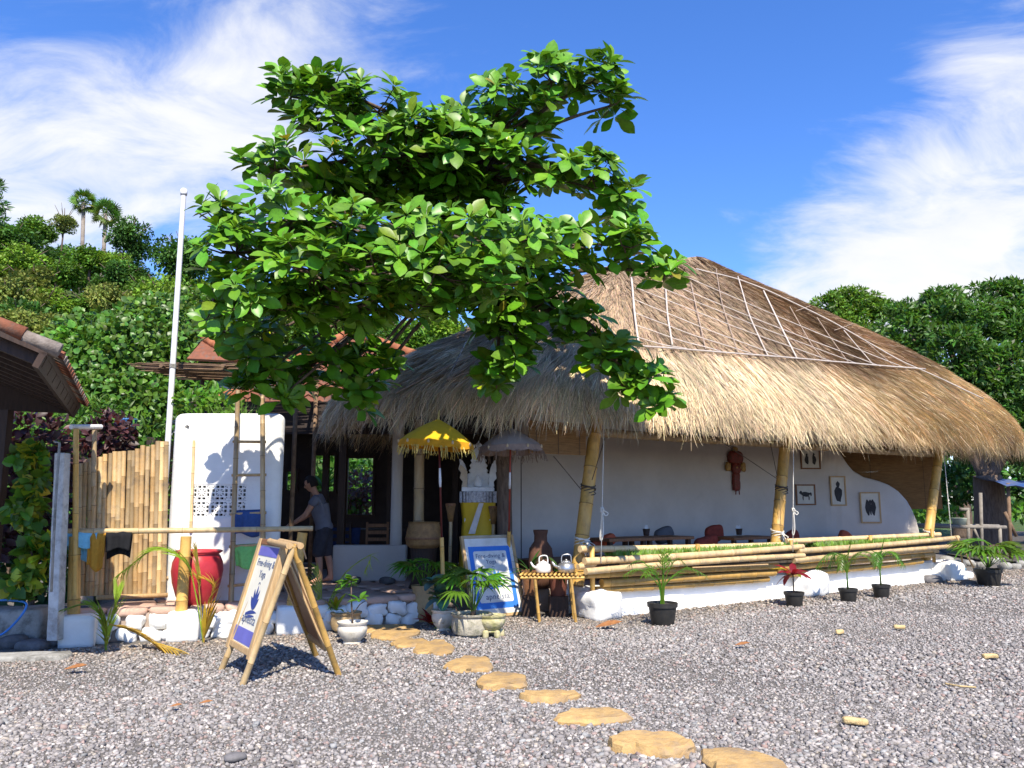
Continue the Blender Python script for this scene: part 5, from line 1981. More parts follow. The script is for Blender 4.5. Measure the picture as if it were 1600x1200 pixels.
# rail of bamboo poles, wedge-shaped ends
RR = thing('bamboo_front_rail', 'stacked horizontal bamboo poles along the open front of the hut', 'railing', along(LEN / 2, 0.25, 0.4))
for (a, b, r, off, mt) in (
        ((906, 858), (1222, 851), 0.050, 0.10, BAM_P), ((913, 877), (1254, 854), 0.052, 0.34, BAM_P), ((966, 884), (1192, 868), 0.05, 0.22, BAM_P), ((903, 886), (930, 881), 0.04, 0.30, BAM_P),
        ((915, 893), (1256, 868), 0.046, 0.40, BAM_P), ((1228, 846), (1468, 835), 0.050, 0.10, BAM_P), ((1246, 861), (1497, 840), 0.052, 0.34, BAM_P), ((1240, 876), (1495, 853), 0.046, 0.40, BAM_P),
        ((1170, 874), (1250, 869), 0.045, 0.24, BAM_Y), ((1258, 868), (1440, 853), 0.045, 0.18, BAM_P),
        ((898, 899), (1215, 884), 0.055, 0.26, BAM_Y), ((940, 911), (1210, 895), 0.060, 0.20, BAM_Y), ((930, 922), (1200, 905), 0.05, 0.16, BAM_Y),
        ((1215, 888), (1458, 866), 0.055, 0.26, BAM_Y), ((1235, 897), (1440, 877), 0.058, 0.20, BAM_Y)):
    bamboo('rail_pole', F(*a, off), F(*b, off), r, mt, RR, seg=0.45, bend=0.004, n=10)
MB().tube([F(1082, 887, 0.44), F(1200, 882, 0.44)], 0.012, n=5).build('split_stick', M_WOOD_L, RR)
# short struts that carry the poles
for u, v in ((925, 880), (1090, 876), (1236, 870), (1360, 862), (1456, 852)):
    a = F(u, v - 24, 0.2)
    MB().tube([Vector((a.x, a.y, 0.38)), Vector((a.x, a.y, a.z + 0.02))], 0.035, n=8).build('strut', BAM_Y[0], RR, smooth=True)
# grass strip behind the poles
PLB = thing('planter_grass', 'strip of short green grass growing behind the front bamboo poles', 'grass', along(LEN / 2, -0.05, 0.6))
gd, gu, gl, gc, gs = [], [], [], [], []
for t0, t1 in ((0.35, LEN * 0.475), (LEN * 0.53, LEN * 0.94)):
    k = 3600
    t = rng.uniform(t0, t1, k)
    of_ = rng.uniform(-0.02, 0.24, k)
    for a, b in zip(t, of_):
        p = along(a, b, 0.80)
        gl.append(tuple(p))
    gd.append(np.column_stack([rng.normal(0, .35, k), rng.normal(0, .35, k), np.ones(k)]))
    gs.append(rng.uniform(0.05, 0.13, k))
gd = np.concatenate(gd)
gs = np.concatenate(gs)
k = len(gl)
mass('blades', LTN_V, LTN_F, frames(gd, np.tile([0, -1.0, 0.1], (k, 1))) * gs[:, None, None], np.array(gl), np.array([(2.6, 1.7, 1.2)]) * rng.uniform(0.6, 1.2, (k, 1)), M_GREEN2, PLB, kind='stuff')
MB().prism([along(0.3, -0.04, 0.55), along(LEN * 0.95, -0.04, 0.55), along(LEN * 0.95, 0.25, 0.55), along(0.3, 0.25, 0.55)], (0, 0, 0.245)).build('soil_bed', M_SOIL, PLB)


# ropes with knots
def rope(name, label, top, bot, knot_v, mt, r=0.011):
    t = thing(name, label, 'rope', bot)
    MB().tube([top, bot], r * 0.55, n=5).build('line', mt, t, smooth=True)
    kp = P(*knot_v[:2], bot.y)
    kp = top.lerp(bot, (top.z - kp.z) / max(1e-6, top.z - bot.z))
    vs = [kp + Vector((math.sin(a * 3) * 0.022, math.cos(a * 2) * 0.022, math.sin(a * 2) * 0.03)) for a in np.linspace(0, 6.28, 24)]
    MB().tube(vs, r * 0.8, n=5).build('knot', mt, t, smooth=True)
    lp = [kp, kp + Vector((0.05, 0, -0.02)), kp + Vector((0.085, 0, -0.05)), kp + Vector((0.05, 0, -0.08)), kp + Vector((0.0, 0, -0.03)), kp + Vector((-0.02, 0, -0.2)), kp + Vector((-0.035, 0, -0.38)), kp + Vector((-0.015, 0, -0.42)), kp + Vector((0.012, 0, -0.3)), kp + Vector((0.008, 0, -0.04))]
    MB().tube(catmull([tuple(p) for p in lp], 4, closed=False), r * 0.75, n=5).build('loop', mt, t, smooth=True)
    return t


rope('hanging_rope', 'white knotted rope hanging beside the left front post', F(944, 655, 0.32), F(939, 880, 0.42), (940, 797), M_ROPE)
rope('hanging_rope', 'white knotted rope hanging beside the middle front post', F(1240, 660, 0.32), F(1239, 862, 0.42), (1240, 797), M_ROPE)
t_ = thing('stay_rope', 'thin pale rope stretched down to the right end of the bamboo rail', 'rope', F(1487, 840, 0.34))
MB().tube([F(1473, 690, 0.2), F(1487, 842, 0.34)], 0.009, n=5).build('line', M_ROPE, t_, smooth=True)
for lab, a, b in (('dark cord from the left front post up to the blind', (865, 713), (908, 765)), ('dark cord from the left front post up to the eave', (945, 685), (925, 750)), ('dark cord running up left from the middle front post', (1118, 684), (1214, 748)), ('dark cord running up beside the middle front post', (1203, 690), (1214, 742))):
    tag(MB().tube([F(*a, -0.1), F(*b, -0.02)], 0.007, n=5).build('cord', M_ROPE_D, smooth=True), lab, 'cord')
# rope lashings on posts
for i, (u, v, rr, mt) in enumerate(((906, 846, 0.112, M_ROPE), (1216, 834, 0.112, M_ROPE), (1453, 834, 0.107, M_ROPE), (913, 764, 0.108, M_ROPE_D), (1219, 764, 0.108, M_ROPE_D))):
    A_, B_ = [(F(*a_, o_), F(*b_, o_ - 0.25)) for (a_, b_, r__, o_) in posts][0 if u < 1000 else 1 if u < 1300 else 2]
    zc_ = F(u, v, -0.1).z
    c = A_.lerp(B_, (zc_ - A_.z) / (B_.z - A_.z))
    mb = MB()
    for k in range(7):
        z = c.z + (k - 3) * 0.02
        ring = [Vector((c.x + math.cos(a) * rr, c.y + math.sin(a) * rr, z + 0.03 * math.sin(a + k))) for a in np.linspace(0, 6.283, 17)]
        mb.tube(ring, 0.009, n=4, caps=False)
    if mt is M_ROPE:
        for k in range(9):
            a = random.uniform(3.6, 5.9)
            s_ = Vector((c.x + math.cos(a) * rr, c.y + math.sin(a) * rr, c.z))
            mb.tube([s_, s_ + Vector((random.uniform(-.05, .08), -0.05, -0.05)), s_ + Vector((random.uniform(-.05, .1), -0.12, -random.uniform(0.10, .2)))], 0.008, n=4)
    mb.build('lashing', mt, HUT, smooth=True)

# low tables, cups, cushions inside
lt = [('low dark table nearest the left front post inside the hut', (965, 840), 13.5, 0.9), ('low dark table with a cup in the middle left of the hut', (1031, 838), 14.2, 1.1), ('low dark table with a cup beside the middle front post', (1160, 838), 15.4, 1.2), ('low table against the right end of the hut wall', (1290, 841), 16.9, 1.1)]
for lab, (u, v), Y, w in lt:
    p = P(u, v, Y)
    t = thing('low_table', lab, 'table', (p.x, p.y, TZ), 'low tables inside the hut')
    M = fz
    MB().box((p.x, p.y, p.z - 0.025), (w, 0.6, 0.05), rotz=M).build('tabletop', M_WOOD_B, t, bevel=0.006)
    for sx in (-1, 1):
        for sy in (-1, 1):
            q = Vector((p.x, p.y, 0)) + Matrix.Rotation(M, 3, 'Z') @ Vector((sx * (w / 2 - 0.08), sy * 0.22, 0))
            MB().box((q.x, q.y, (TZ + p.z - 0.05) / 2), (0.07, 0.07, p.z - 0.05 - TZ), rotz=M).build('leg', M_WOOD_D, t)
for (u, v, Y, lab) in ((1010, 837, 14.15, 'small dark cup with white tissue on the middle left low table'), (1155, 836, 15.3, 'small dark cup with white tissue on the table by the middle post')):
    p = P(u, v, Y)
    t = thing('tissue_cup', lab, 'cup', p, 'cups on the low tables')
    MB().lathe([(0.045, 0), (0.05, 0.01), (0.065, 0.12), (0.058, 0.12), (0.04, 0.02), (0, 0.02)], p, n=14).build('cup', M_WOOD_D, t, smooth=True)
    mb = MB()
    for k in range(6):
        mb.leaf(p + Vector((random.uniform(-.02, .02), random.uniform(-.02, .02), 0.09)), (random.gauss(0, .4), random.gauss(0, .4), 1), (0, -1, 0), 0.10, 0.05, droop=0.3)
    mb.build('tissue', mat('tissue_white_%d' % u, (0.75, 0.75, 0.74), rough=0.9), t, smooth=True)
M_CUSH = mat('red_cushion', (0.26, 0.045, 0.03), (0.16, 0.03, 0.02), scale=14, rough=0.9)
M_CUSH_O = mat('orange_cushion', (0.40, 0.09, 0.04), (0.30, 0.06, 0.03), scale=14, rough=0.9)
for i, (u, v, Y, w, h, m_, lab) in enumerate(((1118, 838, 15.6, 0.48, 0.34, M_CUSH, 'dark red cushion leaning on the wall left of the middle table'), (1105, 846, 14.9, 0.6, 0.22, M_CUSH, 'dark red floor cushion in front of the middle table'), (1318, 845, 17.4, 0.42, 0.34, M_CUSH_O, 'orange red cushion at the right end of the hut wall'), (1240, 842, 16.8, 0.4, 0.3, M_CUSH, 'dark cushion behind the middle front post'), (1040, 838, 15.0, 0.45, 0.3, mat('grey_cushion', (0.09, 0.10, 0.12), rough=0.9), 'dark grey cushion behind the middle left low table'), (945, 846, 13.4, 0.55, 0.2, M_CUSH_O, 'red brown cushion under the table by the left front post'))):
    p = P(u, v, Y)
    me = rough_mesh('cushion', (w, 0.16, h), m_, amp=0.02, scale=4, cuts=6, seed=200 + i, roundness=0.6)
    o = piece('cushion', me, None, (p.x, p.y, p.z - 0.12), Matrix.Rotation(fz, 3, 'Z') @ Matrix.Rotation(R(random.uniform(-35, 35)), 3, 'Y'))
    tag(o, lab, 'cushion', 'cushions inside the hut')
# bench seats that carry them
bn = thing('hut_bench', 'raised wooden seating platform along the inner wall of the hut', 'platform', along(LEN / 2, -1.7, TZ))
MB().prism([along(0.3, -1.2, TZ), along(LEN * 0.93, -1.2, TZ), along(LEN * 0.93, -2.0, TZ), along(0.3, -2.3, TZ)], (0, 0, 0.32)).build('platform', M_WOOD_B, bn)

# pictures on the wall
WALL_BVH = BVHTree.FromPolygons([tuple(Vector(v.co) + HUT.location) for v in inner_wall.data.vertices], [tuple(p.vertices) for p in inner_wall.data.polygons])


def on_wall(u, v, lift=0.0):
    o = Vector((0, 0, EYE))
    d = pix_dir(u, v).normalized()
    h = WALL_BVH.ray_cast(o, d)
    n = h[1]
    if n.dot(d) > 0:
        n = -n
    return h[0] + n * lift, n


M_PAPER = mat('drawing_paper', (0.60, 0.58, 0.52), (0.52, 0.50, 0.45), scale=5, rough=0.8)
M_INK = mat('charcoal_ink', (0.05, 0.05, 0.055), rough=0.9)
for (u0, v0, u1, v1, lab, kind_) in ((1250, 701, 1281, 733, 'small framed drawing of two figures high on the hut wall', 'two'), (1242, 757, 1274, 789, 'small framed drawing of an animal right of the middle post', 'animal'), (1297, 744, 1321, 790, 'upright framed drawing of a dark robed figure', 'robed'), (1346, 769, 1374, 817, 'upright framed drawing of a winged figure lowest on the curved wall', 'wing')):
    c, n = on_wall((u0 + u1) / 2, (v0 + v1) / 2)
    n.z = 0
    n.normalize()
    ex = Vector((-n.y, n.x, 0))
    ez = Vector((0, 0, 1))
    w = (u1 - u0) / FPX * uv_of(c)[2] / max(0.4, abs(ex.x * 1.0))
    h = (v1 - v0) / FPX * uv_of(c)[2]
    t = thing('framed_picture', lab, 'picture', c, 'framed drawings on the hut wall')
    rot = Matrix((ex, -n, ez)).transposed()
    base_ = c + n * 0.02
    MB().box(base_ - n * 0.005, (w - 0.02, 0.02, h - 0.02), rot=rot).build('sheet', M_PAPER, t)
    f = MB()
    for sz in (-1, 1):
        f.box(base_ + ez * (sz * (h / 2 - 0.015)) + n * 0.004, (w, 0.035, 0.03), rot=rot)
        f.box(base_ + ex * (sz * (w / 2 - 0.015)) + n * 0.003, (0.03, 0.032, h - 0.062), rot=rot)
    f.build('frame', M_WOOD_L if kind_ in ('robed', 'wing') else M_WOOD_B, t)
    ink = MB()

    def blob(cx, cz, rx, rz, k=12):
        pts = [base_ + n * 0.0075 + ex * ((cx + math.cos(a) * rx * (1 + .2 * math.sin(a * 3 + cx * 9))) * w) + ez * ((cz + math.sin(a) * rz * (1 + .15 * math.sin(a * 4 + cz * 7))) * h) for a in np.linspace(0, 6.283, k, endpoint=False)]
        ink.add(pts, [tuple(range(k))])
    if kind_ == 'two':
        blob(-.18, -.05, .10, .22); blob(-.17, .2, .05, .06); blob(.18, -.05, .10, .24); blob(.18, .22, .05, .06)
    elif kind_ == 'animal':
        blob(0, 0.02, .24, .12); blob(-.24, .10, .08, .09); blob(-.14, -.16, .03, .12); blob(.16, -.16, .03, .12); blob(.27, .03, .04, .10)
    elif kind_ == 'robed':
        blob(0, -.12, .24, .26); blob(0, .2, .12, .12)
    else:
        blob(-.14, 0, .11, .26); blob(.14, 0, .11, .26); blob(0, .18, .07, .07); blob(0, -.05, .06, .2)
    ink.build('drawing', M_INK, t)
# carved wall ornament
c, n = on_wall(1146, 725)
n.z = 0
n.normalize()
ex = Vector((-n.y, n.x, 0))
OR = thing('wall_carving', 'ornate red carved mask ornament hanging on the hut wall', 'carving', c)
M_OR1 = mat('red_lacquer', (0.22, 0.025, 0.02), (0.09, 0.03, 0.015), scale=22, rough=0.45, bump=0.6, bscale=40)
M_OR2 = mat('old_gold', (0.42, 0.26, 0.07), (0.20, 0.10, 0.03), scale=18, rough=0.45)


def orn(nm, dx, dz, sx, sz, m_, dy=0.10, seed=0, rd=0.6):
    me = rough_mesh(nm, (sx, dy, sz), m_, amp=0.02, scale=14, cuts=6, seed=seed, roundness=rd)
    piece(nm, me, OR, c + n * 0.06 + ex * dx + Vector((0, 0, dz)), Matrix((ex, -n, Vector((0, 0, 1)))).transposed())


orn('crown', 0, 0.0, 0.46, 0.28, M_OR1, 0.12, 1)
orn('face', 0, -0.22, 0.26, 0.26, M_OR1, 0.13, 2, 0.8)
orn('body', 0.0, -0.58, 0.20, 0.40, M_OR1, 0.09, 3, 0.4)
orn('ear', -0.25, -0.16, 0.15, 0.2, M_OR2, 0.05, 4)
orn('ear', 0.25, -0.16, 0.15, 0.2, M_OR2, 0.05, 5)
orn('crest', 0, 0.25, 0.14, 0.12, M_OR2, 0.06, 6)
for sx in (-1, 1):
    MB().lathe([(0, -0.01), (0.02, -0.008), (0.02, 0.008), (0, 0.01)], c + n * 0.14 + ex * (sx * 0.06) + Vector((0, 0, -0.08)), n=10, axis=n).build('eye', M_OR2, OR)
    MB().tube([c + n * 0.08 + ex * (sx * 0.05) + Vector((0, 0, -0.56)), c + n * 0.08 + ex * (sx * 0.06) + Vector((0, 0, -0.66))], 0.012, n=6).build('tassel', M_OR1, OR)
# ================================================================== SIGNS
M_SIGNW = mat('sign_white', (0.72, 0.72, 0.70), (0.60, 0.60, 0.57), scale=4, rough=0.55, stain=(0.48, 0.46, 0.40), stain_scale=3, stain_lo=0.5, stain_hi=0.8)
M_SIGNB = mat('sign_blue', (0.045, 0.20, 0.62), (0.035, 0.16, 0.54), scale=4, rough=0.5)
M_SIGNV = mat('sign_violet_blue', (0.14, 0.14, 0.46), (0.11, 0.11, 0.38), scale=4, rough=0.5)
M_SIGNC = mat('sign_cream', (0.74, 0.70, 0.58), (0.66, 0.62, 0.50), scale=4, rough=0.6)
M_LETTER = mat('sign_letter_grey', (0.10, 0.13, 0.22), rough=0.6)
M_NAVY = mat('sign_navy', (0.03, 0.06, 0.26), rough=0.5)


def text_part(name, body, size, origin, ex, ey, material, parent, align='CENTER', squeeze=1.0, extrude=0.0015):
    cu = bpy.data.curves.new(name, 'FONT')
    cu.body = body
    cu.size = size
    cu.align_x = align
    cu.extrude = extrude
    cu.space_character = 1.06
    tmp = bpy.data.objects.new(name + '_tmp', cu)
    COL.objects.link(tmp)
    bpy.context.view_layer.update()
    me = bpy.data.meshes.new_from_object(tmp.evaluated_get(bpy.context.evaluated_depsgraph_get()))
    bpy.data.objects.remove(tmp)
    ex, ey = Vector(ex).normalized(), Vector(ey).normalized()
    ez = ex.cross(ey)
    off = Vector(origin) - wloc(parent)
    for v in me.vertices:
        v.co = off + ex * (v.co.x * squeeze) + ey * v.co.y + ez * v.co.z
    me.materials.clear()
    me.materials.append(material)
    o = bpy.data.objects.new(name, me)
    return link(o, parent)


def panel(o, ex, ey, ez, x0, y0, x1, y1, z0, z1):
    """box in a sign's own frame"""
    vs = [o + ex * x + ey * y + ez * z for z in (z0, z1) for y in (y0, y1) for x in (x0, x1)]
    mb = MB()
    mb.add(vs, [(0, 2, 3, 1), (4, 5, 7, 6), (0, 1, 5, 4), (2, 6, 7, 3), (0, 4, 6, 2), (1, 3, 7, 5)])
    return mb


def shape(o, ex, ey, ez, pts, z, th=0.0015):
    mb = MB()
    mb.prism([o + ex * x + ey * y + ez * z for x, y in pts], ez * th)
    return mb


def logo(o, ex, ey, ez, cx, cy, s, z, parent, mat_a, mat_b):
    """seated diver: arc for the head, long petals like fins, waves below"""
    arc = [(math.cos(a) * 0.09, math.sin(a) * 0.09) for a in np.linspace(0.3, 2.84, 12)] + [(math.cos(a) * 0.062, math.sin(a) * 0.062) for a in np.linspace(2.84, 0.3, 12)]
    shape(o, ex, ey, ez, [(cx + x * s, cy + (y + 0.62) * s) for x, y in arc], z).build('emblem_arc', mat_b, parent)
    for k, (an, L, w) in enumerate(((0, 0.62, 0.15), (0.42, 0.56, 0.14), (-0.42, 0.56, 0.14), (0.85, 0.46, 0.13), (-0.85, 0.46, 0.13))):
        d = Vector((math.sin(an), math.cos(an)))
        n = Vector((d.y, -d.x))
        pts = []
        for t in np.linspace(0, 1, 9):
            pts.append((d * (L * t) + n * (w * math.sin(math.pi * t) ** 0.8 * (1 - 0.4 * t))))
        for t in np.linspace(1, 0, 9)[1:-1]:
            pts.append((d * (L * t) - n * (w * 0.35 * math.sin(math.pi * t))))
        shape(o, ex, ey, ez, [(cx + p.x * s, cy + p.y * s) for p in pts], z + 0.0006 * k).build('emblem_petal', mat_a, parent)
    for (yy, w, h) in ((-0.10, 0.46, 0.07), (-0.2, 0.34, 0.05)):
        pts = [(cx + s * x, cy + s * (yy + 0.10 * x + h * math.cos(x * 3.2))) for x in np.linspace(-w, w, 14)] + [(cx + s * x, cy + s * (yy + 0.16 * x - h * 0.4)) for x in np.linspace(w, -w, 14)]
        shape(o, ex, ey, ez, pts, z).build('emblem_wave', mat_a, parent)


# A-frame board on the gravel
AF = thing('a_frame_sign', 'folding bamboo A-frame sign standing on the gravel', 'sign', (-2.2, 7.6, 0))
la, lb = G(346, 1046), G(379, 1070)
ra, rb = G(494, 1026), G(529, 1055)
ta, tb_ = P(431, 848, 7.95), P(459, 856, 7.22)
ta.z = tb_.z = (ta.z + tb_.z) / 2
for nm, a, b in (('l', la, lb), ('r', ra, rb)):
    for q, t in ((a, ta), (b, tb_)):
        d = (t - q).normalized()
        bamboo('leg', q - d * 0.03, t + d * 0.02, 0.030, BAM_Y if nm == 'r' else BAM_P, AF, seg=0.42, n=10)
# left face: frame, poster
ex = (lb - la).normalized()
ey0 = ((ta + tb_) / 2 - (la + lb) / 2)
ey = (ey0 - ex * ey0.dot(ex)).normalized()
ez = ex.cross(ey).normalized()
if ez.x > 0:
    ez = -ez
Wd = (lb - la).length
Hd = ey0.length
o0 = la.copy()
sgn = 1 if ex.cross(ey).dot(ez) > 0 else -1
panel(o0, ex, ey, ez, 0.02, Hd * 0.20, Wd - 0.02, Hd * 0.96, -0.012, 0.006).build('board', M_SIGNC, AF)
panel(o0, ex, ey, ez, 0.05, Hd * 0.235, Wd - 0.05, Hd * 0.335, 0.006, 0.010).build('blue_band', M_SIGNV, AF)
panel(o0, ex, ey, ez, 0.05, Hd * 0.86, Wd - 0.05, Hd * 0.93, 0.006, 0.010).build('blue_band', M_SIGNV, AF)
for (x0, x1, y0, y1) in ((-0.03, 0.055, 0.16, 0.985), (Wd - 0.055, Wd + 0.03, 0.16, 0.985)):
    panel(o0, ex, ey, ez, x0, Hd * y0, x1, Hd * y1, -0.03, 0.028).build('frame_side', M_WOOD_L, AF, bevel=0.008)
panel(o0, ex, ey, ez, 0.058, Hd * 0.18, Wd - 0.058, Hd * 0.225, -0.025, 0.022).build('frame_bottom', M_WOOD_L, AF, bevel=0.008)
panel(o0, ex, ey, ez, 0.058, Hd * 0.94, Wd - 0.058, Hd * 0.985, -0.025, 0.022).build('frame_top', M_WOOD_B, AF, bevel=0.008)
text_part('lettering', 'Free-diving &', 0.098, o0 + ex * (Wd / 2) + ey * (Hd * 0.785) + ez * 0.008, ex, ey, M_LETTER, AF)
text_part('lettering', 'Yoga', 0.098, o0 + ex * (Wd / 2) + ey * (Hd * 0.705) + ez * 0.008, ex, ey, M_LETTER, AF)
text_part('lettering', 'apneista', 0.125, o0 + ex * (Wd / 2) + ey * (Hd * 0.375) + ez * 0.008, ex, ey, M_LETTER, AF)
logo(o0, ex, ey, ez, Wd / 2, Hd * 0.475, 0.36, 0.0075, AF, M_NAVY, M_LETTER)
# right face: brown board seen from behind
ex2 = (rb - ra).normalized()
e0 = ((ta + tb_) / 2 - (ra + rb) / 2)
ey2 = (e0 - ex2 * e0.dot(ex2)).normalized()
ez2 = ex2.cross(ey2).normalized()
W2 = (rb - ra).length
H2 = e0.length
panel(ra, ex2, ey2, ez2, 0.03, H2 * 0.22, W2 - 0.03, H2 * 0.95, -0.008, 0.008).build('board', M_WOOD_B, AF)
for (x0, x1, y0, y1) in ((0.03, 0.10, 0.18, 0.96), (W2 - 0.10, W2 - 0.03, 0.18, 0.96)):
    panel(ra, ex2, ey2, ez2, x0, H2 * y0, x1, H2 * y1, -0.026, 0.026).build('frame_side', M_WOOD_L, AF, bevel=0.006)
for (y0, y1) in ((0.165, 0.205), (0.90, 0.945)):
    panel(ra, ex2, ey2, ez2, 0.102, H2 * y0, W2 - 0.102, H2 * y1, -0.022, 0.022).build('frame_bar', M_WOOD_L, AF, bevel=0.006)
# top caps and cord
for q, k in ((ta.lerp(tb_, -0.06), 0), (ta.lerp(tb_, -0.06), 1)):
    d = (tb_ - ta)
    off = Vector((-0.05 if k == 0 else 0.05, 0, 0.015))
    MB().tube([q + off, q + off + d * 1.12], 0.030, n=8).build('cap_rail', M_WOOD_L, AF, smooth=True, autosmooth=50)
MB().tube([ta + Vector((0.08, 0, -0.02)), tb_ + Vector((0.08, -0.02, 0.02)), tb_ + Vector((0.12, -0.02, -0.1))], 0.006, n=4).build('cord', M_ROPE_D, AF)

# framed board leaning behind the pots
BD = thing('leaning_board', 'framed white and blue sign board leaning behind the potted palms', 'sign', G(780, 966))
bl_, br_ = G(738, 968), G(822, 960)
tl_p, tr_p = P(717, 838, bl_.y + 0.28), P(806, 830, br_.y + 0.28)
ex = (br_ - bl_).normalized()
e0 = (tl_p + tr_p) / 2 - (bl_ + br_) / 2
ey = (tl_p - bl_).normalized()
ey = (ey - ex * ey.dot(ex)).normalized()
ez = ex.cross(ey)
W3, H3 = (br_ - bl_).length, (tl_p - bl_).length
# lean it sideways as it stands in the picture
panel(bl_, ex, ey, ez, 0.03, 0.03, W3 - 0.03, H3 - 0.03, -0.014, 0.0).build('board', M_SIGNW, BD)
for (x0, y0, x1, y1) in ((0.0, 0.045, 0.045, H3), (W3 - 0.045, 0.045, W3, H3)):
    panel(bl_, ex, ey, ez, x0, y0, x1, y1, -0.03, 0.022).build('frame_side', M_WOOD_L, BD, bevel=0.006)
panel(bl_, ex, ey, ez, 0, 0, W3, 0.045, -0.028, 0.025).build('frame_bottom', M_WOOD_L, BD, bevel=0.006)
panel(bl_, ex, ey, ez, 0.045, H3 - 0.04, W3 - 0.045, H3 + 0.002, -0.028, 0.020).build('frame_top', mat('frame_grey_wood', (0.42, 0.36, 0.26), rough=0.8), BD, bevel=0.006)
bx0, bx1, by0, by1 = 0.10, W3 - 0.10, 0.12, H3 - 0.16
panel(bl_, ex, ey, ez, bx0, by0, bx1, by1, 0.0, 0.003).build('blue_border', M_SIGNB, BD)


def rrect(x0, y0, x1, y1, r):
    pts = []
    for cx, cy, a0 in ((x1 - r, y1 - r, 0), (x0 + r, y1 - r, 90), (x0 + r, y0 + r, 180), (x1 - r, y0 + r, 270)):
        pts += [(cx + math.cos(R(a0 + k * 15)) * r, cy + math.sin(R(a0 + k * 15)) * r) for k in range(7)]
    return pts


shape(bl_, ex, ey, ez, rrect(bx0 + 0.07, by0 + 0.085, bx1 - 0.07, by1 - 0.07, 0.03), 0.003, 0.002).build('white_field', M_SIGNW, BD)
mx_ = (bx0 + bx1) / 2
text_part('lettering', 'Free-diving &', 0.088, bl_ + ex * mx_ + ey * (by1 - 0.17) + ez * 0.0065, ex, ey, M_LETTER, BD)
text_part('lettering', 'Yoga', 0.085, bl_ + ex * mx_ + ey * (by1 - 0.255) + ez * 0.0065, ex, ey, M_LETTER, BD)
text_part('lettering', 'apneista', 0.115, bl_ + ex * (mx_ + 0.02) + ey * (by0 + 0.13) + ez * 0.0065, ex, ey, M_LETTER, BD)
logo(bl_, ex, ey, ez, mx_ + 0.02, by0 + 0.36, 0.34, 0.0062, BD, M_SIGNB, mat('emblem_teal', (0.10, 0.30, 0.36), rough=0.6))

# ================================================================== POTS AND PLANTS
M_POT_W = mat('white_clay_pot', (0.66, 0.62, 0.55), (0.52, 0.48, 0.40), scale=6, rough=0.85, bump=0.3, bscale=20, stain=(0.25, 0.24, 0.16), stain_scale=6, stain_lo=0.55, stain_hi=0.75)
M_POT_G = mat('grey_patterned_pot', (0.46, 0.42, 0.34), (0.32, 0.29, 0.22), scale=11, rough=0.9, bump=0.7, bscale=22, stain=(0.20, 0.19, 0.13), stain_scale=9, stain_lo=0.5, stain_hi=0.65)
M_POT_T = mat('tan_clay_pot', (0.45, 0.32, 0.17), (0.34, 0.23, 0.11), scale=6, rough=0.85, bump=0.3)
M_POT_M = mat('mossy_bowl', (0.52, 0.46, 0.30), (0.36, 0.33, 0.14), scale=8, rough=0.9, bump=0.6, bscale=24, stain=(0.20, 0.22, 0.06), stain_scale=5, stain_lo=0.5, stain_hi=0.65)
POT_PROFILES = {
    'bowl': [(0.55, 0), (0.62, 0.06), (0.55, 0.14), (0.78, 0.30), (0.98, 0.55), (1.0, 0.70), (0.92, 0.84), (1.02, 0.92), (1.04, 1.0), (0.92, 1.0), (0.86, 0.90)],
    'bucket': [(0.72, 0), (0.74, 0.02), (0.92, 0.80), (1.0, 0.80), (1.02, 0.99), (0.95, 1.0), (0.90, 0.88)],
    'wide': [(0.70, 0), (0.74, 0.10), (0.90, 0.14), (1.0, 0.40), (0.98, 0.70), (0.92, 0.86), (1.02, 0.92), (1.04, 1.0), (0.94, 1.0), (0.88, 0.9)],
}


def pot(t, c, r, h, kind_, material):
    pr = [(a * r, b * h) for a, b in POT_PROFILES[kind_]]
    MB().lathe(pr, c, n=28).build('pot', material, t, smooth=True, autosmooth=45)
    MB().lathe([(0.0, h * 0.88), (pr[-1][0] * 0.995, h * 0.885)], c, n=20).build('soil', M_SOIL, t)
    return Vector(c) + Vector((0, 0, h * 0.88))


def fan_leaf(base, tip, size, material, parent, nseg=13, spread=200, tilt=0.0, droop=0.35, name='leaf', brown=False):
    """petiole to tip, then a fan of narrow folded segments"""
    base, tip = Vector(base), Vector(tip)
    d = (tip - base).normalized()
    mid = base.lerp(tip, 0.55) + Vector((0, 0, 0.08 * (tip - base).length))
    mb = MB()
    mb.tube([base, mid, tip], [0.007, 0.006, 0.005], n=4, caps=False)
    out = Vector((d.x, d.y, 0))
    if out.length < 0.05:
        out = Vector((0, -1, 0))
    out.normalize()
    fwd = (out + Vector((0, 0, 0.25 + tilt))).normalized()
    side = fwd.cross(Vector((0, 0, 1))).normalized()
    up = side.cross(fwd).normalized()
    for k in range(nseg):
        a = R(-spread / 2 + spread * k / (nseg - 1))
        sd = (fwd * math.cos(a) + side * math.sin(a)).normalized()
        L = size * (0.75 + 0.25 * math.cos(a * 0.8)) * random.uniform(0.9, 1.08)
        mb.leaf(tip, sd + up * 0.1, up, L, size * 0.15, droop=droop * random.uniform(0.6, 1.5), fold=0.5, shape=(0.25, 0.9, 1.0, 0.6, 0.05))
    o = mb.build(name, material, parent, smooth=False)
    return colour_attr(o)


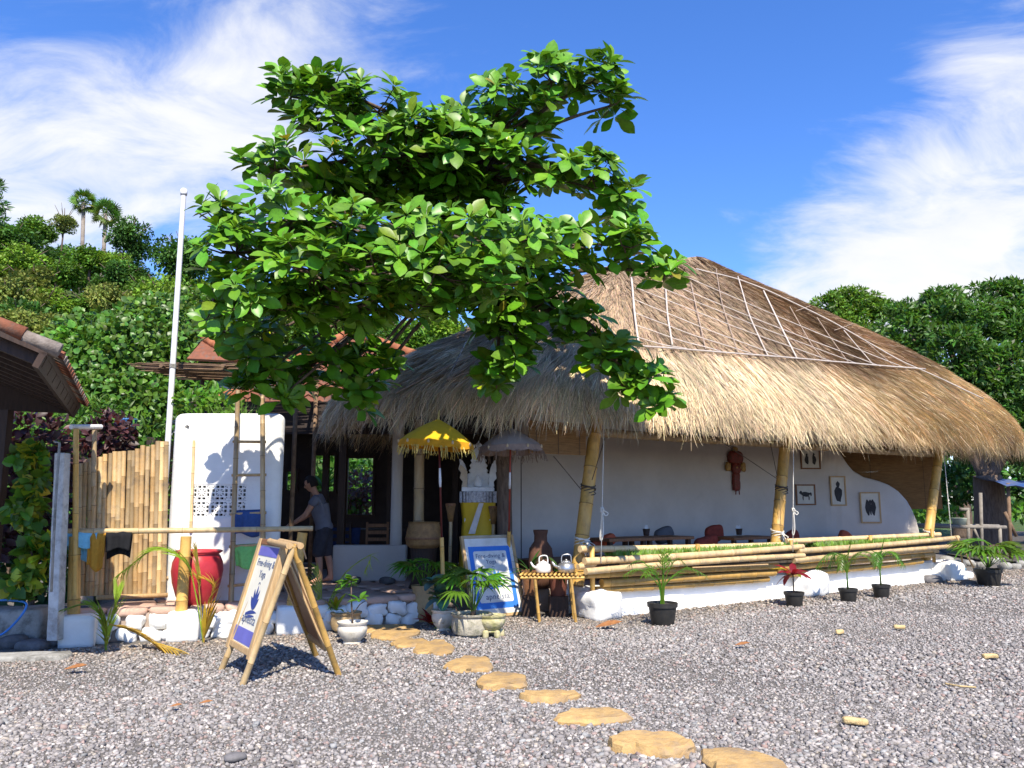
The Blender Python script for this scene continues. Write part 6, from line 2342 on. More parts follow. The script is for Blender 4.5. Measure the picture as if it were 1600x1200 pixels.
def fan_palm(t, c, n, h, size, material, reach=0.35, seed=0, stem=True):
    st_ = random.getstate()
    random.seed(seed)
    if stem:
        MB().tube([c, c + Vector((0.01, 0, h * 0.25))], [0.035, 0.025], n=8).build('stem', M_BARK, t, smooth=True)
    for k in range(n):
        a = k * 2.399 + random.uniform(-0.3, 0.3)
        e = random.uniform(0.25, 1.0)
        hh = h * (0.45 + 0.55 * e)
        rr = reach * (1.15 - 0.75 * e)
        tip = c + Vector((math.cos(a) * rr, math.sin(a) * rr, hh))
        fan_leaf(c + Vector((math.cos(a) * 0.02, math.sin(a) * 0.02, h * 0.1)), tip, size * random.uniform(0.8, 1.1), material, t, tilt=-0.35 + 0.5 * e, droop=0.5)
    random.setstate(st_)


def frond(parent, pts, n, L, W, material, name='frond', sag=0.45, col=((.8, .8, .8), (1.2, 1.2, 1.2)), spread=1.0, ends=(0.15, 1.0)):
    """arching rib with paired leaflets"""
    q = [Vector(p) for p in catmull([tuple(p) for p in pts], 8, closed=False)]
    mb = MB()
    mb.tube(q, [0.009 - 0.006 * i / (len(q) - 1) for i in range(len(q))], n=4, caps=False)
    for k in range(n):
        t = ends[0] + (ends[1] - ends[0]) * k / (n - 1)
        x = t * (len(q) - 1)
        i = min(int(x), len(q) - 2)
        p = q[i].lerp(q[i + 1], x - i)
        d = (q[i + 1] - q[i]).normalized()
        s = d.cross(Vector((0, 0, 1)))
        s = s.normalized() if s.length > 0.05 else Vector((1, 0, 0))
        u = s.cross(d).normalized()
        for sg in (-1, 1):
            l = L * (0.45 + 0.55 * math.sin(math.pi * (0.15 + 0.8 * t))) * random.uniform(0.85, 1.1)
            mb.leaf(p, d * (0.75 + 0.5 * t) + s * (sg * spread) + u * 0.15, u, l, W, droop=sag * random.uniform(0.6, 1.4), fold=0.45, shape=(0.4, 1.0, 0.8, 0.4, 0.04))
    o = mb.build(name, material, parent)
    return colour_attr(o, *col)


def blades(parent, c, n, L, W, material, elev=(0.5, 1.2), name='leaf', droop=(0.1, 0.5), az=(0, 6.283), shape_=(0.4, 0.9, 1.0, 0.7, 0.05), each=True, col=((.75, .75, .75), (1.25, 1.2, 1.2))):
    mb = MB()
    for k in range(n):
        a = random.uniform(*az)
        e = random.uniform(*elev)
        d = Vector((math.cos(a) * math.cos(e), math.sin(a) * math.cos(e), math.sin(e)))
        m_ = MB() if each else mb
        m_.leaf(Vector(c) + d * 0.02, d, (-d.x * 0.6, -d.y * 0.6, 1), L * random.uniform(0.7, 1.15), W * random.uniform(0.8, 1.15), droop=random.uniform(*droop), fold=0.35, shape=shape_)
        if each:
            colour_attr(m_.build(name, material, parent, smooth=True), *col)
    if not each:
        colour_attr(mb.build(name, material, parent, smooth=True), *col)


# potted shrub near the terrace steps
c = G(550, 1006)
t = thing('potted_shrub', 'white clay pot with a small bright green shrub before the A-frame sign', 'potted plant', c)
s_ = pot(t, c, 0.17, 0.25, 'bowl', M_POT_W)
MB().tube([s_, s_ + Vector((-0.02, 0, 0.25)), s_ + Vector((-0.03, 0.0, 0.5))], [0.011, 0.009, 0.006], n=6).build('stem', M_BARK, t, smooth=True)
MB().tube([s_ + Vector((-0.01, 0, 0.1)), s_ + Vector((0.08, 0, 0.22)), s_ + Vector((0.16, 0, 0.27))], [0.007, 0.006, 0.004], n=5).build('branch', M_BARK, t, smooth=True)
for q, k in ((P(546, 908, c.y), 14), (P(563, 938, c.y), 9), (P(540, 920, c.y), 6)):
    blades(t, q, k, 0.13, 0.065, M_GREEN1, elev=(-0.2, 1.0), col=((.6, .8, .8), (1.0, 1.1, 1.1)))
c = G(536, 990)
t = thing('clay_pot', 'tan clay pot behind the white pot with the small shrub', 'pot', c + Vector((0, 0.15, 0)))
pot(t, c + Vector((0, 0.15, 0)), 0.19, 0.24, 'wide', M_POT_T)
# yellow-green young palm by the third rail post
c = G(507, 985)
t = thing('young_palm', 'yellow-green young palm growing beside the third rail post', 'palm', c)
for pts in ([(505, 985), (500, 940), (498, 912), (495, 890)], [(507, 985), (515, 940), (540, 895), (578, 868), (572, 890)], [(505, 985), (497, 930), (480, 905), (460, 900)], [(508, 985), (520, 935), (533, 915), (548, 912)]):
    frond(t, [P(u, v, c.y + 0.02 * i) for i, (u, v) in enumerate(pts)], 12, 0.22, 0.022, M_STRAWLEAF, col=((.6, .9, .6), (0.9, 1.15, 0.9)), spread=0.5)
blades(t, P(525, 955, c.y), 10, 0.26, 0.05, M_YELLOWG, elev=(0.3, 1.2))
# group by the leaning board
c = G(672, 985)
t = thing('red_leaf_plant', 'small crimson leaved plant at the rounded end of the terrace', 'plant', c + Vector((0, 0.25, 0)))
blades(t, c + Vector((0, 0.25, 0.02)), 16, 0.24, 0.09, M_RED, elev=(0.2, 1.2))
c = G(664, 965)
c = Vector((c.x, 11.2, 0))
t = thing('potted_fan_palm', 'tan pot with a leafy fan palm left of the yellow umbrella pole', 'potted plant', c)
s_ = pot(t, c, 0.15, 0.48, 'wide', M_POT_T)
fan_palm(t, s_, 11, 0.40, 0.30, M_FAN, reach=0.36, seed=11)
c = G(690, 990)
c = Vector((c.x, 10.4, 0))
t = thing('blue_green_plant', 'cabbage-like blue-green plant in a pale pot beside the fan palms', 'potted plant', c)
s_ = pot(t, c, 0.15, 0.26, 'bowl', M_POT_W)
blades(t, s_ + Vector((-0.02, 0, 0.15)), 26, 0.22, 0.17, M_BLUEG, elev=(-0.1, 1.3), droop=(0.2, 0.6), shape_=(0.35, 1.0, 1.1, 0.9, 0.3))
blades(t, P(680, 912, c.y), 14, 0.17, 0.14, M_BLUEG, elev=(-0.1, 1.3), droop=(0.2, 0.6), shape_=(0.35, 1.0, 1.1, 0.9, 0.3))
MB().tube([s_, P(680, 912, c.y)], 0.015, n=6).build('stem', M_BARK, t, smooth=True)
c = G(697, 986)
t = thing('yellow_plant', 'small yellow-green plant in front of the pale pot', 'plant', c)
blades(t, c + Vector((0, 0, 0.01)), 14, 0.20, 0.06, M_YELLOWG, elev=(0.3, 1.2))
c = G(738, 988)
c = Vector((c.x, 10.0, 0))
t = thing('potted_fan_palm', 'large grey patterned pot with a fan palm before the leaning board', 'potted plant', c)
s_ = pot(t, c, 0.245, 0.27, 'wide', M_POT_G)
fan_palm(t, s_ + Vector((0.02, 0, 0.0)), 13, 0.52, 0.29, M_FAN, reach=0.36, seed=5)
c = G(768, 998)
c = Vector((c.x, c.y + 0.12, 0))
t = thing('mossy_bowl', 'small mossy clay bowl on scrolled feet before the leaning board', 'bowl', c)
pot(t, c + Vector((0, 0, 0.06)), 0.165, 0.20, 'bowl', M_POT_M)
for k in range(5):
    a = k * 1.2566 + 0.3
    me = rough_mesh('foot', (0.075, 0.06, 0.10), M_POT_M, amp=0.01, scale=12, cuts=3, seed=k, roundness=0.6)
    piece('foot', me, t, c + Vector((math.cos(a) * 0.12, math.sin(a) * 0.12, -0.005)), Matrix.Rotation(a, 3, 'Z'))

# coconut seedlings on the left
c = G(166, 1018)
t = thing('coconut_seedling', 'small coconut seedling before the left white rail footing', 'palm', c)
frond(t, [P(166, 1018, c.y), P(168, 985, c.y), P(180, 955, c.y), P(184, 925, c.y)], 14, 0.3, 0.03, M_STRAWLEAF, spread=0.35, sag=0.2, col=((.5, .8, .5), (.8, 1.1, .8)))
frond(t, [P(165, 1018, c.y), P(160, 970, c.y), P(140, 945, c.y), P(103, 952, c.y + 0.1)], 14, 0.24, 0.035, M_STRAWLEAF, spread=0.4, sag=0.3, col=((.4, .75, .4), (.7, 1.0, .7)))
frond(t, [P(166, 1018, c.y), P(165, 985, c.y), P(158, 960, c.y)], 9, 0.22, 0.03, M_STRAWLEAF, spread=0.4, col=((.6, .6, .5), (1, .9, .8)))
t = thing('fallen_frond', 'yellow palm frond lying on the gravel before the rail footings', 'frond', G(240, 1010))
frond(t, [G(170, 975, 0.30), G(205, 985, 0.22), G(240, 1005, 0.08), G(290, 1022, 0.02)], 22, 0.42, 0.025, M_STRAWLEAF, spread=0.32, sag=0.25, ends=(0.1, 0.85))
c = G(318, 1006)
t = thing('coconut_seedling', 'tall yellowing coconut seedling before the red jar', 'palm', c)
frond(t, [P(318, 1006, c.y), P(306, 930, c.y), P(290, 880, c.y - 0.05), P(245, 858, c.y - 0.1), P(190, 895, c.y - 0.15)], 24, 0.36, 0.03, M_STRAWLEAF, spread=0.55, sag=0.5, ends=(0.4, 1.0), col=((.5, .85, .5), (.8, 1.1, .8)))
frond(t, [P(318, 1006, c.y), P(312, 930, c.y), P(308, 890, c.y), P(306, 862, c.y)], 14, 0.26, 0.03, M_STRAWLEAF, spread=0.35, sag=0.25, ends=(0.4, 1.0))
frond(t, [P(318, 1006, c.y), P(325, 950, c.y), P(332, 915, c.y), P(300, 895, c.y)], 12, 0.2, 0.03, M_STRAWLEAF, spread=0.35, ends=(0.3, 1.0), col=((1, .8, .6), (1.2, .95, .8)))
blades(t, P(318, 1000, c.y), 6, 0.55, 0.05, M_STRAWLEAF, elev=(1.1, 1.45), droop=(0.0, 0.2), col=((.9, .7, .5), (1.2, .95, .8)))

# pots along the hut
c = G(1038, 978)
c = Vector((c.x, c.y + 0.1, 0))
t = thing('potted_areca_palm', 'black plastic pot with feathery palm seedlings nearest the camera', 'potted plant', c)
s_ = pot(t, c, 0.20, 0.29, 'bucket', M_BLACKPOT)
for k in range(9):
    a = k * 2.399
    e = random.uniform(0.4, 1.0)
    rr = 0.16 + 0.5 * (1 - e) + random.uniform(0, 0.25)
    d = Vector((math.cos(a), math.sin(a) * 0.8, 0))
    h_ = 0.30 + 0.38 * e
    frond(t, [s_ + d * 0.02, s_ + d * 0.05 + Vector((0, 0, h_ * 0.55)), s_ + d * (rr * 0.6) + Vector((0, 0, h_)), s_ + d * rr + Vector((0, 0, h_ * 0.86))], 10, 0.17, 0.013, M_FAN, spread=0.9, sag=0.5, ends=(0.4, 1.0), col=((.7, .8, .7), (1.2, 1.15, 1.1)))
c = G(1245, 949)
c = Vector((c.x, c.y + 0.1, 0))
t = thing('potted_cordyline', 'black pot with a crimson and yellow broad-leaved plant by the white footing', 'potted plant', c)
s_ = pot(t, c, 0.155, 0.225, 'bucket', M_BLACKPOT)
top = s_ + Vector((0, 0, 0.28))
MB().tube([s_, top], [0.012, 0.010], n=6).build('stem', M_BARK, t, smooth=True)
for k in range(13):
    a = k * 2.399
    d = Vector((math.cos(a), math.sin(a) * 0.8, random.uniform(-0.1, 1.6)))
    mb = MB().leaf(top, d, (-d.x * 0.4, -d.y * 0.4 - 0.3, 1), random.uniform(0.22, 0.36), 0.11, droop=random.uniform(0.3, 0.9), fold=0.3, shape=(0.2, 0.7, 1.0, 0.85, 0.05))
    colour_attr(mb.build('leaf', M_YELLOWG if k in (3, 9) else M_RED, t, smooth=True))
for (u, v, uu, lab, sd) in ((1330, 942, 0, 'black pot with a thin palm seedling in the middle of the row', 1), (1382, 935, 0, 'black pot with a palm seedling nearest the right footing', 2)):
    c = G(u, v)
    c = Vector((c.x, c.y + 0.1, 0))
    t = thing('potted_palm_seedling', lab, 'potted plant', c, 'palm seedlings in black pots')
    s_ = pot(t, c, 0.15, 0.22, 'bucket', M_BLACKPOT)
    random.seed(40 + sd)
    colour_attr(MB().tube([s_, s_ + Vector((0, 0, 0.3))], [0.016, 0.010], n=6).build('stem', M_GREEN2, t, smooth=True))
    for k in range(5):
        a = k * 2.399 + sd
        d = Vector((math.cos(a), math.sin(a) * 0.5, 0))
        q = s_ + Vector((0, 0, 0.25))
        if k == 0:
            frond(t, [q, q + Vector((0.03, 0, 0.25)), q + Vector((0.10, 0, 0.5))], 9, 0.12, 0.02, M_FAN, spread=0.25, sag=0.1)
        else:
            frond(t, [q, q + d * 0.12 + Vector((0, 0, 0.28)), q + d * 0.34 + Vector((0, 0, 0.30)), q + d * 0.52 + Vector((0, 0, 0.12))], 13, 0.20, 0.02, M_FAN, spread=0.8, sag=0.6, ends=(0.25, 1))
random.seed(77)
c = G(1553, 917)
c = Vector((c.x, c.y + 0.15, 0))
t = thing('potted_fan_palm', 'large black pot with a bushy fan palm at the right edge', 'potted plant', c)
s_ = pot(t, c, 0.25, 0.33, 'bucket', M_BLACKPOT)
fan_palm(t, s_, 16, 0.60, 0.40, M_FAN, reach=0.50, seed=21)

# ================================================================== BAMBOO BENCH WITH KETTLES
BN = thing('bamboo_bench', 'small bamboo slat bench holding two kettles left of the hut post', 'bench', P(862, 935, 11.3))
bz = P(862, 897, 11.2).z
x0, x1 = P(816, 897, 11.2).x, P(908, 897, 11.2).x
for i in range(15):
    x = x0 + (x1 - x0) * i / 14
    MB().tube([(x - 0.03, 11.02, bz), (x + 0.03, 11.42, bz + 0.005)], 0.017, n=6).build('slat', BAM_Y[0], BN, smooth=True)
for y in (11.05, 11.4):
    bamboo('bar', (x0 - 0.03, y, bz - 0.035), (x1 + 0.03, y, bz - 0.035), 0.020, BAM_Y, BN, seg=0.3)
for x in (x0 + 0.2, x1 - 0.12):
    for y in (11.06, 11.38):
        bamboo('leg', (x + 0.03, y, 0.0), (x - 0.03, y, bz - 0.03), 0.022, BAM_Y, BN, seg=0.3)


def kettle(name, label, c, r, h, material, squat=1.0):
    t = thing(name, label, 'kettle', c)
    MB().lathe([(r * 0.8, 0), (r * 0.96, h * 0.1), (r, h * 0.35), (r * 0.9, h * 0.68), (r * 0.55, h * 0.82), (r * 0.5, h * 0.84)], c, n=24).build('body', material, t, smooth=True)
    MB().lathe([(r * 0.52, h * 0.83), (r * 0.42, h * 0.93), (r * 0.12, h * 0.97), (r * 0.12, h * 1.05), (0, h * 1.08)], c, n=18).build('lid', material, t, smooth=True)
    c = Vector(c)
    MB().tube([c + Vector((-r * 0.8, 0, h * 0.35)), c + Vector((-r * 1.35, -0.01, h * 0.55)), c + Vector((-r * 1.65, -0.02, h * 0.9))], [r * 0.24, r * 0.16, r * 0.10], n=8).build('spout', material, t, smooth=True)
    MB().tube(catmull([tuple(c + Vector((-r * 0.55, 0, h * 0.8))), tuple(c + Vector((-r * 0.45, 0, h * 1.35))), tuple(c + Vector((r * 0.45, 0, h * 1.4))), tuple(c + Vector((r * 0.6, 0, h * 0.8)))], 5, closed=False), 0.009, n=6).build('handle', material, t, smooth=True)


kettle('teapot', 'white enamel teapot on the bamboo bench', Vector((P(849, 890, 11.2).x, 11.2, bz + 0.019)), 0.105, 0.16, mat('white_enamel', (0.72, 0.71, 0.69), (0.64, 0.63, 0.60), scale=5, rough=0.3))
kettle('kettle', 'dull metal kettle on the bamboo bench beside the hut post', Vector((P(885, 888, 11.2).x, 11.22, bz + 0.019)), 0.12, 0.17, mat('aluminium', (0.55, 0.55, 0.55), (0.38, 0.38, 0.38), scale=8, rough=0.35, metallic=0.85))
# terracotta vase and dark potted plants behind the bench
vz = P(847, 870, 12.1)
t = thing('terracotta_vase', 'tall terracotta vase behind the bamboo bench', 'vase', Vector((P(845, 850, 12.1).x, 12.15, TZ)))
c = t.location.copy()
hh = P(845, 828, 12.1).z - TZ
MB().lathe([(0.12, 0), (0.16, hh * 0.15), (0.19, hh * 0.45), (0.17, hh * 0.68), (0.10, hh * 0.80), (0.095, hh * 0.9), (0.11, hh * 0.97), (0.11, hh), (0.09, hh), (0.075, hh * 0.85)], c, n=24).build('body', mat('terracotta', (0.14, 0.065, 0.04), (0.09, 0.04, 0.025), rough=0.8), t, smooth=True)
for (u, v, r_, h_, m_, lab, nl) in ((828, 868, 0.13, 0.36, M_WOOD_B, 'dark brown pot with drooping leaves behind the sign board', 10), (872, 872, 0.15, 0.34, mat('red_brown_pot', (0.17, 0.06, 0.04), rough=0.7), 'reddish brown pot of dark plants behind the kettles', 12)):
    c = Vector((P(u, v, 11.75).x, 11.75, 0.28))
    t = thing('dark_pot_plant', lab, 'potted plant', c)
    MB().box((c.x, c.y, 0.14), (r_ * 1.8, r_ * 1.8, 0.28)).build('plinth', M_WOOD_D, t)
    s_ = pot(t, c, r_, h_, 'bucket', m_)
    blades(t, s_, nl, 0.34, 0.05, M_GREEN3, elev=(0.3, 1.3), droop=(0.3, 0.8))
# white carved stone in a bowl below the bench
c = G(880, 960)
c = Vector((c.x, c.y + 0.12, 0))
t = thing('carved_stone_bowl', 'low clay bowl holding a pale carved stone under the bench', 'bowl', c)
pot(t, c, 0.18, 0.14, 'wide', M_POT_W)
me = rough_mesh('carved_stone', (0.2, 0.16, 0.34), M_SHW, amp=0.05, scale=9, cuts=6, seed=5, roundness=0.5)
piece('carved_stone', me, t, c + Vector((0, 0, 0.12)))

# ================================================================== STEPPING STONES
steps = [(1162, 1187, 118, 40, 0.07, 'stepping stone nearest the camera, large and squarish'), (1020, 1153, 116, 26, 0.10, 'second stepping stone, rounded and thick'), (928, 1114, 108, 20, 0.06, 'third stepping stone, dark topped and pointed'), (858, 1083, 86, 13, 0.07, 'fourth stepping stone, thin and straight edged'), (785, 1059, 70, 22, 0.07, 'fifth stepping stone, with a notched right edge'), (735, 1034, 62, 22, 0.06, 'sixth stepping stone, smooth orange oval'), (678, 1009, 56, 20, 0.05, 'seventh stepping stone, round with a rough rim'), (640, 1002, 60, 11, 0.05, 'long thin stepping stone beside the round one'), (617, 988, 66, 16, 0.05, 'yellow stepping stone in front of the terrace end'), (603, 979, 70, 10, 0.06, 'stepping stone closest to the terrace')]
for i, (u, v, wpx, hpx, th, lab) in enumerate(steps):
    th *= 0.75
    c = G(u, v, th)
    w = wpx / FPX * uv_of(c)[2]
    a, b = G(u, v - hpx * 0.55, th), G(u, v + hpx * 0.40, th)
    dp = max(0.16, (a - b).length)
    rs = random.Random(300 + i)
    k = 22
    vs = []
    ph = [rs.uniform(0, 6.28) for _ in range(4)]
    sq = rs.choice([0.75, 0.9, 1.0]) if i else 0.6
    for ring, (zz, s) in enumerate(((-0.03, 1.06), (th * 0.45, 1.05), (th * 0.82, 1.0), (th, 0.93), (th + 0.004, 0.55))):
        for j in range(k):
            an = 2 * math.pi * j / k
            ca, sa = math.cos(an), math.sin(an)
            rr = 1 / (abs(ca) ** (2 / sq) + abs(sa) ** (2 / sq)) ** (sq / 2)
            rr *= 1 + 0.09 * math.sin(2 * an + ph[0]) + 0.10 * math.sin(3 * an + ph[1]) + 0.05 * math.sin(5 * an + ph[2]) + 0.06 * rs.uniform(-1, 1)
            rr *= s
            vs.append((c.x + ca * rr * w / 2, c.y + sa * rr * dp / 2, zz + rs.uniform(-0.010, 0.010)))
    fs = [(r_ * k + j, r_ * k + (j + 1) % k, (r_ + 1) * k + (j + 1) % k, (r_ + 1) * k + j) for r_ in range(4) for j in range(k)] + [tuple(4 * k + j for j in range(k))]
    mb = MB()
    mb.add(vs, fs)
    o = mb.build('stepping_stone', M_STEP, smooth=True, autosmooth=22)
    tag(o, 'ochre ' + lab, 'stepping stone', 'stepping stones across the gravel')

# ================================================================== LITTER ON THE GRAVEL
M_DRY = mat('dry_brown_leaf', (0.32, 0.14, 0.05), (0.20, 0.08, 0.03), scale=20, rough=0.8)
M_HUSK = mat('pale_husk', (0.58, 0.44, 0.22), (0.45, 0.32, 0.15), scale=20, rough=0.9, bump=0.5)
for (u, v, L, m_, lab) in ((118, 1046, 0.22, M_DRY, 'orange brown dry leaf on the left gravel'), (322, 1099, 0.11, M_DRY, 'dry reddish leaf on the gravel left of the A-frame sign'), (952, 980, 0.34, M_DRY, 'long reddish dry leaf on the gravel before the white footing'), (1160, 1008, 0.16, M_DRY, 'reddish dry leaf in the middle of the gravel'), (275, 1104, 0.10, M_DRY, 'small brown dry leaf on the near left gravel')):
    c = G(u, v, 0.04)
    mb = MB().leaf(c + Vector((-L / 2, 0, 0)), (1, random.uniform(-.2, .2), 0.05), (0, -0.3, 1), L, L * 0.4, droop=-0.15, fold=0.5)
    tag(mb.build('dry_leaf', m_, smooth=True), lab, 'leaf', 'dry leaves on the gravel')
for i, (u, v, w, lab) in enumerate(((1337, 1132, 0.17, 'pale wood chip nearest the camera on the gravel'), (1547, 1029, 0.16, 'pale husk on the far right gravel'), (1312, 990, 0.12, 'small pale husk on the gravel before the hut'), (1405, 983, 0.14, 'flat pale husk on the gravel right of the row of pots'))):
    o = rough_block('husk', G(u, v, 0.02), (w, w * 0.4, 0.05), M_HUSK, None, rotz=random.uniform(-0.5, 0.5), amp=0.012, scale=14, cuts=4, seed=400 + i, roundness=0.5)
    tag(o, lab, 'husk', 'husks on the gravel')
mb = MB().tube([G(1478, 1068, 0.045), G(1500, 1072, 0.05), G(1525, 1074, 0.045)], 0.008, n=5)
tag(mb.build('twig', M_HUSK), 'thin straw coloured twig on the right gravel', 'twig')
o = rough_block('flat_stone', G(368, 1190, 0.0), (0.14, 0.10, 0.05), M_STONE_D, None, rotz=0.4, amp=0.01, scale=8, cuts=4, seed=440, roundness=0.8)
tag(o, 'larger dark flat stone in the near left gravel', 'stone')

# ================================================================== RIGHT END OF THE HUT
for (u, v, w, h_, lab, m_) in ((1463, 912, 0.42, 0.20, 'smooth dark oval boulder at the right white footing', M_STONE_D), (1520, 915, 0.32, 0.12, 'flat dark stone beside the black pot', M_STONE_D), (1518, 905, 0.24, 0.20, 'white painted stone by the leaning tools', M_WHITE), (1486, 897, 0.44, 0.42, 'grey brown boulder behind the right footing', M_CONC), (1497, 913, 0.14, 0.06, 'little grey stone between the boulders', M_STONE_D)):
    o = rough_block('boulder', G(u, v) + Vector((0, 0.15, -0.03)), (w, w * 0.7, h_), m_, None, rotz=random.uniform(-0.3, 0.3), amp=0.02, scale=3, cuts=5, seed=u, roundness=0.85)
    tag(o, lab, 'boulder', 'loose boulders')
for (a, b, lab) in (((1507, 893), (1497, 842), 'wooden handled tool with a blue head leaning on the rail end'), ((1530, 900), (1494, 838), 'wooden handled spade leaning on the rail end')):
    q0 = G(a[0], a[1] + 4)
    q1 = F(b[0], b[1], 0.45)
    t = thing('garden_tool', lab, 'tool', q0)
    q0.z = 0.03
    MB().tube([q0.lerp(q1, 0.15), q1], 0.018, n=7).build('handle', M_WOOD_L, t, smooth=True)
    d = (q1 - q0).normalized()
    MB().box(q0.lerp(q1, 0.07), (0.10, 0.03, 0.24), rot=d.to_track_quat('Z', 'Y').to_matrix()).build('head', mat('tool_blue' if 'blue' in lab else 'tool_steel', (0.05, 0.28, 0.45) if 'blue' in lab else (0.35, 0.37, 0.38), rough=0.5), t, bevel=0.008)
# pole bench further back
M_GREYPOLE = mat('grey_pole', (0.26, 0.23, 0.19), (0.16, 0.14, 0.12), scale=6, rough=0.9)
PBn = thing('pole_bench', 'rough bench of grey poles behind the hut at the right', 'bench', P(1510, 840, 21.5))
Yb = 21.5
a, b = P(1436, 822, Yb), P(1572, 824, Yb)
MB().tube([a, b], 0.05, n=8).build('seat_pole', M_GREYPOLE, PBn, smooth=True)
MB().tube([a + Vector((0, 0.3, 0.02)), b + Vector((0, 0.3, 0.02))], 0.05, n=8).build('seat_pole', M_GREYPOLE, PBn, smooth=True)
for u, v0, v1 in ((1512, 850, 795), (1562, 852, 822), (1532, 846, 770), (1446, 850, 822)):
    p0, p1 = P(u, v0, Yb), P(u, v1, Yb)
    p0.z = 0
    MB().tube([p0, p1], 0.045, n=8).build('leg', M_GREYPOLE, PBn, smooth=True)
MB().tube([P(1500, 796, Yb), P(1514, 796, Yb)], 0.045, n=8).build('crossbar', M_GREYPOLE, PBn, smooth=True)
MB().tube([P(1530, 845, Yb), P(1522, 826, Yb)], 0.035, n=7).build('brace', M_GREYPOLE, PBn, smooth=True)
for (u, v, r_, h_, lab, m_) in ((1500, 820, 0.20, 0.18, 'pale green tub standing on the pole bench', mat('pale_green_plastic', (0.45, 0.50, 0.40), rough=0.5)), (1552, 836, 0.20, 0.14, 'white basin under the pole bench', mat('white_plastic', (0.60, 0.58, 0.54), rough=0.5))):
    c = P(u, v, Yb + 0.15)
    if 'under' in lab:
        c.z = 0.0
    t = thing('tub', lab, 'tub', c)
    MB().lathe([(r_ * 0.85, 0), (r_, h_ * 0.9), (r_ * 1.06, h_), (r_ * 0.98, h_), (r_ * 0.8, 0.03), (0, 0.03)], c, n=20).build('tub', m_, t, smooth=True)
# post with blue tarpaulin at the far right
t = thing('tarp_shelter', 'pole shelter with a blue tarpaulin roof at the right edge', 'shelter', P(1575, 845, 22.5))
for u in (1577, 1610):
    p0, p1 = P(u, 845, 22.5), P(u - 2, 755, 22.5)
    p0.z = 0
    MB().tube([p0, p1], 0.05, n=8).build('post', M_STICK, t, smooth=True)
MB().tube([P(1588, 838, 22.5), P(1570, 800, 22.5)], 0.045, n=8).build('brace', M_STICK, t, smooth=True)
a = P(1570, 760, 22.3)
vs = [(a.x + 0.25 * i, 22.2 + 0.5 * j, a.z + 0.06 * math.sin(i * 1.3 + j) - 0.03 * i + 0.1 * j) for j in range(5) for i in range(9)]
mb = MB()
mb.add(vs, [(j * 9 + i, j * 9 + i + 1, j * 9 + i + 10, j * 9 + i + 9) for j in range(4) for i in range(8)])
mb.build('tarpaulin', mat('blue_tarp', (0.03, 0.08, 0.24), (0.10, 0.12, 0.2), scale=3, rough=0.6), t, smooth=True)
# ================================================================== HILL
def hill_h(x, y):
    r_ = min(1.0, max(0.0, (y - 28) / 52.0))
    r_ = r_ * r_ * (3 - 2 * r_) * 0.55 + r_ * 0.45
    xs = [-140, -60, -50, -32, -6, 6, 20, 45, 140]
    hs = [26, 27, 24.5, 20, 13.5, 9, 3, 1, 1]
    h = float(np.interp(x * 80.0 / max(y, 45), xs, hs))
    return r_ * h + 0.5 * math.sin(x * 0.21) * math.sin(y * 0.17) * r_ - 0.15


mb = MB()
nx, ny = 56, 40
for j in range(ny + 1):
    for i in range(nx + 1):
        x = -150 + 300 * i / nx
        y = 26 + 130 * j / ny
        mb.v.append((x, y, hill_h(x, y)))
for j in range(ny):
    for i in range(nx):
        a = j * (nx + 1) + i
        mb.f.append((a, a + 1, a + nx + 2, a + nx + 1))
        mb.m.append(0)
M_HILL = mat('hillside_undergrowth', (0.045, 0.09, 0.018), (0.07, 0.10, 0.025), scale=0.6, rough=1.0, bump=0.8, bscale=2.5, bdist=0.4)
mb.build('hill', M_HILL, smooth=True, kind='structure')

# ================================================================== TREES OF THE HILLSIDE
QV = np.array([(0, 0, 0), (0.5, -0.28, 0.06), (1, 0, -0.14), (0.5, 0.28, 0.06)], float)
QF = np.array([(0, 1, 2, 3)])
M_BG = [leafmat('hill_leaf_bright', (0.17, 0.29, 0.03), (0.24, 0.40, 0.03), rough=0.5, mixf=0.25, spec=0.25),
        leafmat('hill_leaf_mid', (0.10, 0.21, 0.025), (0.16, 0.30, 0.02), rough=0.5, mixf=0.25, spec=0.25),
        leafmat('hill_leaf_dark', (0.055, 0.13, 0.025), (0.09, 0.20, 0.02), rough=0.5, mixf=0.22, spec=0.25),
        leafmat('hill_leaf_olive', (0.17, 0.21, 0.045), (0.24, 0.28, 0.05), rough=0.55, mixf=0.25, spec=0.2)]


def crown_mesh(name, seed, material, n=4200, leaf=0.34, squash=0.75, lumps=16, spread=0.62, tmpl=(QV, QF), wisp=0.0):
    """foliage of a tree of unit-ish size: radius about 2.5 m, centred above the origin"""
    rs = np.random.default_rng(seed)
    L, D, U, C = [], [], [], []
    for i in range(lumps):
        d = rs.normal(size=3)
        d /= np.linalg.norm(d)
        c = d * np.array([2.5, 2.5, 2.5 * squash]) * spread * rs.uniform(0.5, 1.12)
        r_ = rs.uniform(0.65, 1.15)
        k = n // lumps
        q = rs.normal(size=(k, 3))
        q /= np.linalg.norm(q, axis=1, keepdims=True)
        rad = rs.uniform(0.55, 1.0 + wisp, k)
        L.append(c + q * rad[:, None] * np.array([r_, r_, r_ * 0.72]))
        D.append(q + rs.normal(0, 0.7, (k, 3)) + np.array([0, 0, -0.15]))
        U.append(q * 0.6 + np.array([0, -0.2, 0.8]) + rs.normal(0, 0.4, (k, 3)))
        t = rs.uniform(0.65, 1.35) * rs.uniform(0.75, 1.25, (k, 1))
        C.append(t * (1 + rs.normal(0, 0.08, (k, 3))))
    L, D, U, C = map(np.concatenate, (L, D, U, C))
    s = rs.uniform(leaf * 0.6, leaf * 1.35, len(L))
    o = mass(name, tmpl[0], tmpl[1], frames(D, U) * s[:, None, None], L, np.clip(C, 0.1, 3), material)
    me = o.data
    bpy.data.objects.remove(o)
    return me


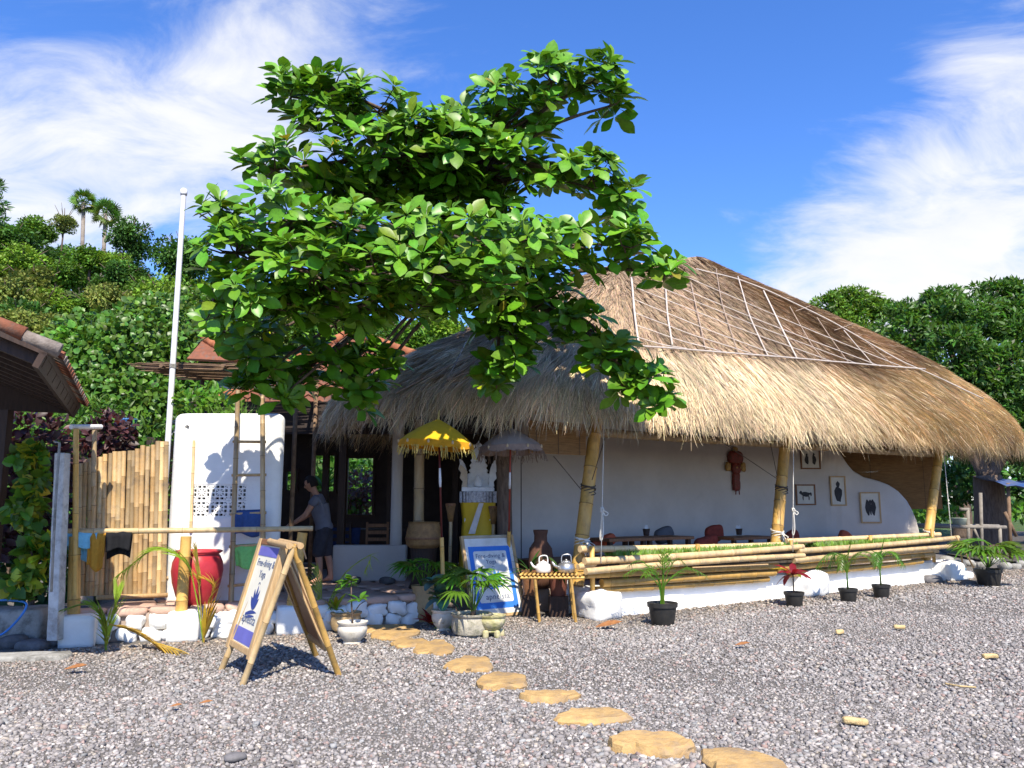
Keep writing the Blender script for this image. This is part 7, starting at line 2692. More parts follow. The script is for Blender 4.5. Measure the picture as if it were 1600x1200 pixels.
crowns = [crown_mesh('crown', 500 + i, M_BG[i % 4], squash=0.6 + 0.12 * (i % 4), lumps=14 + i, leaf=0.30 + 0.04 * (i % 3), wisp=0.15 * (i % 3)) for i in range(8)]
tk = MB()
tk.tube([(0, 0, -5.0), (0.08, 0, -2.2), (-0.05, 0.05, 0.2), (0.1, 0, 1.2)], [0.22, 0.17, 0.11, 0.05], n=7)
for a in range(5):
    d = Vector((math.cos(a * 1.3), math.sin(a * 1.3), 0.8))
    tk.tube([(0, 0, -1.2 + a * 0.25), tuple(d * 0.9), tuple(d * 1.7)], [0.08, 0.05, 0.02], n=5)
trunk_me = mesh_of(tk, 'trunk', M_BARK, smooth=True)
LAB = ['bright green bushy tree in the hillside jungle', 'mid green rounded tree in the hillside jungle', 'dark green dense tree in the hillside jungle', 'olive green loose tree in the hillside jungle']


def hill_tree(x, y, s, var, sz=1.0, label=None, group='trees of the hillside jungle', name='jungle_tree', zc=None, rot=None):
    z0 = hill_h(x, y) if y > 27 else 0.0
    zc = zc if zc is not None else z0 + 2.6 * s * sz
    if not label:
        u_ = uv_of((x, y, zc))[0]
        label = LAB[var % 4].replace('in the hillside jungle', '') + ('low on' if y < 42 else 'midway up' if y < 63 else 'high on') + ' the hillside ' + ('at the left edge' if u_ < 70 else 'below the ridge palms' if u_ < 200 else 'behind the white pole' if u_ < 330 else 'behind the big broad-leaved tree' if u_ < 600 else 'behind the thatched roof')
    t = thing(name, label, 'tree', (x, y, z0), group)
    rz = random.uniform(0, 6.28) if rot is None else rot
    o = bpy.data.objects.new('crown', crowns[var])
    o.location = (0, 0, zc - z0)
    o.rotation_euler = (0, 0, rz)
    o.scale = (s, s, s * sz)
    link(o, t)
    o = bpy.data.objects.new('trunk', trunk_me)
    o.location = (0, 0, zc - z0)
    o.rotation_euler = (0, 0, rz)
    o.scale = (s, s, max(s * sz, (zc - z0) / 5.0 * 1.02))
    link(o, t)
    return t


random.seed(91)
for Y, s, du in ((33, 0.62, 60), (39, 0.7, 60), (45, 0.8, 58), (52, 0.9, 56), (60, 1.0, 54), (69, 1.05, 50), (79, 1.1, 46), (86, 1.1, 46)):
    u = -90 + random.uniform(0, 40)
    while u < 800:
        x = (u - 800) / FPX * Y * 1.03
        if not (370 < u < 560 and Y < 65):
            hill_tree(x + random.uniform(-1, 1), Y + random.uniform(-3, 3), s * random.uniform(0.8, 1.2), random.choice([0, 1, 1, 2, 2, 3, 4, 5, 6, 6, 7]), random.uniform(0.8, 1.15))
        u += du * random.uniform(0.8, 1.25)
# trees that make the skyline
for (u, v, Y, s, var, sz, lab) in ((205, 375, 74, 1.0, 6, 1.15, 'tall dark green tree standing on the skyline right of the palms'), (290, 400, 70, 1.05, 2, 1.15, 'dark skyline tree behind the white pipe pole'), (142, 405, 70, 0.8, 5, 0.9, 'mid green tree at the foot of the left ridge palm'), (176, 412, 70, 0.75, 0, 0.9, 'bright green tree at the foot of the right ridge palm'), (60, 362, 78, 0.9, 1, 0.9, 'green tree on the skyline left of the palms'), (100, 350, 82, 0.6, 3, 0.9, 'small grey green tree on the skyline just left of the palms'), (20, 375, 70, 1.1, 2, 0.8, 'dark spreading tree on the skyline at the left edge'), (690, 520, 48, 0.9, 0, 0.8, 'bright green tree seen between the crown and the thatch'), (640, 540, 44, 0.8, 1, 0.9, 'mid green tree behind the orange roof ridge')):
    p = P(u, v, Y)
    hill_tree(p.x, p.y, s, var, sz, label=lab, zc=p.z, group=None)
# wispy dark tree that enters at the left edge
p = P(-28, 315, 52)
t = thing('casuarina_tree', 'dark wispy tree whose branches enter at the top left edge', 'tree', (p.x, p.y, hill_h(p.x, p.y)))
bush('crown', [(P(-20, 290, 52), (1.0, 1.0, 0.55)), (P(-12, 318, 52), (0.9, 0.9, 0.4)), (P(-18, 340, 52), (1.1, 1.0, 0.45)), (P(-40, 310, 52), (1.2, 1.2, 1.6))], 1500, 0.42, M_BG[2], t, template=(LTN_V, LTN_F))
MB().tube([(p.x, p.y, hill_h(p.x, p.y)), (p.x, p.y, p.z), tuple(P(-24, 270, 52))], [0.3, 0.2, 0.05], n=7).build('trunk', M_BARK, t, smooth=True)

# fan palms on the ridge
for (u, v, vb, r_, lab) in ((131, 316, 392, 1.35, 'left one of two tall fan palms on the ridge'), (165, 334, 398, 1.55, 'right one of two tall fan palms on the ridge')):
    Y = 74
    c = P(u, v, Y)
    b = P(u - 3 if u > 150 else u - 1, vb, Y)
    b.z = hill_h(b.x, Y) - 0.3
    t = thing('lontar_palm', lab, 'palm', b)
    MB().tube([b, b.lerp(c, 0.5) + Vector((0.06, 0, 0)), c], [0.24, 0.19, 0.17], n=9).build('trunk', mat('palm_trunk_%d' % u, (0.30, 0.26, 0.22), (0.18, 0.15, 0.13), scale=3, rough=0.95), t, smooth=True)
    rs = random.Random(u)
    for k in range(30):
        a = k * 2.399
        e = -0.95 + 2.3 * (k / 29) + rs.uniform(-0.15, 0.15)
        d = Vector((math.cos(a) * math.cos(e), math.sin(a) * math.cos(e), math.sin(e)))
        hub = c + d * (r_ * 0.55)
        mb = MB()
        mb.tube([c, hub], [0.03, 0.02], n=4, caps=False)
        sd = d.cross(Vector((0, 0, 1))).normalized()
        sd = Matrix.Rotation(rs.uniform(-1.2, 1.2), 3, d) @ sd
        up = sd.cross(d)
        for q in range(11):
            an = R(-95 + 190 * q / 10)
            mb.leaf(hub, d * math.cos(an) + sd * math.sin(an) + up * 0.1, up, r_ * 0.55, 0.13, droop=0.12, fold=0.4, shape=(0.3, 1.0, 0.7, 0.05))
        colour_attr(mb.build('leaf', M_BG[1] if k > 8 else M_BG[3], t), (.6, .6, .6), (1.1, 1.1, 1.0))

# ================================================================== VINE-COVERED THICKET behind the fence
HV, HF = leaf_template((0.55, 1.0, 0.75, 0.05), w=0.95, droop=0.3, fold=0.2)
M_VINE = leafmat('vine_leaf', (0.08, 0.17, 0.02), (0.15, 0.29, 0.02), rough=0.4, mixf=0.25)
M_VINE_B = leafmat('vine_leaf_bright', (0.10, 0.24, 0.028), (0.20, 0.38, 0.03), rough=0.4, mixf=0.3)
t = thing('vine_thicket', 'tall thicket smothered in heart-leaved vine behind the bamboo gate', 'bush', (-12, 21, 0))
bush('foliage', [(P(255, 520, 22), (1.5, 1.3, 1.1)), (P(210, 570, 21), (1.9, 1.2, 1.3)), (P(150, 560, 22), (1.6, 1.2, 1.4)), (P(285, 590, 21), (1.3, 1.0, 1.4)), (P(110, 620, 21.5), (1.7, 1.0, 1.2)), (P(320, 500, 23), (1.3, 1.0, 1.0)), (P(180, 640, 20), (2.2, 1.0, 1.0)), (P(280, 660, 20), (1.6, 0.8, 1.0))], 12500, 0.145, M_VINE, t, template=(HV, HF), upbias=0.25, shell=0.8, tint=(0.55, 1.35))
bush('bright_foliage', [(P(125, 545, 20.8), (0.9, 0.6, 0.6)), (P(95, 590, 20.6), (1.0, 0.6, 0.7)), (P(300, 610, 20), (0.7, 0.5, 0.5))], 1200, 0.18, M_VINE_B, t, template=(HV, HF), upbias=0.25, shell=0.7)
for i, (u, v) in enumerate(((120, 660), (190, 640), (260, 640), (310, 620))):
    p = P(u, v, 21.5)
    MB().tube([(p.x, p.y, 0), (p.x + 0.2, p.y, p.z), (p.x, p.y, p.z + 1.6)], [0.12, 0.09, 0.04], n=6).build('stem', M_BARK, t, smooth=True)
mb = MB()
bush_t = thing('leafy_shrub', 'fresh green leafy shrub between the pavilion and the gate', 'bush', (-8.2, 13.2, 0))
bush('foliage', [(P(110, 648, 13.2), (0.75, 0.5, 0.35)), (P(45, 655, 13.0), (0.8, 0.5, 0.5)), (P(165, 640, 13.4), (0.5, 0.4, 0.25)), (P(225, 690, 12.6), (0.5, 0.4, 0.45)), (P(60, 720, 13.2), (1.0, 0.5, 0.8)), (P(130, 740, 13.4), (0.9, 0.4, 0.9)), (P(215, 770, 13.0), (0.7, 0.4, 0.8))], 2400, 0.15, M_GREEN1, bush_t, template=(LTN_V, LTN_F), shell=0.4, tint=(0.5, 1.2))
MB().tube([(-8.2, 13.2, 0), (-8.1, 13.2, 1.9)], [0.06, 0.03], n=6).build('stem', M_BARK, bush_t)
t = thing('purple_shrub', 'dark purple leaved shrub under the pavilion eave', 'bush', (-6.1, 10.4, 0))
bush('foliage', [(P(40, 690, 10.6), (0.55, 0.4, 0.45)), (P(20, 760, 10.3), (0.45, 0.4, 0.6)), (P(75, 720, 10.6), (0.35, 0.35, 0.45)), (P(-10, 820, 10.2), (0.5, 0.4, 0.5)), (P(60, 800, 10.5), (0.4, 0.3, 0.6))], 1900, 0.13, M_PURPLE, t, shell=0.5, tint=(0.5, 1.5))
MB().tube([(-6.1, 10.4, 0), (-6.1, 10.45, 1.8)], [0.04, 0.02], n=6).build('stem', M_BARK, t)
t = thing('purple_shrub', 'dark purple leaved shrub beside the blue barrel', 'bush', (-6.0, 12.0, 0))
bush('foliage', [(P(172, 680, 12.0), (0.34, 0.3, 0.36)), (P(150, 720, 12.0), (0.3, 0.3, 0.4))], 600, 0.13, M_PURPLE, t, shell=0.4, tint=(0.5, 1.5))
MB().tube([(P(168, 700, 12).x, 12.0, 0), (P(168, 700, 12).x, 12.0, 2.3)], [0.04, 0.02], n=6).build('stem', M_BARK, t)
t = thing('croton_bush', 'yellow and green croton bush left of the concrete post', 'bush', (-5.75, 9.35, 0.3))
cl_ = [(P(47, 715, 9.4), (0.16, 0.15, 0.13)), (P(40, 800, 9.3), (0.18, 0.15, 0.16)), (P(60, 870, 9.3), (0.18, 0.15, 0.22)), (P(35, 915, 9.2), (0.16, 0.12, 0.12)), (P(55, 760, 9.4), (0.13, 0.12, 0.15))]
bush('yellow_foliage', cl_, 240, 0.115, M_YELLOWG, t, template=(HV, HF), shell=0.4, upbias=0.4)
bush('green_foliage', [(c, tuple(x * 1.15 for x in r_)) for c, r_ in cl_], 420, 0.12, M_GREEN1, t, template=(HV, HF), shell=0.4, upbias=0.4, tint=(0.5, 1.1))
MB().tube([P(50, 940, 9.3), P(48, 820, 9.35), P(46, 720, 9.4)], [0.025, 0.02, 0.012], n=6).build('stem', M_BARK, t)
# dark planting that closes the ground behind the gate
t = thing('dark_hedge', 'shaded dark green hedge low behind the bamboo gate', 'hedge', (-7.5, 14.6, 0))
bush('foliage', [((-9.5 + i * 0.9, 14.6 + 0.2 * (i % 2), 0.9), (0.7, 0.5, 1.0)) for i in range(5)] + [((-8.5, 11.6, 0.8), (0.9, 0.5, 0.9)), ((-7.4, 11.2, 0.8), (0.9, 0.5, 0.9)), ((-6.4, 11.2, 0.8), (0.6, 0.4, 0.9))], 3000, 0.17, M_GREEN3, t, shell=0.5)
# blue barrel
bp_ = P(196, 672, 12.8)
t = thing('blue_barrel', 'blue plastic barrel raised behind the bamboo gate', 'barrel', (bp_.x, bp_.y, 0))
MB().lathe([(0.13, 0), (0.155, 0.04), (0.165, 0.18), (0.175, 0.19), (0.175, 0.21), (0.15, 0.205), (0.14, 0.03), (0, 0.03)], bp_ + Vector((0, 0, -0.03)), n=22).build('barrel', mat('blue_plastic', (0.05, 0.20, 0.52), rough=0.45), t, smooth=True)
MB().box((bp_.x, bp_.y, (bp_.z - 0.04) / 2), (0.3, 0.3, bp_.z - 0.04)).build('stand', M_WOOD_D, t)

# plants seen through the dining room windows
t = thing('window_plant', 'sunlit green strap-leaved plant seen through the left dining window', 'plant', (P(505, 780, 19.2).x, 19.2, 0))
blades(t, P(506, 768, 19.2), 40, 0.75, 0.09, M_GREEN1, elev=(0.1, 1.4), droop=(0.2, 0.7), each=False, name='foliage')
MB().tube([(t.location.x, 19.2, 0), P(506, 768, 19.2)], 0.05, n=6).build('stem', M_BARK, t)
t = thing('window_bush', 'brown leaved bush seen through the right dining window', 'bush', (P(563, 780, 19.0).x, 19.0, 0))
bush('foliage', [(P(563, 765, 19.0), (0.4, 0.3, 0.45)), (P(555, 790, 19.0), (0.3, 0.3, 0.3))], 420, 0.14, leafmat('brown_pink_leaf', (0.22, 0.13, 0.11), (0.28, 0.14, 0.10), mixf=0.3), t, shell=0.3)
bush('green_leaves', [(P(550, 790, 18.8), (0.2, 0.2, 0.14))], 60, 0.13, M_GREEN1, t, shell=0.2)
MB().tube([(t.location.x, 19.0, 0), P(563, 780, 19.0)], 0.05, n=6).build('stem', M_BARK, t)
t = thing('garden_hedge', 'sunlit green hedge behind the dining room windows', 'hedge', (-4.3, 20.6, 0))
bush('foliage', [((-7.2 + 0.9 * i, 20.8, 1.7 + 0.3 * (i % 2)), (0.7, 0.5, 1.3)) for i in range(7)], 3200, 0.2, M_GREEN2, t, shell=0.5)
t = thing('garden_wall', 'pale sunlit garden wall behind the dining room windows', 'wall', (-3.3, 22.0, 0))
MB().box((-3.3, 22.0, 0.9), (6.4, 0.2, 1.8)).build('wall', mat('pale_garden_wall', (0.50, 0.46, 0.38), (0.38, 0.35, 0.28), scale=3, rough=0.95), t)

# ================================================================== TREES AT THE RIGHT
NV = QV * np.array([1, 0.62, 1.0])
PV_, PF_ = leaf_template((0.6, 1.0, 0.8, 0.05), w=0.24, droop=0.5, fold=0.25)
M_TAM = leafmat('feathery_leaf', (0.062, 0.15, 0.022), (0.13, 0.28, 0.02), rough=0.45, mixf=0.28)
M_TAM_B = leafmat('fresh_feathery_leaf', (0.11, 0.22, 0.022), (0.20, 0.36, 0.02), rough=0.45, mixf=0.28)


def big_tree(name, label, base, lumps, n, leaf, material, trunk_r, tmpl, group=None, shell=0.6, tint=(0.5, 1.35)):
    t = thing(name, label, 'tree', base, group)
    rs = np.random.default_rng(int(abs(base[0]) * 100))
    small = []
    for c, r_ in lumps:
        small.append((Vector(c), tuple(x * 0.72 for x in r_)))
        for q in range(9):
            d = rs.normal(size=3)
            d /= np.linalg.norm(d)
            k = rs.uniform(0.22, 0.46)
            small.append((Vector(c) + Vector([float(a * b * rs.uniform(0.7, 1.05)) for a, b in zip(d, r_)]), tuple(x * k for x in r_)))
    main_lumps, lumps = lumps, small
    bush('crown', lumps, n, leaf, material, t, template=tmpl, upbias=0.3, shell=shell, tint=tint)
    mb = MB()
    b = Vector(base)
    fork = b + Vector((0.1, 0, 2.4))
    mb.tube(catmull([tuple(b), tuple(b.lerp(fork, 0.5) + Vector((0.06, 0, 0))), tuple(fork)], 5, closed=False), [trunk_r * (1.25 - 0.35 * i / 10) for i in range(11)], n=12)
    for c, r_ in main_lumps:
        c = Vector(c)
        mb.tube(catmull([tuple(fork - Vector((0, 0, 0.2))), tuple(fork.lerp(c, 0.5) + Vector((0, 0, 0.2))), tuple(c)], 4, closed=False), [trunk_r * 0.5 * (1 - 0.1 * i) for i in range(9)], n=6)
    mb.build('trunk', M_BARK, t, smooth=True)
    return t


def LP(u, v, Y, ru, rv, rY=None):
    return (P(u, v, Y), (ru / FPX * Y, rY or ru / FPX * Y * 0.8, rv / FPX * Y))


big_tree('feathery_tree', 'big dark feathery tree with a thick trunk behind the right end of the hut', (P(1545, 830, 24).x, 24, 0),
         [LP(1420, 520, 25, 40, 40), LP(1470, 500, 25, 50, 42), LP(1530, 490, 25, 55, 42), LP(1600, 490, 25, 60, 50), LP(1650, 540, 24, 60, 60), LP(1480, 560, 24, 60, 45), LP(1560, 570, 24, 70, 50), LP(1440, 590, 24.5, 40, 36), LP(1530, 640, 24, 60, 40), LP(1610, 640, 23, 50, 50), LP(1600, 700, 24, 40, 40), LP(1500, 690, 25, 40, 34), LP(1410, 490, 26, 26, 18), LP(1480, 468, 25.5, 36, 14), LP(1560, 455, 25.5, 40, 16)],
         34000, 0.21, M_TAM, 0.42, (NV, QF))
big_tree('light_green_tree', 'lighter green rounded tree on the skyline just right of the thatch', (P(1330, 800, 33).x, 33, 0),
         [LP(1290, 480, 33, 40, 22), LP(1340, 478, 33, 50, 22), LP(1380, 500, 33, 40, 30), LP(1310, 520, 33, 60, 36), LP(1370, 545, 33, 60, 34), LP(1270, 510, 33, 30, 26), LP(1420, 560, 32, 40, 34)],
         22000, 0.20, M_TAM_B, 0.3, (NV, QF), shell=0.35)
big_tree('back_tree', 'dark tree filling the gap behind the bench at the right', (P(1500, 800, 36).x, 36, 0),
         [LP(1450, 700, 36, 60, 50), LP(1530, 690, 36, 60, 60), LP(1610, 690, 36, 70, 60), LP(1480, 620, 37, 80, 50), LP(1590, 600, 37, 80, 60), LP(1700, 620, 36, 90, 90)],
         6500, 0.42, M_BG[2], 0.35, (QV, QF))
t = thing('right_hedge', 'shaded green undergrowth behind the bench and tarpaulin shelter', 'hedge', (P(1520, 800, 29).x, 29, 0))
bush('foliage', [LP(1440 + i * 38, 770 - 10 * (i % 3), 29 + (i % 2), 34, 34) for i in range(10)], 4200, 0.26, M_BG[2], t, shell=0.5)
bush('bright_leaves', [LP(1450, 805, 26, 26, 9), LP(1485, 802, 26.5, 22, 8), LP(1600, 800, 27, 30, 12)], 420, 0.2, M_GREEN1, t, shell=0.4)
# soil patch and rubble edge at the right
mb = MB()
pts = [G(1480, 868), G(1540, 880), G(1700, 882), G(1900, 860), G(1800, 815), G(1500, 815), G(1440, 840)]
mb.add([(p.x, p.y, 0.06) for p in pts], [tuple(range(len(pts)))[::-1]])
mb.build('soil_path', M_SOIL, kind='structure')
t = thing('rubble_edging', 'line of small grey stones edging the soil at the right', 'stones', G(1560, 890))
sm = [rough_mesh('stone', (0.3, 0.24, 0.2), M_CONC, amp=0.03, scale=6, cuts=3, seed=700 + i, roundness=0.8) for i in range(4)]
for i in range(16):
    p = G(1490 + i * 12 + random.uniform(-4, 4), 884 + random.uniform(-4, 6))
    piece('stone', random.choice(sm), t, (p.x, p.y, -0.03), Matrix.Rotation(random.uniform(0, 3), 3, 'Z'), (random.uniform(.6, 1.1),) * 3)
# ================================================================== THE MAN ON THE TERRACE
def skin_mesh(name, joints, edges, root, levels=2):
    """joints: name -> (position, (rx, ry)); grows a continuous tapered surface round the edges"""
    names = list(joints)
    me = bpy.data.meshes.new(name)
    me.from_pydata([tuple(joints[n][0]) for n in names], [(names.index(a), names.index(b)) for a, b in edges], [])
    o = bpy.data.objects.new(name + '_tmp', me)
    COL.objects.link(o)
    md = o.modifiers.new('skin', 'SKIN')
    md.use_smooth_shade = True
    md.branch_smoothing = 0.6
    sv = me.skin_vertices[0].data
    for i, n in enumerate(names):
        r_ = joints[n][1]
        sv[i].radius = r_ if hasattr(r_, '__len__') else (r_, r_)
        sv[i].use_root = (n == root)
    sb = o.modifiers.new('sub', 'SUBSURF')
    sb.levels = sb.render_levels = levels
    bpy.context.view_layer.update()
    out = bpy.data.meshes.new_from_object(o.evaluated_get(bpy.context.evaluated_depsgraph_get()))
    bpy.data.objects.remove(o)
    return out


PX, PY, PZ = P(500, 905, 12.8).x, 12.8, TZ
# his own axes: x forward (to the left of the picture), y towards the camera
V3 = lambda x, y, z: Vector((PX - x, PY - y, PZ + z))
head_c = V3(0.20, -0.01, 1.55)
J = {
    'pelvis': (V3(-0.05, 0, 0.90), (0.10, 0.085)), 'waist': (V3(0.0, 0, 1.06), (0.10, 0.08)), 'chest': (V3(0.06, 0, 1.25), (0.11, 0.09)), 'neck0': (V3(0.10, 0, 1.385), (0.065, 0.065)), 'neck1': (V3(0.145, 0, 1.45), (0.055, 0.055)),
    'head0': (V3(0.18, 0, 1.53), (0.07, 0.07)),
    'hipL': (V3(-0.04, 0.09, 0.84), 0.075), 'kneeL': (V3(0.02, 0.12, 0.49), 0.062), 'calfL': (V3(-0.01, 0.12, 0.34), 0.058), 'ankleL': (V3(-0.03, 0.12, 0.09), 0.038), 'heelL': (V3(-0.05, 0.12, 0.035), 0.034), 'toeL': (V3(0.15, 0.14, 0.022), (0.04, 0.022)),
    'hipR': (V3(-0.04, -0.09, 0.84), 0.075), 'kneeR': (V3(-0.06, -0.12, 0.49), 0.062), 'calfR': (V3(-0.11, -0.12, 0.34), 0.058), 'ankleR': (V3(-0.15, -0.12, 0.09), 0.038), 'heelR': (V3(-0.17, -0.12, 0.035), 0.034), 'toeR': (V3(0.03, -0.14, 0.022), (0.04, 0.022)),
    'shL': (V3(0.06, 0.19, 1.33), 0.062), 'elL': (V3(0.20, 0.24, 1.07), 0.043), 'foL': (V3(0.33, 0.20, 0.98), 0.040), 'wrL': (V3(0.47, 0.14, 0.90), (0.026, 0.030)), 'paL': (V3(0.53, 0.125, 0.865), (0.018, 0.036)),
    'shR': (V3(0.08, -0.18, 1.33), 0.062), 'elR': (V3(0.22, -0.21, 1.10), 0.043), 'foR': (V3(0.35, -0.12, 1.00), 0.040), 'wrR': (V3(0.48, -0.02, 0.93), (0.026, 0.030)), 'paR': (V3(0.54, 0.0, 0.90), (0.018, 0.036)),
}
E = [('pelvis', 'waist'), ('waist', 'chest'), ('chest', 'neck0'), ('neck0', 'neck1'), ('neck1', 'head0')]
for s in 'LR':
    E += [('pelvis', 'hip' + s), ('hip' + s, 'knee' + s), ('knee' + s, 'calf' + s), ('calf' + s, 'ankle' + s), ('ankle' + s, 'heel' + s), ('ankle' + s, 'toe' + s), ('chest', 'sh' + s), ('sh' + s, 'el' + s), ('el' + s, 'fo' + s), ('fo' + s, 'wr' + s), ('wr' + s, 'pa' + s)]
    wr, pa = J['wr' + s][0], J['pa' + s][0]
    d, sd, up = basis(pa - wr)
    for k, (of, L) in enumerate(((-0.030, 0.058), (-0.010, 0.072), (0.010, 0.076), (0.029, 0.066))):
        a = pa + sd * of + d * 0.018
        J['f%d%sa' % (k, s)] = (a, 0.009)
        J['f%d%sb' % (k, s)] = (a + d * (L * 0.5) - up * 0.010, 0.0085)
        J['f%d%sc' % (k, s)] = (a + d * (L * 0.85) - up * 0.035, 0.007)
        E += [('pa' + s, 'f%d%sa' % (k, s)), ('f%d%sa' % (k, s), 'f%d%sb' % (k, s)), ('f%d%sb' % (k, s), 'f%d%sc' % (k, s))]
    th = wr + d * 0.022 + sd * (-0.035)
    J['t' + s + 'a'] = (th, 0.012)
    J['t' + s + 'b'] = (th + d * 0.035 - sd * 0.022 - up * 0.01, 0.0095)
    J['t' + s + 'c'] = (th + d * 0.062 - sd * 0.024 - up * 0.022, 0.008)
    E += [('wr' + s, 't' + s + 'a'), ('t' + s + 'a', 't' + s + 'b'), ('t' + s + 'b', 't' + s + 'c')]
body_me = skin_mesh('body', J, E, 'pelvis')
# head: egg shape with brow, nose, mouth, jaw and ears, looking forward and down
bm = bmesh.new()
bmesh.ops.create_uvsphere(bm, u_segments=40, v_segments=30, radius=1.0)
TILT = Matrix.Rotation(R(22), 3, 'Y')
for v in bm.verts:
    x, y, z = v.co
    X, Yy, Z = x * 0.098, y * 0.076, z * 0.122
    if z < 0:
        Yy *= 1 - 0.22 * (-z) ** 1.2
        X = X * (1 - 0.25 * (-z)) + 0.018 * (-z) * (1 if x > 0 else 0.4)
    if x > 0.2:
        fy = math.exp(-(y / 0.20) ** 2)
        X += 0.026 * fy * math.exp(-((z + 0.12) / 0.15) ** 2)
        X += 0.008 * fy * math.exp(-((z - 0.02) / 0.12) ** 2)
        X += 0.010 * math.exp(-(y / 0.34) ** 2) * math.exp(-((z + 0.50) / 0.06) ** 2) - 0.005 * math.exp(-(y / 0.3) ** 2) * math.exp(-((z + 0.43) / 0.03) ** 2)
        X += 0.010 * math.exp(-(y / 0.3) ** 2) * math.exp(-((z + 0.78) / 0.12) ** 2)
        for sg in (-1, 1):
            X -= 0.012 * math.exp(-((y - sg * 0.40) / 0.16) ** 2) * math.exp(-((z - 0.02) / 0.10) ** 2)
    for sg in (-1, 1):
        Yy += sg * 0.018 * math.exp(-((x + 0.05) / 0.16) ** 2) * math.exp(-((z + 0.02) / 0.22) ** 2) * (1 if y * sg > 0.3 else 0)
    q = TILT @ Vector((X, Yy, Z))
    v.co = head_c + Vector((-q.x, -q.y, q.z))
hm = bpy.data.meshes.new('head')
bm.to_mesh(hm)
bm.free()
bm = bmesh.new()
bm.from_mesh(body_me)
bm.from_mesh(hm)
me = bpy.data.meshes.new('body')
bm.to_mesh(me)
bm.free()
MAN = thing('person', 'man in a grey T-shirt and dark shorts leaning forward to reach with bare arms', 'person', (PX, PY, PZ))
M_SKIN = mat('sun_tanned_skin', (0.50, 0.26, 0.17), (0.43, 0.21, 0.13), scale=9, rough=0.55, bump=0.05)
M_SHIRT = mat('grey_tshirt', (0.17, 0.17, 0.20), (0.13, 0.13, 0.16), scale=7, rough=0.95, bump=0.35, bscale=14)
M_SHORT = mat('dark_shorts', (0.055, 0.05, 0.06), (0.035, 0.032, 0.04), scale=7, rough=0.9, bump=0.3, bscale=14)
M_HAIR = mat('dark_hair', (0.022, 0.014, 0.010), (0.012, 0.008, 0.006), scale=30, rough=0.6, bump=0.8, bscale=90)
tmp = bpy.data.objects.new('body_tmp', me)
COL.objects.link(tmp)
rmd = tmp.modifiers.new('remesh', 'REMESH')
rmd.mode = 'VOXEL'
rmd.voxel_size = 0.0075
rmd.use_smooth_shade = True
bpy.context.view_layer.update()
fin = bpy.data.meshes.new_from_object(tmp.evaluated_get(bpy.context.evaluated_depsgraph_get()))
bpy.data.objects.remove(tmp)


def to_part(m, name, material, smooth=True):
    for v in m.vertices:
        v.co -= MAN.location
    m.materials.clear()
    m.materials.append(material)
    m.polygons.foreach_set('use_smooth', [smooth] * len(m.polygons))
    o = bpy.data.objects.new(name, m)
    return link(o, MAN)


to_part(fin, 'body', M_SKIN)
JS = {
    'hem': (V3(-0.055, 0, 0.79), (0.21, 0.195)), 'waist': (V3(0.0, 0, 1.04), (0.19, 0.165)), 'chest': (V3(0.06, 0, 1.24), (0.185, 0.16)), 'collar': (V3(0.10, 0, 1.395), (0.105, 0.10)),
    'shL': (V3(0.06, 0.19, 1.335), 0.080), 'slL': (V3(0.135, 0.220, 1.195), 0.072), 'shR': (V3(0.08, -0.18, 1.335), 0.080), 'slR': (V3(0.155, -0.20, 1.21), 0.072)}
to_part(skin_mesh('shirt', JS, [('hem', 'waist'), ('waist', 'chest'), ('chest', 'collar'), ('chest', 'shL'), ('shL', 'slL'), ('chest', 'shR'), ('shR', 'slR')], 'waist'), 'tshirt', M_SHIRT)
JP = {
    'top': (V3(-0.055, 0, 0.95), (0.185, 0.165)), 'pelvis': (V3(-0.05, 0, 0.84), (0.19, 0.175)),
    'hipL': (V3(-0.035, 0.10, 0.78), 0.128), 'knL': (V3(0.015, 0.12, 0.50), 0.098), 'cuL': (V3(0.018, 0.12, 0.40), 0.096), 'hipR': (V3(-0.045, -0.10, 0.78), 0.128), 'knR': (V3(-0.062, -0.12, 0.50), 0.098), 'cuR': (V3(-0.08, -0.12, 0.40), 0.096)}
to_part(skin_mesh('shorts', JP, [('top', 'pelvis'), ('pelvis', 'hipL'), ('hipL', 'knL'), ('knL', 'cuL'), ('pelvis', 'hipR'), ('hipR', 'knR'), ('knR', 'cuR')], 'pelvis'), 'shorts', M_SHORT)
# hair: cap over the top and back of the head
bm = bmesh.new()
bmesh.ops.create_uvsphere(bm, u_segments=36, v_segments=24, radius=1.0)
dead = [v for v in bm.verts if (v.co.x > 0.35 and v.co.z < 0.52) or v.co.z < -0.55 or (v.co.x > 0.05 and v.co.z < 0.1)]
bmesh.ops.delete(bm, geom=dead, context='VERTS')
for v in bm.verts:
    x, y, z = v.co
    k = 1.09 + 0.06 * noise3((x * 3, y * 3, z * 3), 1.7, 3) + 0.04 * noise3((x * 8, y * 8, z * 8), 1.3, 6)
    q = TILT @ Vector((x * 0.100 * k - 0.006, y * 0.079 * k, z * 0.124 * k + 0.004))
    v.co = head_c + Vector((-q.x, -q.y, q.z))
hh = bpy.data.meshes.new('hair')
bm.to_mesh(hh)
bm.free()
o = to_part(hh, 'hair', M_HAIR)
so = o.modifiers.new('s', 'SOLIDIFY')
so.thickness = 0.012
so.offset = -1
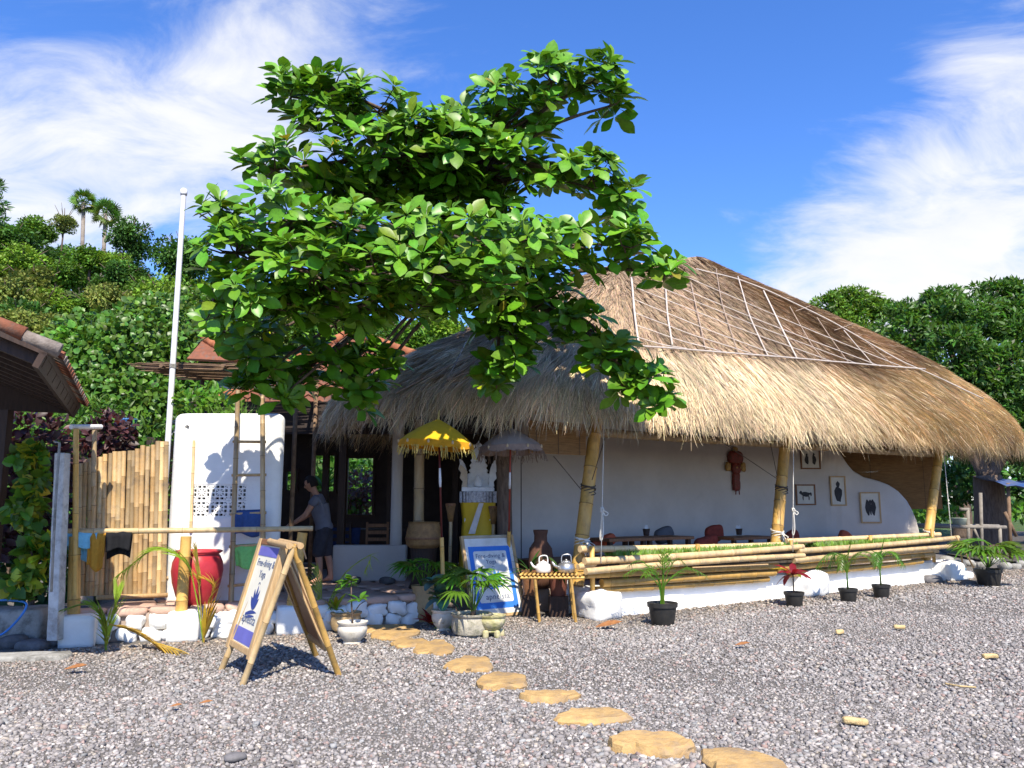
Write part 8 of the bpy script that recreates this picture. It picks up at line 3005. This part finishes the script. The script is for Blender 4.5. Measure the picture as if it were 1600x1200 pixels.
# eyes and beard shade
for sg in (-1, 1):
    q = TILT @ Vector((0.083, sg * 0.030, 0.004))
    MB().lathe([(0, -0.010), (0.009, -0.006), (0.011, 0), (0.009, 0.006), (0, 0.010)], head_c + Vector((-q.x, -q.y, q.z)), n=10).build('eye', mat('eye_%d' % sg, (0.06, 0.04, 0.03), rough=0.2), MAN, smooth=True)
    q0, q1, q2 = (TILT @ Vector(p) for p in ((0.098, sg * 0.014, 0.024), (0.097, sg * 0.032, 0.030), (0.082, sg * 0.050, 0.022)))
    MB().tube([head_c + Vector((-q.x, -q.y, q.z)) for q in (q0, q1, q2)], 0.005, n=5).build('eyebrow', M_HAIR, MAN, smooth=True)
# ================================================================== pieces that belong to a part go one level deeper
NEST = [('soil', 'pot'), ('foot', 'pot'), ('tissue', 'cup'), ('drawing', 'sheet'), ('lettering', 'board'), ('emblem_arc', 'board'), ('emblem_petal', 'board'), ('emblem_wave', 'board'), ('blue_band', 'board'),
        ('blue_border', 'board'), ('white_field', 'board'), ('rib', 'canopy'), ('finial', 'canopy'), ('tassel', 'valance'), ('fringe', 'valance'), ('eye', 'body'), ('eyebrow', 'body'), ('lid', 'body'),
        ('spout', 'body'), ('handle', 'body'), ('cap', 'pipe'), ('collar', 'pipe'), ('pole_band', 'pole'), ('ridge_tile', 'roof'), ('roof_tiles', 'roof'), ('rafter', 'roof'), ('verge_tile', 'roof'),
        ('roof_tile', 'roof'), ('vent_block', 'wall'), ('vent_shade_sheet', 'wall'), ('rim', 'cone'), ('cord', 'slats'), ('band', 'body'), ('shutter', 'wall')]


def plain(o):
    return o.name.split('.')[0]


def at_rest(o):
    return o.type == 'MESH' and o.location.length < 1e-6 and abs(o.rotation_euler.x) + abs(o.rotation_euler.y) + abs(o.rotation_euler.z) < 1e-6 and (o.scale - Vector((1, 1, 1))).length < 1e-6


for root in [o for o in bpy.data.objects if o.parent is None and o.children]:
    kids = list(root.children)
    for child, part in NEST:
        host = next((k for k in kids if plain(k) == part and at_rest(k)), None)
        if host is None:
            continue
        for k in kids:
            if plain(k) == child and k.parent is root and k is not host:
                k.parent = host
